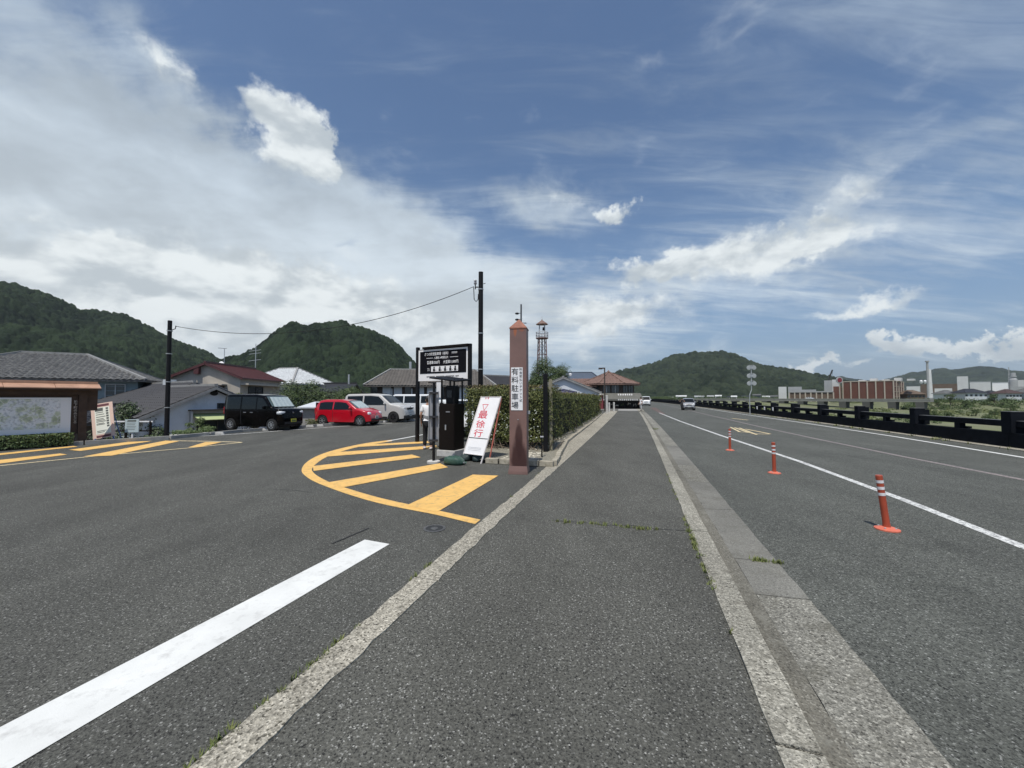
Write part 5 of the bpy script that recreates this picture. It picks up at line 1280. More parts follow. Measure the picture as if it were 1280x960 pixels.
# low hedge under the board
lh = thing('low_hedge', 'low clipped hedge growing under the map board', 'hedge', (mb0.x, mb0.y, 0), math.atan2(bx_.y, bx_.x))
p, q = boxcloud(6500, -5.2, -.25, -.12, .75, .05, .44, {'-y': .5, '+z': .45, '+x': .05}, .12, .04); p[:, 1] *= 1.0
leaves('foliage', p * [1, 1, 1] + [0, -.32, 0], q, np.full(len(p), .06), M_LEAFG, lh)['kind'] = 'stuff'; MB().box(-5.1, -.35, -.30, .3, 0, .36).build('shade_core', M_HCORE, lh)['kind'] = 'stuff'
o = MB().beam(mb0 + ml.normalized() * 5.5 + Vector((0, -.62, .04)), mb0 + Vector((-.1, -.50, .04)), .12, .16).build('board_kerb', M_CONCM); o['kind'] = 'structure'

# tall menu sign
sg_ = G(131, 551.8); ms = thing('tall_notice_stand', 'tall pale orange framed notice stand leaning back on blue legs', 'notice stand', (sg_.x, sg_.y, 0), R(18))
LT = Matrix.Rotation(R(-13), 4, 'X')
M_PEACH = mat('peach_border', (.72, .53, .44), .6); M_CREAM = mat('cream_sheet', (.78, .80, .70), .6); M_BLUE = mat('blue_leg', (.05, .12, .30), .5)
LT2 = LT @ Matrix.Rotation(R(-12), 4, 'Y')
MB().box(-.315, .315, -.015, .015, .14, 1.46, LT2).build('frame_panel', M_PEACH, ms); MB().box(-.215, .215, -.018, -.0155, .30, 1.30, LT2).build('sheet', M_CREAM, ms)
for sx in (-1, 1): MB().beam(LT2 @ Vector((sx * .25, 0, .16)), Vector((sx * .28, -.01, 0)), .035).build('leg', M_BLUE, ms); MB().beam(LT2 @ Vector((sx * .28, .02, 1.2)), Vector((sx * .28, .42, 0)), .03).build('rear_leg', M_BLUE, ms)
TMs = LT2 @ frame((0, -.0185, 0), (1, 0, 0), (0, 0, 1))
mb = MB()
for (x0, x1, y0, y1) in [(-.21, .21, 1.335, 1.42), (-.21, .20, .17, .25)]: mb.box(x0, x1, y0, y1, -.0025, .0, TMs)
mb.build('title_bars', mat('maroon_print', (.14, .045, .05), .6), ms)['kind'] = 'stuff'
mb = MB(); mb.box(-.20, .03, 1.16, 1.28, 0, .001, TMs)
for k, y in enumerate((1.10, 1.02, .93, .85, .80, .75, .68, .64, .40, .35)): mb.box(-.18, .03 + .03 * (k % 3), y, y + .025, 0, .001, TMs)
for k in range(8): mb.box(.11, .18, 1.20 - k * .095, 1.27 - k * .095, 0, .001, TMs)
mb.build('fine_print', mat('grey_print', (.10, .11, .10), .6), ms)['kind'] = 'stuff'
# small white sign
sg_ = G(164.5, 548.8); s2 = thing('small_notice', 'small pale blue notice on a short white post near the lot edge', 'notice', (sg_.x, sg_.y, 0), R(14))
MB().box(-.22, .22, -.015, .015, .26, .76).build('panel', mat('pale_blue_sheet', (.52, .62, .64), .5), s2); MB().box(-.025, .025, .016, .05, 0, .7).build('post', M_WHITEP, s2)
mb = MB()
for k in range(6): mb.box(-.16, .10 + .02 * (k % 3), -.017, -.0155, .36 + k * .062, .375 + k * .062)
mb.box(-.14, .14, -.017, -.0155, .69, .73); mb.build('fine_print', MATS['grey_print'], s2)['kind'] = 'stuff'
# lean-to canopy
M_SHEET = mat('white_corrugated_sheet', (.72, .72, .72), .6, noise=(3, .1))
g = G(180, 541, -.3); cn = thing('lean_to_canopy', 'small canopy with white sheet roof beside the lot edge pole', 'canopy', (g.x, g.y + .6, -.6))
MB().poly([(-.72, -.5, 1.62), (.95, -.5, 1.68), (1.25, .9, 1.80), (-.45, .9, 1.74)], .04).build('roof', M_SHEET, cn)
for a in ((-.6, -.4), (.62, -.45), (1.1, .8), (-.4, .8)): MB().tube([(a[0], a[1], -1.5), (a[0], a[1], 1.6)], .025, 6).build('post', M_GALV if a[1] < 0 and a[0] > 0 else M_DBROWN, cn)
MB().beam((-.35, -.44, .8), (.75, -.44, 1.62), .03).build('brace', M_GALV, cn); MB().box(-1.5, 1.5, .95, 1.01, -.8, 1.6).build('shade_backing', M_DBROWN, cn)  # dark sheet at the back added to stand for the shaded void under the canopy
# low rail behind notice stand
g = G(112, 549, 0); rf = thing('low_rail', 'low white railing behind the tall notice stand', 'railing', (g.x, g.y + .9, -.2))
for z in (.42, .8): MB().box(-.6, 1.6, -.02, .02, z, z + .05).build('rail', M_WHITEP if z > .5 else M_DBROWN, rf)
for x in (-.5, .5, 1.5): MB().box(x - .03, x + .03, -.03, .03, -.8, .85).build('rail_post', M_DBROWN, rf)

# ================================================================== BUILDINGS
def tile_plane(mb, A, B, C, D, pitch=.28, row=.30, hgt=.085):
    """pantiles over the plane with eave A-B and upper edge D-C (D above A)"""
    A, B, C, D = map(Vector, (A, B, C, D)); e = (B - A); Lw = e.length; e.normalize(); n = e.cross(D - A)
    if n.length < 1e-6: n = e.cross(C - A)
    n.normalize()
    if n.z < 0: n = -n
    u = n.cross(e)
    if u.z < 0: u = -u
    Hh = max((D - A).dot(u), (C - A).dot(u)); a = (D - A).dot(e); b = (C - A).dot(e); nc = max(2, int(Lw / pitch)); pw = Lw / nc
    prof = ((0, 0), (.28, .55), (.55, 1.0), (.82, .45), (1, 0))
    for c in range(nc):
        t = (c + .5) * pw; um = Hh
        if t < a: um = min(um, t / a * Hh)
        if t > b: um = min(um, (Lw - t) / max(1e-6, Lw - b) * Hh)
        if um < .1: continue
        nr = max(1, int(um / row)); rw = um / nr
        for r in range(nr):
            jit = random.uniform(-.006, .006)
            vs = []
            for (du, dh) in ((r * rw - .02, .030 + jit), ((r + 1) * rw, .004)):
                for fx_, fh in prof: vs.append(A + e * (c * pw + fx_ * pw) + u * du + n * (dh + fh * hgt))
            lo = [A + e * (c * pw + fx_ * pw) + u * (r * rw - .02) - n * .005 for fx_ in (0, .28, .55, .82, 1)]
            mb.add(vs + lo, [(k, k + 1, k + 6, k + 5) for k in range(4)] + [(10 + k, 11 + k, k + 1, k) for k in range(4)])


def rib_plane(mb, A, B, C, D, pitch=.45, hgt=.04):
    A, B, C, D = map(Vector, (A, B, C, D)); L_ = (B - A).length; n = (B - A).cross(D - A).normalized()
    if n.z < 0: n = -n
    k = int(L_ / pitch)
    for i in range(k + 1):
        t = i / k; mb.beam(A.lerp(B, t) + n * hgt / 2, D.lerp(C, t) + n * hgt / 2, .04, hgt, up=n)


def house(name, label, loc, yaw, L, W, z0, z1, rh, kind, wallm, roofm, over=.5, ridge=None, tiles='tile', wins=(), cat='house', trim=None, group=None, pitch=.28, base=None):
    """rectangle L (x) by W (y); front is -y. kind: hip | gable (ridge along x) | gabley (ridge along y)"""
    t = thing(name, label, cat, (loc[0], loc[1], z0), yaw, group); h = z1 - z0; l, w = L / 2, W / 2
    fl = MB(); fl.box(-l, l, -w, w, 0, h)
    if kind == 'gable': fl.add([(-l, -w, h), (-l, w, h), (-l, 0, h + rh * (w / (w + over)))], [(0, 1, 2)]); fl.add([(l, -w, h), (l, w, h), (l, 0, h + rh * (w / (w + over)))], [(0, 2, 1)])
    if kind == 'gabley': fl.add([(-l, -w, h), (l, -w, h), (0, -w, h + rh * (l / (l + over)))], [(0, 1, 2)]); fl.add([(-l, w, h), (l, w, h), (0, w, h + rh * (l / (l + over)))], [(0, 2, 1)])
    fl.build('wall', wallm, t)
    X, Y = l + over, w + over; ze = h - .06; zr = h + rh
    if kind == 'hip':
        r_ = (ridge if ridge is not None else max(0, L - W)) / 2
        planes = [((-X, -Y, ze), (X, -Y, ze), (r_, 0, zr), (-r_, 0, zr)), ((X, Y, ze), (-X, Y, ze), (-r_, 0, zr), (r_, 0, zr)), ((X, -Y, ze), (X, Y, ze), (r_, 0, zr), (r_, 0, zr)), ((-X, Y, ze), (-X, -Y, ze), (-r_, 0, zr), (-r_, 0, zr))]
        ridges = [((-r_, 0, zr), (r_, 0, zr))] + [((sx * X, sy * Y, ze), (sx * r_, 0, zr)) for sx in (-1, 1) for sy in (-1, 1)]
    elif kind == 'gable':
        planes = [((-X, -Y, ze), (X, -Y, ze), (X, 0, zr), (-X, 0, zr)), ((X, Y, ze), (-X, Y, ze), (-X, 0, zr), (X, 0, zr))]; ridges = [((-X, 0, zr), (X, 0, zr))]
    else:
        planes = [((X, -Y, ze), (X, Y, ze), (0, Y, zr), (0, -Y, zr)), ((-X, Y, ze), (-X, -Y, ze), (0, -Y, zr), (0, Y, zr))]; ridges = [((0, -Y, zr), (0, Y, zr))]
    mb = MB()
    for A, B, C, D_ in planes:
        pts = [Vector(A), Vector(B), Vector(C), Vector(D_)]; 
        if (pts[2] - pts[3]).length < 1e-4: pts = pts[:3]
        n = (pts[1] - pts[0]).cross(pts[2] - pts[0]).normalized()
        mb.add(pts + [p - Vector((0, 0, .12)) for p in pts], [tuple(range(len(pts))), tuple(range(2 * len(pts) - 1, len(pts) - 1, -1))] + [(i, i + len(pts), (i + 1) % len(pts) + len(pts), (i + 1) % len(pts)) for i in range(len(pts))])
    rf = mb.build('roof', roofm, t)
    if tiles:
        tm = MB()
        for k, q in enumerate(planes):
            if tiles == 'tile': tile_plane(tm, *q, pitch=pitch, row=pitch * 1.05)
            elif len(set(q)) == 4: rib_plane(tm, *q)
        if tm.v: tm.build('tiles' if tiles == 'tile' else 'roof_ribs', roofm, rf)['kind'] = 'stuff'
    for a, b in ridges: MB().beam(Vector(a) + Vector((0, 0, .07)), Vector(b) + Vector((0, 0, .07)), .19, .17).build('ridge_cap', trim or roofm, rf)
    if kind != 'hip' and trim:
        for A, B, C, D_ in planes:
            for p, q in ((A, D_), (B, C)): MB().beam(Vector(p) + Vector((0, 0, -.12)), Vector(q) + Vector((0, 0, -.10)), .07, .14).build('bargeboard', trim, rf)
    for wn in wins:
        side, x, z, ww, wh_ = wn[:5]; fm = wn[5] if len(wn) > 5 else M_FRAME; z -= z0
        Mx = {'f': Matrix.Translation((x, -w, z)), 'r': Matrix.Translation((l, x, z)) @ Matrix.Rotation(R(90), 4, 'Z'), 'l': Matrix.Translation((-l, x, z)) @ Matrix.Rotation(R(-90), 4, 'Z')}[side]
        mb = MB(); b_ = .05
        for q in ((-ww / 2, ww / 2, -wh_ / 2, -wh_ / 2 + b_), (-ww / 2, ww / 2, wh_ / 2 - b_, wh_ / 2), (-ww / 2, -ww / 2 + b_, -wh_ / 2 + b_, wh_ / 2 - b_), (ww / 2 - b_, ww / 2, -wh_ / 2 + b_, wh_ / 2 - b_), (-b_ / 2, b_ / 2, -wh_ / 2 + b_, wh_ / 2 - b_)):
            mb.box(q[0], q[1], -.07, .03, q[2], q[3], Mx)
        f = mb.build('window', fm, t)
        MB().box(-ww / 2 + b_, ww / 2 - b_, -.02, .02, -wh_ / 2 + b_, wh_ / 2 - b_, Mx).build('pane', M_PANE, f)
    return t


M_FRAME = mat('window_frame', (.45, .46, .46), .5); M_PANE = mat('window_pane', (.03, .04, .045), .12, spec=.7); M_FRAMED = mat('dark_window_frame', (.03, .028, .026), .5)
M_TILEG = mat('grey_roof_tile', (.085, .085, .082), .6, noise=(2, .25), wear=(6, (.26, .26, .24), .50, .72)); M_TILED = mat('dark_roof_tile', (.022, .023, .027), .55, noise=(3, .25))
M_TILEW = mat('silvery_roof_tile', (.55, .57, .57), .4, noise=(5, .2), wear=(9, (.30, .31, .31), .52, .66)); M_TILEB = mat('brown_grey_tile', (.115, .105, .092), .8, noise=(1.5, .2), wear=(1.0, (.16, .14, .12), .5, .7))
M_MAROON = mat('maroon_sheet_roof', (.085, .028, .028), .5, noise=(2, .2)); M_TERRA = mat('terracotta_tile', (.18, .112, .088), .7, noise=(3, .2))
M_BLUEROOF = mat('blue_grey_sheet_roof', (.075, .095, .125), .5, noise=(1, .1)); M_WBLUE = mat('blue_grey_siding', (.20, .26, .28), .75, noise=(3, .15)); M_WGREY = mat('pale_grey_plaster', (.52, .55, .57), .85, noise=(1.5, .08), wear=(1.2, (.42, .44, .44), .55, .8))
M_WBEIGE = mat('beige_mortar_wall', (.42, .385, .33), .85, noise=(1.2, .1)); M_WWHITE = mat('white_plaster', (.62, .64, .66), .8, noise=(1, .06)); M_WBROWN = mat('dark_timber_wall', (.05, .038, .030), .8, noise=(2, .25)); M_RIDGE = mat('ridge_mortar', (.26, .26, .25), .7, noise=(4, .2))

# H1 tiled house behind the map board
def fc_(px, D, W, yaw):
    a = P(px, 497, D); return Vector((a.x - math.sin(yaw) * W / 2, D + math.cos(yaw) * W / 2, 0))
c = fc_(34, 26.5, 7.6, R(32))
h1 = house('tiled_house', 'two-storey house with grey tiled hipped roof and blue-grey siding behind the map board', c, R(32), 11.0, 7.6, -2.6, 2.95, 1.95, 'hip', M_WBLUE, M_TILEG, over=.55, ridge=3.4, trim=M_RIDGE, wins=[('f', 4.3, 2.0, 1.1, 1.2), ('f', 2.8, 1.95, .8, 1.1), ('f', 4.6, -.2, 1.0, 1.0)], pitch=.34)
MB().box(-5.9, 1.55, -4.2, -3.8, 4.3, 5.45).build('dark_eave_wall', M_WBROWN, h1)
for z in np.arange(.6, 5.4, .34): MB().box(1.6, 5.5, -3.83, -3.805, z, z + .035).build('siding_lap', M_WBLUE, h1)
c = P(8, 468, 42); house('distant_house', 'small tiled roof just visible at the far left beyond the big tiled house', (c.x, 46), R(30), 9, 6, -2.6, 3.5, 1.6, 'hip', M_WGREY, M_TILEG, tiles=None)
# H2 dark roof houses with grey gable
Y2 = R(58); c = fc_(266, 22.6, 6.0, Y2)
h2 = house('gabled_house', 'low house with dark roof and pale grey gable wall beside the black van', c, Y2, 6.0, 6.0, -2.6, .62, 1.62, 'gabley', mat('whitewashed_wall', (.70, .73, .75), .85, noise=(1.2, .08), wear=(1.5, (.52, .54, .55), .55, .8)), M_TILED, over=.42, trim=M_RIDGE, wins=[('f', .40, 1.12, .36, .32, M_FRAMED), ('f', .25, -.15, 2.0, .95, M_FRAMED)], pitch=.3)
MB().ell((.05, -3.03, 4.45), .20, .03, .14, 12, 6).build('gable_vent', M_DARK, h2)
MB().box(-1.15, 2.4, -3.45, -3.02, 3.46, 3.53).build('canopy_beam', M_WBROWN, h2)
MB().poly([(-.85, -3.75, 2.98), (1.6, -3.75, 2.98), (1.5, -3.05, 3.32), (-1.05, -3.05, 3.32)], .03).build('green_awning', mat('green_awning', (.40, .46, .22), .8), h2)
MB().box(-1.12, -1.05, -3.4, -3.1, 0, 3.46).build('awning_post', M_GALV, h2)
c = fc_(239, 26.6, 8.5, Y2)
h2b = house('gabled_house', 'larger dark roofed house stepped behind the grey gable, its verge beside the lot edge pole', c, Y2, 5.6, 8.5, -2.6, 1.25, 1.35, 'gabley', M_WGREY, M_TILED, over=.5, trim=M_RIDGE, pitch=.3)
MB().box(-.4, .2, -1.0, -.4, 4.9, 5.5).build('chimney', M_WGREY, h2b)
c = fc_(170, 23.0, 6.0, R(35))
house('lean_shed', 'low dark shed roof left of the grey gable, behind the small notice', c, R(35), 6.5, 5.0, -2.6, .2, .9, 'gable', M_WBROWN, M_TILED, over=.35, trim=M_TILED, pitch=.3)
# H3 beige house with maroon roof
c = P(262, 480, 33)
h3 = house('maroon_roof_house', 'beige two-storey house with maroon sheet roof above the dark roofed houses', fc_(258, 35, 7.5, R(6)), R(6), 5.6, 7.5, -2.6, 3.45, 1.25, 'gabley', M_WBEIGE, M_MAROON, over=.35, tiles='rib', wins=[('r', -1.2, 1.8, 2.6, 1.7, M_FRAMED), ('f', -1.6, 2.1, .9, .9)], trim=M_MAROON)
MB().box(2.85, 3.7, -3.7, 3.2, 3.3, 3.42).build('balcony_floor', M_WBEIGE, h3); MB().box(3.6, 3.7, -3.7, 3.2, 3.42, 3.9).build('balcony_wall', M_WBEIGE, h3); MB().box(2.81, 3.5, -3.72, 3.5, 5.35, 5.5).build('balcony_roof', M_WBEIGE, h3)
MB().box(.3, 1.5, -4.3, -3.78, 4.3, 5.3).build('bay_box', M_WBROWN, h3); MB().box(.1, 1.7, -4.5, -3.78, 5.3, 5.4).build('bay_roof', M_WBEIGE, h3)
MB().box(-.9, -.5, -4.1, -3.8, 6.3, 7.0).build('end_tile', M_MAROON, h3)
q = P(280, 462, 38); an = thing('tv_antenna', 'white dish and thin antenna mast on the maroon roofed house', 'antenna', (q.x, q.y, q.z - .8))
MB().tube([(0, 0, 0), (0, 0, 2.9)], .03, 6).build('mast', M_GALV, an); MB().ell((-.2, -.1, 1.25), .3, .1, .34, 12, 8).build('dish', M_WHITEP, an, smooth=True); MB().beam((-.6, 0, 2.9), (.2, 0, 2.85), .06).build('top_bar', M_GALV, an)
q = P(319, 470, 52); an = thing('tv_antenna', 'tall thin antenna mast left of the silvery tiled roof', 'antenna', (q.x, q.y, q.z))
MB().tube([(0, 0, 0), (0, 0, 4.3)], .05, 6).build('mast', M_GALV, an)
for z in (2.0, 2.9, 3.3): MB().beam((-.9, 0, z), (.7, 0, z + .2), .05).build('element', M_GALV, an)
# H4 silvery roof
c = P(362, 470, 48)
house('silvery_roof_house', 'house with bright silvery tiled hipped roof behind the round tree', (c.x - 1.3, 50), R(-14), 7.4, 6.6, -2.6, 3.3, 2.0, 'hip', M_WGREY, M_TILEW, over=.6, ridge=2.8, trim=M_RIDGE, wins=[('f', 2.6, 2.0, 1.4, 1.1)], pitch=.34)
# H5
c = P(412, 480, 50); house('small_roof_house', 'dark low roof with pale gable end left of the long brown roof', (c.x, 50.5), R(4), 5.6, 5, -2.6, 2.4, 1.0, 'gable', M_WBEIGE, M_TILED, over=.4, tiles=None, trim=M_TILED)
q = P(436, 480, 49); an = thing('roof_post', 'short grey post on the small dark roof', 'post', (q.x, q.y, q.z)); MB().box(-.08, .08, -.08, .08, 0, 1.2).build('shaft', M_GALV, an)
# H6 long brown grey hip roof
c = P(520, 480, 42)
h6 = house('long_roof_house', 'long two-storey house with brown-grey roof and white panelled walls behind the parked cars', (c.x + .9, 47), R(8), 13.0, 7.5, -2.6, 2.95, 1.95, 'hip', M_WBROWN, M_TILEB, over=.6, ridge=10.0, tiles='tile', trim=M_RIDGE, pitch=.34)
for i in range(11):
    x = -6.4 + i * 1.18; wd = .86 if i % 3 else .62
    MB().box(x, x + wd, -3.80, -3.752, 3.75, 5.35).build('wall_panel', M_WGREY if i % 3 else M_PANE, h6)
    MB().box(x + wd + .05, x + wd + .17, -3.83, -3.752, 3.3, 5.2).build('wall_post', M_WGREY if i % 2 else M_WBROWN, h6)
MB().box(-6.9, 6.9, -4.6, -3.77, 3.0, 3.25).build('lower_eave', M_TILED, h6)
q = P(513, 462, 60); an = thing('roof_post', 'pale chimney post rising behind the long brown roof', 'post', (q.x, q.y, q.z)); MB().box(-.15, .15, -.15, .15, -2, 1.2).build('shaft', M_GALV, an)
# H7 traditional roofs between pole and pillar
c = P(622, 478, 52)
house('traditional_house', 'dark tiled roof with pale gable just left of the brown pillar', (c.x, 53), R(35), 7.0, 5.6, -.3, 2.6, 1.9, 'gable', M_WGREY, M_TILED, over=.7, tiles='tile', trim=M_RIDGE, pitch=.36)
c = P(612, 486, 46); house('traditional_house', 'lower stepped dark roof in front of the tiled gable beside the pillar', (c.x, 47), R(35), 5.0, 4.2, -.3, 1.6, 1.1, 'gable', M_WGREY, M_TILED, over=.6, tiles='tile', trim=M_RIDGE, pitch=.36)
c = P(586, 476, 60); house('distant_house', 'grey roofed house seen through the posts of the fee board', (c.x, 62), R(10), 12, 6, -1, 2.6, 1.4, 'hip', M_WGREY, M_TILEG, tiles=None)
q = P(596, 470, 55); an = thing('tv_antenna', 'small antenna behind the utility pole', 'antenna', (q.x + .3, q.y, q.z - .3)); MB().tube([(0, 0, 0), (0, 0, 1.3)], .04, 6).build('mast', M_GALV, an); MB().beam((-.9, 0, 1.2), (.5, 0, 1.25), .05).build('element', M_GALV, an)
# H8 white gable, H9 blue roof
c = P(716, 485, 46)
house('white_gable_house', 'white walled house with one long sloping dark roof beyond the hedge', (c.x - .9, 49), R(-4), 8.2, 6, -.3, 2.25, 1.75, 'gabley', M_WWHITE, M_TILEG, over=.3, tiles='tile', trim=M_RIDGE, wins=[('f', 1.6, 1.2, 1.3, .35, M_FRAMED)], pitch=.36)
c = P(726, 475, 72)
house('blue_roof_building', 'building with broad blue-grey metal roof behind the white gable', (c.x + .6, 78), R(-6), 8.6, 8, -.3, 4.25, 2.3, 'hip', M_WBROWN, M_BLUEROOF, over=.6, ridge=5.2, tiles=None, trim=M_BLUEROOF)
q = P(704, 470, 58); an = thing('roof_tank', 'small white tank on the edge of the blue-grey roof', 'tank', (P(713, 470, 66).x, 66, P(713, 470, 66).z)); MB().lathe([(.22, 0), (.25, .1), (.25, .35), (.15, .45)], 12).build('drum', M_WHITEP, an, smooth=True)

# corner shop with octagonal terracotta roof
SH = P(765, 490, 58); sx_, sy_ = SH.x, 60.0
shp = thing('corner_shop', 'two-storey shop with octagonal orange tiled roof and grey awning at the end of the sidewalk', 'shop', (sx_, sy_, -.05), R(-8))
def octo(r, z, k=1.18): return [Vector((math.cos(R(22.5 + 45 * i)) * r * k, math.sin(R(22.5 + 45 * i)) * r, z)) for i in range(8)]
ze = 3.75; zr = 5.55
mb = MB(); a, b = octo(3.25, 1.9), octo(3.25, ze); mb.add(a + b, [(i, (i + 1) % 8, (i + 1) % 8 + 8, i + 8) for i in range(8)] + [tuple(range(8, 16))]); mb.build('upper_wall', M_WBROWN, shp)
rim = octo(4.05, ze - .08); apex = Vector((0, 0, zr)); mb = MB()
mb.add(rim + [apex], [(i, (i + 1) % 8, 8) for i in range(8)]); mb.add([v - Vector((0, 0, .18)) for v in rim] + rim, [(i, (i + 1) % 8, (i + 1) % 8 + 8, i + 8) for i in range(8)] + [tuple(range(7, -1, -1))]); rf = mb.build('roof', M_TERRA, shp)
tm = MB()
for i in range(8): tile_plane(tm, rim[i], rim[(i + 1) % 8], apex, apex, pitch=.42, row=.44, hgt=.07)
tm.build('tiles', M_TERRA, rf)['kind'] = 'stuff'
for i in range(8): MB().beam(rim[i] + Vector((0, 0, .06)), apex + Vector((0, 0, .06)), .2, .16).build('hip_ridge', M_TERRA, rf)
MB().lathe([(.12, zr - .02), (.2, zr + .1), (.05, zr + .3)], 8).build('finial', M_TERRA, rf)
for i, (a_, b_) in enumerate(zip(octo(3.26, 0), octo(3.26, 0)[1:] + octo(3.26, 0)[:1])):
    if (a_ + b_).y < .5:
        for t0, t1 in ((.12, .46), (.54, .88)):
            p0, p1 = a_.lerp(b_, t0), a_.lerp(b_, t1); n_ = Vector(((b_ - a_).y, -(b_ - a_).x, 0)).normalized() * .03
            o = MB().add([p + n_ * k + Vector((0, 0, z)) for k in (1, 2) for p, z in ((p0, 2.35), (p1, 2.35), (p1, 3.4), (p0, 3.4))], [(0, 1, 2, 3), (7, 6, 5, 4), (0, 4, 5, 1), (1, 5, 6, 2), (2, 6, 7, 3), (3, 7, 4, 0)]).build('window', M_PANE, shp)
            MB().beam(p0.lerp(p1, .5) + n_ * 2.4 + Vector((0, 0, 2.35)), p0.lerp(p1, .5) + n_ * 2.4 + Vector((0, 0, 3.4)), .07).build('mullion', M_FRAME if i % 2 else M_FRAMED, o)
MB().box(-7.2, -2.2, -2.2, 2.5, -.2, 3.35).build('side_wing', M_WBROWN, shp)
wr_ = [(-7.8, -2.9, 3.3), (-2.0, -2.9, 3.3), (-2.6, 0, 4.55), (-7.2, 0, 4.55)]; MB().poly(wr_, .12).build('wing_roof', M_TERRA, shp); tm = MB(); tile_plane(tm, wr_[0], wr_[1], wr_[2], wr_[3], pitch=.42, row=.44, hgt=.07); tm.build('wing_tiles', M_TERRA, shp)['kind'] = 'stuff'
MB().box(-3.9, 4.0, -3.0, 3.6, 0, 1.88).build('ground_floor', M_DARK, shp)
for x in (-3.9, -1.9, .3, 2.3, 3.9): MB().box(x - .08, x + .08, -3.5, -3.3, 0, 1.5).build('front_post', M_WBROWN, shp)
awn = MB().poly([(-4.3, -4.6, 1.45), (4.3, -4.6, 1.45), (4.1, -3.2, 2.30), (-4.1, -3.2, 2.30)], .06).build('awning', mat('grey_awning', (.115, .115, .10), .85, noise=(2, .15)), shp)
MB().box(-4.3, 4.3, -4.63, -4.58, 1.22, 1.46).build('awning_valance', MATS['grey_awning'], shp)
AW = frame((0, -4.64, 0), (1, 0, 0), (0, .855, .52)); mb = MB()
An = Matrix.Translation((0, -4.60, 1.47)) @ Matrix.Rotation(R(31.3), 4, 'X')
random.seed(5)
for (x0, x1, y) in ((-3.6, -1.6, .9), (.9, 3.0, .9)):
    x = x0
    while x < x1: w_ = random.uniform(.16, .26); [mb.box(x + q[0] * w_, x + q[1] * w_, y + q[2] * .4, y + q[3] * .4, .02, .035, An) for q in ((0, .9, .8, 1), (.35, .55, 0, .8), (0, .9, .35, .5), (.1, .3, 0, .3))]; x += w_ + .09
mb.build('upper_lettering', M_WHITEL, awn)['kind'] = 'stuff'
mb = MB()
for (x0, x1) in ((-3.9, -3.4), (-3.1, -2.5), (-2.1, -.9), (.8, 3.6)):
    x = x0
    while x < x1: w_ = random.uniform(.16, .24); [mb.box(x + q[0] * w_, x + q[1] * w_, -4.645, -4.632, 1.24 + q[2] * .2, 1.24 + q[3] * .2) for q in ((0, .9, .8, 1), (.35, .55, 0, .8), (0, .9, .3, .5))]; x += w_ + .08
mb.build('valance_lettering', M_WHITEL, awn)['kind'] = 'stuff'
random.seed(9)
for i, x in enumerate((-3.4, -2.7, -1.4, -.7, .2, 1.0, 1.9, 2.8, 3.4)):
    hh = random.uniform(.6, 1.1)
    sd = thing('shop_display', ['potted plant at the left end of the shop front', 'small rack second from the left under the awning', 'dark display stand left of the shop centre', 'low display with pale goods near the shop centre', 'tall display in the middle of the shop front', 'display right of the shop centre', 'display with hanging goods under the right lettering', 'display second from the right end of the shop front', 'rightmost display under the shop awning'][i], 'display stand', (shp.location.x + x, shp.location.y - 3.9 + .1 * (i % 2), -.05), R(-8), 'display stands under the shop awning')
    MB().box(-.25, .25, -.2, .2, 0, hh * .6, taper=.9).build('stand', M_DBROWN, sd)
    mb = MB(); [mb.ell((random.uniform(-.2, .2), random.uniform(-.15, .1), hh * .6 + random.uniform(.03, .35)), .09, .08, .08, 7, 5) for _ in range(6)]; mb.build('goods', M_LEAFD if i in (0, 5) else mat('mixed_goods', (.12, .11, .09), .8, var=(.5, .48, .42)), sd)['kind'] = 'stuff'
# red vending/sign board left of the shop
q = P(749, 497, 55); vb = thing('red_shop_board', 'dark red board with white square left of the street lamp', 'sign board', (q.x, 55, -.05), R(-8)); MB().box(-.55, .55, -.15, .15, 0, 2.0).build('board', mat('dark_red_board', (.16, .03, .035), .7), vb); MB().box(-.05, .30, -.17, -.152, 1.25, 1.65).build('white_square', M_WHITEP, vb); MB().box(-.7, .7, -.4, .2, 2.0, 2.1).build('board_roof', M_WBEIGE, vb)
# street lamp
q = P(757.5, 497, 47); lp = thing('street_lamp', 'slim brown street lamp with a short square arm in front of the corner shop', 'street lamp', (RP(47.5, -3.2).x, RP(47.5, -3.2).y, 0), R(-17))
MB().box(-.07, .07, -.07, .07, 0, 5.15).build('pole', M_WBROWN, lp); MB().box(-.70, .07, -.05, .05, 5.02, 5.15).build('arm', M_WBROWN, lp); MB().box(-.72, -.25, -.09, .09, 4.96, 5.018).build('lamp_head', M_DBROWN, lp)
# pale posts at the end of the hedge
for lb, s, o_, hh, r in [('tall pale stone post at the end of the hedge', 40.6, -2.62, 1.75, .10), ('short pale post beyond the tall post at the hedge end', 44, -2.55, 1.0, .08), ('second short pale post nearer the shop', 47.0, -2.15, 1.0, .09)]:
    p = RP(s, o_); t = thing('stone_post', lb, 'post', p); MB().box(-r, r, -r, r, 0, hh, taper=.92).build('shaft', M_CONCL, t, bevel=.01); MB().box(-r * 1.05, r * 1.05, -r * 1.05, r * 1.05, hh, hh + .06, taper=.6).build('cap', M_CONCL, t)
# forecourt at the shop
o = flat_poly('shop_forecourt', [RP(49.9, -4.5), RP(49.9, .78), RP(70, 1.28), RP(80, 1.28), RP(80, -12), RP(49.9, -12)], -.004, M_CONCM)
strip('kerb_return', .585, 1.3, 49.9, 68, .010, M_KERB, th=.12)

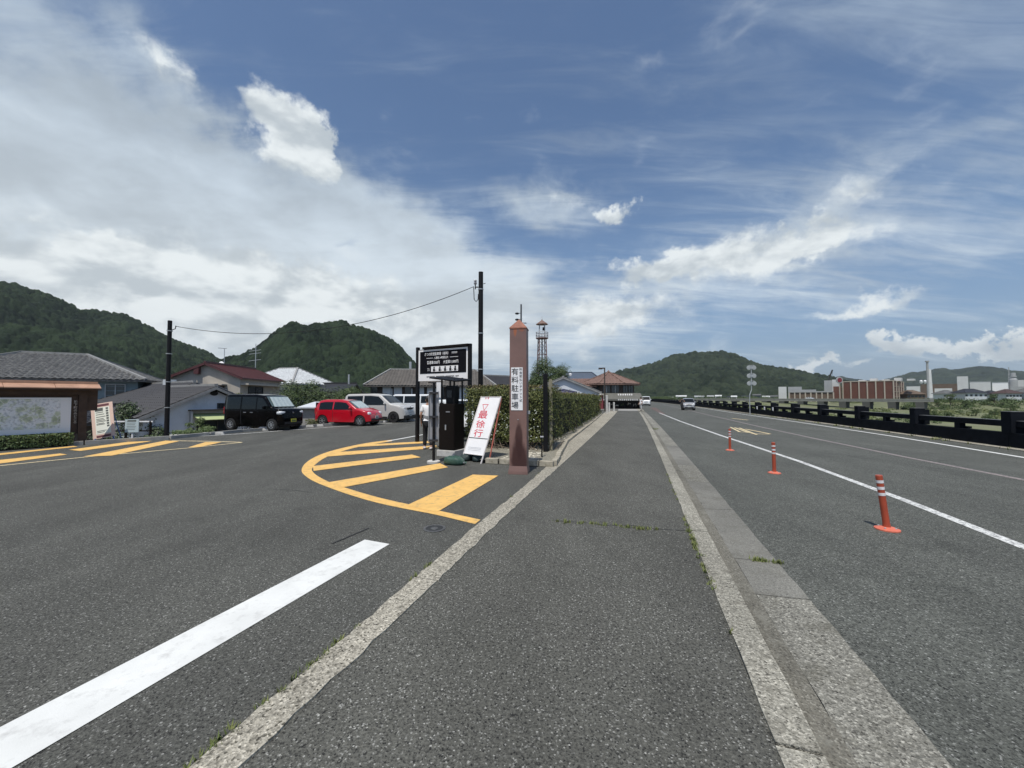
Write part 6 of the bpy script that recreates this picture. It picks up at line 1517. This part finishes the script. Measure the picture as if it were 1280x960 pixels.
# purple-grey low shed roof behind bed
q = P(706, 478, 40); house('small_shed', 'small blue-purple roof peeking over the hedge beside the tower tree', (P(706, 480, 42).x, 43), R(0), 1.3, 2.0, -.3, 2.15, .25, 'hip', M_WGREY, mat('purple_blue_sheet', (.085, .085, .14), .6), tiles=None)

# fire lookout tower
FTY = 60.0; q = P(677.5, 400, FTY); zt_ = q.z
ft = thing('fire_lookout_tower', 'slender rusty lattice fire lookout tower with small roofed platform', 'tower', (q.x, FTY, -.3))
M_TSTEEL = mat('pale_rusted_steel', (.17, .10, .085), .7, noise=(3, .25)); M_TRAIL = mat('pale_railing', (.45, .46, .47), .6)
zt_ += .3; pl_z = zt_ - 2.9
def leg_at(k, z): a = R(45 + 90 * k + 8); r = 1.15 + (.72 - 1.15) * z / pl_z; return Vector((math.cos(a) * r, math.sin(a) * r, z))
for k in range(4): MB().tube([leg_at(k, 0), leg_at(k, pl_z)], .075, 6).build('leg', M_TSTEEL, ft)
nb = 9
for j in range(nb):
    za, zb_ = pl_z * j / nb, pl_z * (j + 1) / nb
    for k in range(4):
        MB().beam(leg_at(k, zb_), leg_at((k + 1) % 4, zb_), .07).build('crossbar', M_TRAIL if j % 2 else M_TSTEEL, ft)
        MB().beam(leg_at(k, za), leg_at((k + 1) % 4, zb_), .05).build('brace', M_TSTEEL, ft)
MB().tube([(0, 0, 0), (0, 0, pl_z)], .10, 8).build('central_pipe', mat('dark_pipe', (.06, .065, .07), .6), ft)
MB().lathe([(.95, pl_z), (.95, pl_z + .12)], 16).build('platform', M_TSTEEL, ft)
for k in range(12):
    a = R(30 * k); MB().tube([(.92 * math.cos(a), .92 * math.sin(a), pl_z + .1), (.92 * math.cos(a), .92 * math.sin(a), pl_z + .95)], .035, 5).build('baluster', M_TRAIL, ft)
for z in (.5, .95): MB().tube([(.92 * math.cos(R(k * 22.5)), .92 * math.sin(R(k * 22.5)), pl_z + z) for k in range(17)], .05, 5).build('rail', M_TRAIL, ft)
for k in range(4): a = R(45 + 90 * k); MB().tube([(.6 * math.cos(a), .6 * math.sin(a), pl_z), (.55 * math.cos(a), .55 * math.sin(a), pl_z + 2.25)], .06, 6).build('roof_post', M_TRAIL, ft)
MB().lathe([(.95, pl_z + 2.2), (.85, pl_z + 2.32), (.1, pl_z + 2.85), (.05, pl_z + 3.0)], 12).build('roof', M_TERRA, ft); MB().tube([(0, 0, pl_z + 2.95), (0, 0, pl_z + 3.5)], .03, 5).build('finial', M_TRAIL, ft)
MB().lathe([(.12, pl_z + 1.35), (.2, pl_z + 1.3), (.17, pl_z + 1.75), (.04, pl_z + 1.8)], 10, Matrix.Translation((.25, 0, 0))).build('bell', M_DBROWN, ft)

# ================================================================== TREES AND SHRUBS
def tree(name, label, x, y, z0, h, rx, rz, n, ls, mt, trunk=True, clumps=28, group=None, cat='tree', seed=1, lowz=.35):
    r = np.random.default_rng(seed); t = thing(name, label, cat, (x, y, z0), 0, group); cz = h - rz
    C = []
    while len(C) < clumps:
        v = r.uniform(-1, 1, 3)
        if np.linalg.norm(v) < 1 and v[2] > -lowz * 2: C.append(v * [rx * .82, rx * .82, rz * .86] + [0, 0, cz])
    C = np.array(C); cr = r.uniform(.22, .42, len(C)) * min(rx, rz)
    per = n // len(C); P_, N_ = [], []
    for c_, k in zip(C, cr):
        d = r.normal(0, 1, (per, 3)); d /= np.linalg.norm(d, axis=1, keepdims=True); d[:, 2] = np.where(d[:, 2] < -.3, -d[:, 2], d[:, 2])
        P_.append(c_ + d * k * r.uniform(.55, 1.15, (per, 1))); N_.append(d + [0, 0, .35])
    leaves('crown', np.concatenate(P_), np.concatenate(N_), np.full(per * len(C), ls), mt, t)['kind'] = 'stuff'
    if trunk:
        mb = MB(); mb.tube([(0, 0, 0), (.03 * h, 0, h * .3), (.02 * h, .02 * h, cz)], [h * .035, h * .026, h * .014], 8); mb.build('trunk', M_BARK, t)
        for c_ in C[:6]: MB().tube([(.02 * h, 0, h * .28), tuple(c_ * .5 + np.array([0, 0, h * .2])), tuple(c_)], [h * .016, h * .010, h * .004], 6).build('limb', M_BARK, t)
    return t


q = P(365, 500, 30); tree('round_tree', 'round leafy tree between the black van and the red hatchback', q.x + .2, 31, -2.6, 5.5, 3.0, 2.4, 20000, .12, mat('mid_tree_leaf', (.032, .058, .016), .6, var=(.09, .13, .04)), clumps=60, seed=3)
q = P(427, 500, 36); tree('bushy_tree', 'bushy green tree behind the silver people carrier and red hatchback', q.x, 38, -2.6, 5.0, 2.9, 2.0, 14000, .14, MATS['mid_tree_leaf'], clumps=36, seed=4)
q = P(402, 500, 33); tree('flowering_shrub', 'pale flowering shrub between the round tree and the bushy tree', q.x + .3, 34, -2.6, 3.6, 1.2, 1.1, 1800, .18, mat('pale_blossom', (.24, .27, .20), .7, var=(.42, .44, .40)), clumps=14, seed=6)
q = P(452, 500, 36); tree('bushy_tree', 'lower green bush just left of the long brown roof', q.x, 41, -2.6, 3.6, 1.8, 1.3, 2600, .2, M_LEAFG, clumps=18, seed=5)
q = P(139, 520, 19); tree('dark_shrub', 'large dark evergreen shrub behind the tall notice stand', q.x - .1, 20.0, -2.6, 4.0, 1.75, 1.9, 9000, .11, M_LEAFD, clumps=30, seed=7)
q = P(227, 530, 17.5); tree('small_shrub', 'small leafy shrub in front of the grey gable wall, right of the pole', q.x, 18.3, -1.4, 2.1, .62, .75, 2200, .07, M_LEAFG, clumps=16, seed=8)
q = P(275, 530, 18.5); tree('thin_shrub', 'thin bare-stemmed shrub just left of the black van', q.x + .1, 20.3, -2.0, 2.9, .55, .95, 900, .07, M_LEAFO, clumps=12, seed=9)
q = P(300, 490, 26); tree('small_shrub', 'sprawling branches above the grey gable roof in front of the beige wall', P(292, 490, 30).x, 30, -1, 3.1, .8, .7, 1200, .09, M_LEAFO, clumps=12, seed=10)
q = P(184, 460, 40); tree('garden_tree', 'yellowish garden tree between the blue siding house and the pole', P(186, 462, 42).x, 43, -2.6, 6.2, 2.4, 1.6, 3200, .2, M_LEAFO, clumps=20, seed=12)
q = P(203, 460, 40); tree('garden_tree', 'darker garden tree right behind the lot edge pole', P(205, 462, 45).x, 47, -2.6, 6.0, 2.2, 1.6, 2600, .2, M_LEAFD, clumps=18, seed=13)
q = P(684, 470, 47); tree('broad_tree', 'broad dark green tree in front of the fire lookout tower', P(687, 470, 52).x, 53, -.3, 6.9, 3.3, 2.9, 30000, .15, MATS['mid_tree_leaf'], clumps=80, seed=14)
tree('broad_tree', 'darker tree mass left of the tower tree behind the pillar', P(668, 470, 50).x, 55, -.3, 4.9, 1.9, 1.9, 6000, .19, M_LEAFD, clumps=26, seed=15)
q = P(420, 520, 28); 
def lowrow(label, x0, x1, y0, y1, z, h, n, ls, mt):
    a = Vector((x0, y0, z)); b = Vector((x1, y1, z)); d = b - a; t = thing('low_shrubs', label, 'shrubs', a, math.atan2(d.y, d.x)); L_ = d.length
    k = rng.random((n, 3)) * [L_, .7, 1] ; hh = h * (.6 + .4 * np.sin(k[:, 0] * 3.1) * np.cos(k[:, 0] * 1.3 + 1)); k[:, 2] *= hh
    leaves('foliage', k, np.repeat([[0, -.5, .8]], n, 0), np.full(n, ls), mt, t)['kind'] = 'stuff'; return t
g0, g1 = G(214, 547), G(262, 543); lowrow('low green shrubs between wheel stops and the grey gable house', g0.x, g1.x, g0.y + .4, g1.y + .4, 0, .34, 1900, .07, M_LEAFG)
g0, g1 = G(383, 533.5), G(399, 532.5); lowrow('low shrubs between the black van and the red hatchback', g0.x, g1.x, g0.y + .5, g1.y + .5, 0, .55, 900, .08, M_LEAFO)
g0, g1 = G(150, 551), G(204, 549.5); lowrow('dark low growth under the small notice and canopy', g0.x, g1.x, g0.y + .6, g1.y + .6, -.1, .30, 900, .07, M_LEAFD)
# garden wall and grey hut behind the parked cars
q = P(388, 520, 26); gw = thing('garden_shed', 'small grey garden shed with pale roof between black van and red hatchback', 'shed', (q.x, 27, -1.2)); MB().box(-1.1, 1.1, 0, 1.5, 0, 2.1).build('wall', M_CONCM, gw); MB().poly([(-1.3, -.3, 2.15), (1.3, -.3, 2.15), (1.1, 1.7, 2.5), (-1.1, 1.7, 2.5)], .08).build('roof', M_WGREY, gw); MB().box(-.2, .7, -.03, -.002, .2, 1.7).build('door', M_DARK, gw)

# ================================================================== BRIDGE, FAR BANK
M_BRC = mat('bridge_concrete', (.22, .22, .20), .9, noise=(.5, .15)); M_BRD = mat('bridge_pier', (.10, .10, .09), .9)
b0, b1 = P(858, 499, 330), P(1165, 499, 205); b0.z = b1.z = 0
br = thing('river_bridge', 'long low concrete road bridge crossing the grassy river bed', 'bridge', b0, math.atan2((b1 - b0).y, (b1 - b0).x)); BL_ = (b1 - b0).length
MB().box(0, BL_, -3, 3, -.75, .35).build('deck', M_BRC, br); 
for y in (-3.1, 3.0): MB().box(0, BL_, y, y + .12, .35, .95).build('bridge_rail', M_BRC, br)
npier = 13
for i in range(npier):
    x = 8 + (BL_ - 12) * i / (npier - 1); MB().box(x - 1.5, x + 1.5, -2.6, 2.6, -5.3, -.752, taper=1.15).build('pier', M_BRD, br)
q = b0.lerp(b1, .62); 
wcb = make_car('car_on_bridge', 'tiny white car crossing the bridge in front of the low brick wing', (q.x, q.y, .36), math.atan2((b1 - b0).y, (b1 - b0).x), 4.3, 1.7, 1.5,
    [(-2.15, .6), (-2.1, .95), (-1.9, 1.2), (-1.5, 1.46), (.3, 1.5), (.6, 1.4), (1.3, 1.0), (1.9, .86), (2.15, .5)], MATS['white_car_paint'], .92, [(-1.6, -.5, 0, 0), (-.4, .95, 0, .6)], (.6, 1.3), (-1.35, 1.3), .3)

M_BRICK = mat('brick_red_cladding', (.125, .052, .036), .85, noise=(.25, .12)); M_BRICKD = mat('brown_brick_wing', (.12, .085, .060), .85, noise=(.3, .15)); M_PILA = mat('cream_pilaster', (.40, .355, .29), .8); M_FACT = mat('factory_white', (.55, .56, .55), .7, noise=(.2, .06)); M_FACG = mat('factory_grey', (.33, .34, .34), .8, noise=(.2, .1))
def block(name, label, px0, px1, ytop, Y, depth, m, zb=-2, yaw=0, cat='building', roof=None, nwin=0, group=None):
    a, b = P(px0, ytop, Y), P(px1, ytop, Y); cx = (a.x + b.x) / 2; az_ = math.atan2(cx, Y); W_ = (b.x - a.x) * math.cos(az_); t = thing(name, label, cat, (cx, Y, zb), yaw - az_, group); h = a.z - zb
    MB().box(-W_ / 2, W_ / 2, 0, depth, 0, h).build('wall', m, t)
    if roof: MB().box(-W_ / 2 - .4, W_ / 2 + .4, -.4, depth + .4, h, h + .5).build('roof', roof, t)
    for i in range(nwin):
        x = -W_ / 2 + W_ * (i + .5) / nwin; MB().box(x - W_ / nwin * .3, x + W_ / nwin * .3, -.12, -.02, h * .5, h * .8).build('window', M_PANE, t)
    return t, W_, h
bk, W_, h_k = block('brick_works_building', 'large brick-red works building with cream vertical pilasters on the far bank', 1052, 1116, 477, 300, 46, M_BRICK, yaw=R(-9))
n = 6
for i in range(n + 1): x = -W_ / 2 + W_ * i / n; MB().box(x - .38, x + .38, -.6, -.02, 0, h_k + .4).build('pilaster', M_PILA, bk)
for i in range(4): y = 46 * (i + 1) / 4; MB().box(W_ / 2 + .02, W_ / 2 + .6, y - 1.6, y - .6, 0, h_k + .4).build('pilaster', M_PILA, bk)
for i in range(3): z = h_k * (.25 + .25 * i); MB().box(W_ / 2 + .02, W_ / 2 + .3, 1, 44, z, z + .3).build('string_course', M_PILA, bk)
MB().box(-W_ / 2 - .3, W_ / 2 + .3, -.3, 46.3, h_k, h_k + .6).build('parapet_cap', M_PILA, bk)
for i in range(5): MB().box(-W_ / 2 + 6 + i * 7, -W_ / 2 + 10 + i * 7, 20, 26, h_k + .6, h_k + 2.0 + i % 2).build('roof_unit', M_FACT, bk)
bw_, W2, h2_ = block('low_brick_wing', 'low brown brick wing with pale posts joined to the left of the brick works', 986, 1041, 490.5, 296, 26, M_BRICKD)
for i in range(9): x = -W2 / 2 + W2 * i / 8; MB().box(x - .4, x + .4, -.5, -.02, 0, h2_).build('pilaster', M_PILA, bw_)
MB().box(-W2 / 2, W2 / 2, -.6, 26, h2_, h2_ + .9).build('roof_edge', M_FACG, bw_)
mid_, W3, h3_ = block('stair_wing', 'sloping brown section between the low wing and the tall brick works', 1041.5, 1051.5, 483, 299, 30, M_BRICK)
rs = P(1052, 475, 290); sd = thing('round_red_sign', 'round red sign with white ring on the corner of the brick works', 'sign', (rs.x, 292, rs.z)); MB().lathe([(2.4, -.3), (2.4, .3)], 28, Matrix.Rotation(R(90), 4, 'X')).build('ring', M_FACG, sd); MB().lathe([(1.7, .32), (1.7, .42)], 28, Matrix.Rotation(R(90), 4, 'X')).build('disc', mat('red_disc', (.20, .03, .04), .6), sd); MB().box(-.3, .3, -.2, .2, -14, -2.5).build('mount', M_PILA, sd)
random.seed(21)
bl = [('works_block', 'plain grey block with white upper part left of the round red sign', 1030, 1040, 475.5, 340, 20, M_FACG), ('works_block', 'white upper block just behind the round red sign', 1040, 1049, 474.5, 344, 16, M_FACT),
      ('works_block', 'grey plant building at the left end of the works', 985, 1002, 483.5, 330, 20, M_FACG), ('works_block', 'white and grey block at the left end of the works beside the hill', 973, 983, 483.5, 335, 16, M_FACT),
      ('works_block', 'low grey roof in front of the plant building', 997, 1020, 487, 325, 12, M_FACG),
      ('works_block', 'tall pale factory block between chimney and right edge', 1196, 1210, 470.5, 620, 30, M_FACT), ('works_block', 'long low white factory hall right of the tall pale block', 1212, 1238, 477, 640, 30, M_FACT),
      ('works_block', 'bright white end of the factory hall', 1240, 1260, 478, 636, 24, M_WHITEP), ('works_block', 'white shed left of the chimney foot', 1133, 1150, 483, 480, 18, M_FACT),
      ('works_block', 'dull brown shed behind the chimney foot', 1150, 1196, 480, 560, 20, M_BRICKD), ('works_block', 'white roofed shed right of the chimney foot', 1168, 1190, 485.5, 430, 16, M_FACT),
      ('works_block', 'white block near the right edge of the picture', 1268, 1280, 475, 640, 20, M_FACT), ('works_block', 'pale roof at the far right above dark houses', 1262, 1330, 483, 520, 30, M_FACG),
      ('works_block', 'pale works hall beyond the right edge', 1340, 1400, 474, 620, 40, M_FACT)]
for nm, lb, a, b, y, Y, dp, m in bl: block(nm, lb, a, b, y, Y, dp, m, roof=M_FACG if 'hall' in lb else None, nwin=0)
# chimney
q = P(1162.5, 487, 420); ch = thing('factory_chimney', 'tall tapering white and grey factory chimney', 'chimney', (q.x, 420, -2)); tp = P(1161, 451, 420).z + 2
MB().lathe([(2.4, 0), (2.0, tp * .3), (1.4, tp * .76), (1.2, tp * .78)], 18).build('lower_shaft', M_FACT, ch, smooth=True); MB().lathe([(1.0, tp * .1), (.95, tp * .97)], 14, Matrix.Translation((-2.0, 0, 0))).build('flue', M_FACG, ch, smooth=True); MB().lathe([(1.7, tp * .97), (1.7, tp)], 14, Matrix.Translation((-2.0, 0, 0))).build('top_platform', M_FACG, ch)
MB().box(-4.5, 4.5, -3, 3, 0, tp * .08).build('base', M_FACG, ch)
q = P(1266, 466, 640); tw = thing('works_tower', 'slim grey works tower near the right edge', 'tower', (q.x, 640, -2)); tp = q.z + 2
MB().lathe([(5, 0), (4.6, tp * .75), (3, tp * .8), (3, tp)], 12).build('shaft', M_FACG, tw); MB().lathe([(4, tp * .84), (4, tp * .88)], 12).build('gallery', M_FACG, tw)
q = P(1261, 466, 660); tw = thing('lattice_mast', 'thin lattice mast left of the slim works tower', 'mast', (q.x, 660, -2)); [MB().tube([(sx * 2.4, 0, 0), (sx * .4, 0, P(1261, 459, 660).z + 2)], .3, 4).build('leg', M_FACG, tw) for sx in (-1, 1)]
for k in range(8): MB().beam((-2.2 + k * .22, 0, 5 + k * 5.2), (2.2 - k * .22, 0, 7.5 + k * 5.2), .3).build('brace', M_FACG, tw)
q = P(1038, 474, 380); cr_ = thing('crane_jib', 'thin dark crane jib rising behind the works', 'crane', (q.x - 1, 380, q.z - 3)); MB().beam((-2, 0, 0), (3.2, 0, 12), .9).build('jib', M_FRAMED, cr_); MB().tube([(3.2, 0, 12), (3.4, 0, 4)], .12, 4).build('cable', M_FRAMED, cr_)
for lb, px in (('white roof tank left of the chimney', 1151.5), ('second white roof tank nearer the chimney', 1156.5)):
    q = P(px, 480, 500); t = thing('roof_tank', lb, 'tank', (q.x, 500, q.z)); MB().lathe([(.3, 0), (1.6, 1.5), (1.6, 4), (.5, 5)], 10).build('drum', M_WHITEP, t, smooth=True)
# houses on the far bank
fb_ = [(1206, 1236, 485.5, 292, M_TILED, 'row house with dark roof and many windows across the river plain'), (1238, 1258, 487.5, 300, M_TILED, 'dark house with pale front right of the row house'), (1258, 1279, 486, 290, mat('dark_red_tile', (.06, .035, .032), .8), 'dark reddish house at the far right of the far bank'),
       (1134, 1158, 487, 300, M_BRICKD, 'low brown house right of the brick works'), (1180, 1200, 486.5, 340, M_TILEG, 'pale house behind the bushes right of the chimney'), (1282, 1320, 485, 290, M_TILEG, 'grey house beyond the right edge')]
for a, b, y, Y, rm, lb in fb_:
    p0, p1 = P(a, y + 5, Y), P(b, y + 5, Y); house('far_bank_house', lb, ((p0.x + p1.x) / 2, Y + 5), 0, (p1.x - p0.x) * .9, 9, -1.6, p0.z - .3, 3.0, 'hip', M_WGREY if rm is not M_BRICKD else M_BRICKD, rm, over=1.0, tiles=None, wins=[('f', k * (p1.x - p0.x) / 5, p0.z - 2.2, 1.8, 1.5, M_FRAMED) for k in (-2, -1, 0, 1, 2)], group='houses on the far bank')
# row of tiny buildings below the far hill
random.seed(33); xs_ = [(845, 858, 494.2), (860, 866, 495.5), (868, 880, 494.6), (884, 892, 494.2), (894, 902, 493.8), (904, 912, 495.2), (914, 921, 494.6), (927, 938, 494.4), (941, 951, 492.6), (953, 962, 494.8), (963, 972, 494.2), (836, 842, 496)]
cn_ = ['white flat building at the foot of the far hill left of the silver car', 'tiny grey roof right above the silver car', 'grey building right of the silver car on the far shore', 'dark gabled house on the far shore, third from the left', 'white building with dark windows on the far shore',
       'long pale roof on the far shore near the middle', 'low white shed on the far shore left of the disc pole', 'dark roofed building just left of the disc pole', 'blue-grey building right of the disc pole', 'white low building right of the blue-grey one', 'pale house nearest the works on the far shore', 'leftmost tiny grey building on the far shore']
for (a, b, y), lb in zip(xs_, cn_):
    Y = random.uniform(470, 560); m = random.choice([M_FACT, M_WGREY, M_FACG, M_WBEIGE]); t, w_, h_ = block('far_shore_building', lb, a, b, y + 1.4, Y, 10, M_FACT if 'white' in lb else (MATS['blue_grey_sheet_roof'] if 'blue' in lb else m), zb=-3, group='tiny buildings along the far shore')
    MB().poly([(-w_ / 2 - .6, -.6, h_), (w_ / 2 + .6, -.6, h_), (w_ / 2 + .3, 5, h_ + 1.6), (-w_ / 2 - .3, 5, h_ + 1.6)], .3).build('roof', M_FACT if 'white' in lb else random.choice([M_TILEG, M_TILED, M_FACG]), t)
    MB().box(-w_ * .35, w_ * .35, -.15, -.02, h_ * .55, h_ * .8).build('window_band', M_PANE, t)
# antenna and small white building on the far hill
hp = P(845.5, 445.5, 1480); an = thing('hilltop_mast', 'thin mast on top of the far hill', 'mast', (hp.x, 1480, hp.z - 6)); MB().tube([(0, 0, -6), (0, 0, 26)], [.8, .35], 5).build('pole', M_FACG, an)
hp = P(914, 450, 1440); t = thing('hilltop_house', 'tiny white building near the top of the far hill', 'building', (hp.x, 1400, P(914, 451.5, 1400).z)); MB().box(-4, 4, 0, 6, -12, 3.5).build('wall', M_WHITEP, t); MB().box(-4.5, 4.5, -.5, 6.5, 3.5, 4.3).build('roof', M_FACG, t)

# scrub and trees in the river plain
M_SCRUB = mat('scrub_leaf', (.030, .055, .015), .7, var=(.09, .13, .035)); M_SCRUBL = mat('pale_reed', (.10, .13, .04), .8, var=(.16, .18, .07))
def plain_z(x, y): return -5.0 + float(np.clip((math.hypot(x * .55, y) - 262) / 22, 0, 1)) * 3.6
def scrub(name, label, n, area, size, hgt, mt):
    P_ = []; N_ = []
    for _ in range(n):
        x, y = area(); z = plain_z(x, y); r = random.uniform(.5, 1.3) * size; k = 90
        d = rng.normal(0, 1, (k, 3)); d /= np.linalg.norm(d, axis=1, keepdims=True); d[:, 2] = abs(d[:, 2]); P_.append(np.array([x, y, z]) + d * [r, r, r * hgt] * rng.uniform(.5, 1, (k, 1))); N_.append(d)
    return tag(leaves(name, np.concatenate(P_), np.concatenate(N_), np.full(n * 90, size * .26), mt), label, 'scrub', kind='stuff')
random.seed(44)
def ar(px0, px1, Y0, Y1):
    def f():
        Y = random.uniform(Y0, Y1); q = P(random.uniform(px0, px1), 500, Y); return q.x, q.y
    return f
scrub('riverbank_scrub', 'mass of dark green scrub along the far bank right of the brick works', 150, ar(1128, 1330, 215, 262), 3.0, .9, M_SCRUB)
scrub('riverbank_scrub', 'green scrub belt in front of the works beyond the bridge', 160, ar(1040, 1180, 258, 285), 2.4, .9, M_SCRUB)
scrub('riverbank_scrub', 'scattered green clumps in the pale grass of the river plain', 60, ar(1090, 1290, 90, 200), 1.5, 1.0, M_SCRUB)
scrub('riverbank_scrub', 'light green reeds across the river plain', 130, ar(880, 1330, 110, 260), 2.6, .35, M_SCRUBL)
scrub('riverbank_scrub', 'rows of leafy green plants beyond the parapet in the distance', 200, ar(862, 960, 120, 250), 2.2, 1.25, mat('bright_scrub', (.07, .10, .02), .7, var=(.16, .19, .05)))
scrub('riverbank_scrub', 'dark trees along the foot of the far hill', 420, ar(770, 1010, 480, 640), 4.6, 1.0, M_SCRUB)
for i, (px, Y, h_, r_) in enumerate([(1152, 215, 6.4, 3.2), (1172, 225, 6.2, 3.6), (1188, 235, 6.5, 3.4), (1205, 220, 5.5, 3.0), (1243, 230, 6.4, 3.2), (1262, 150, 4.0, 2.0), (1242, 128, 3.0, 1.8), (1219, 140, 2.6, 1.6), (1296, 170, 5, 2.6), (1186, 120, 2.0, 1.1), (1166, 130, 2.2, 1.2)]):
    q = P(px, 500, Y); tree('bank_tree', ['leftmost leafy tree on the far bank', 'second leafy tree from the left on the far bank', 'third leafy tree on the far bank, below the white shed', 'fourth leafy tree, below the tall pale factory block', 'leafy tree in front of the dark far bank houses', 'bush near the right edge above the parapet post', 'lone bush in the pale grass left of the right edge', 'small bush in the pale grass right of the middle', 'tree beyond the right edge', 'tiny bush above the second nearest parapet post', 'small bush left of the tiny bush in the grass'][i],
         q.x, Y, plain_z(q.x, Y), h_, r_, h_ * .45, 700, .55 if h_ > 4 else .3, M_SCRUB, clumps=14, seed=60 + i, group='trees in the river plain')
# extra road signs in the distance on the right: small marker plates at the parapet
for i, px in enumerate((932, 939.5, 948)):
    g = RP(44 - i * 2.2, 11.55, 0); t = thing('parapet_marker', ['left small white marker plate on the parapet by the disc pole', 'middle small white marker plate on the parapet by the disc pole', 'right small white marker plate on the parapet by the disc pole'][i], 'marker plate', (g.x, g.y, .62), -TH, 'white marker plates by the disc pole'); MB().box(-.02, .02, -.13, .13, -.14, .14).build('plate', M_WHITEP, t); MB().box(.021, .05, -.03, .03, -.2, .1).build('bracket', M_GALV, t)

# ================================================================== AIR
hzb = MB().box(-5600, 5600, -60, 7500, -7.5, 520).build('haze', None); hzb['kind'] = 'stuff'; hzb['label'] = 'thin summer haze over the valley'
m = bpy.data.materials.new('haze_air'); m.use_nodes = True; nt = m.node_tree; nt.nodes.clear(); out = nt.nodes.new('ShaderNodeOutputMaterial'); v = nt.nodes.new('ShaderNodeVolumePrincipled')
v.inputs['Density'].default_value = .00006; v.inputs['Color'].default_value = (.78, .86, .95, 1); v.inputs['Anisotropy'].default_value = .2; nt.links.new(v.outputs[0], out.inputs['Volume']); hzb.data.materials.append(m)
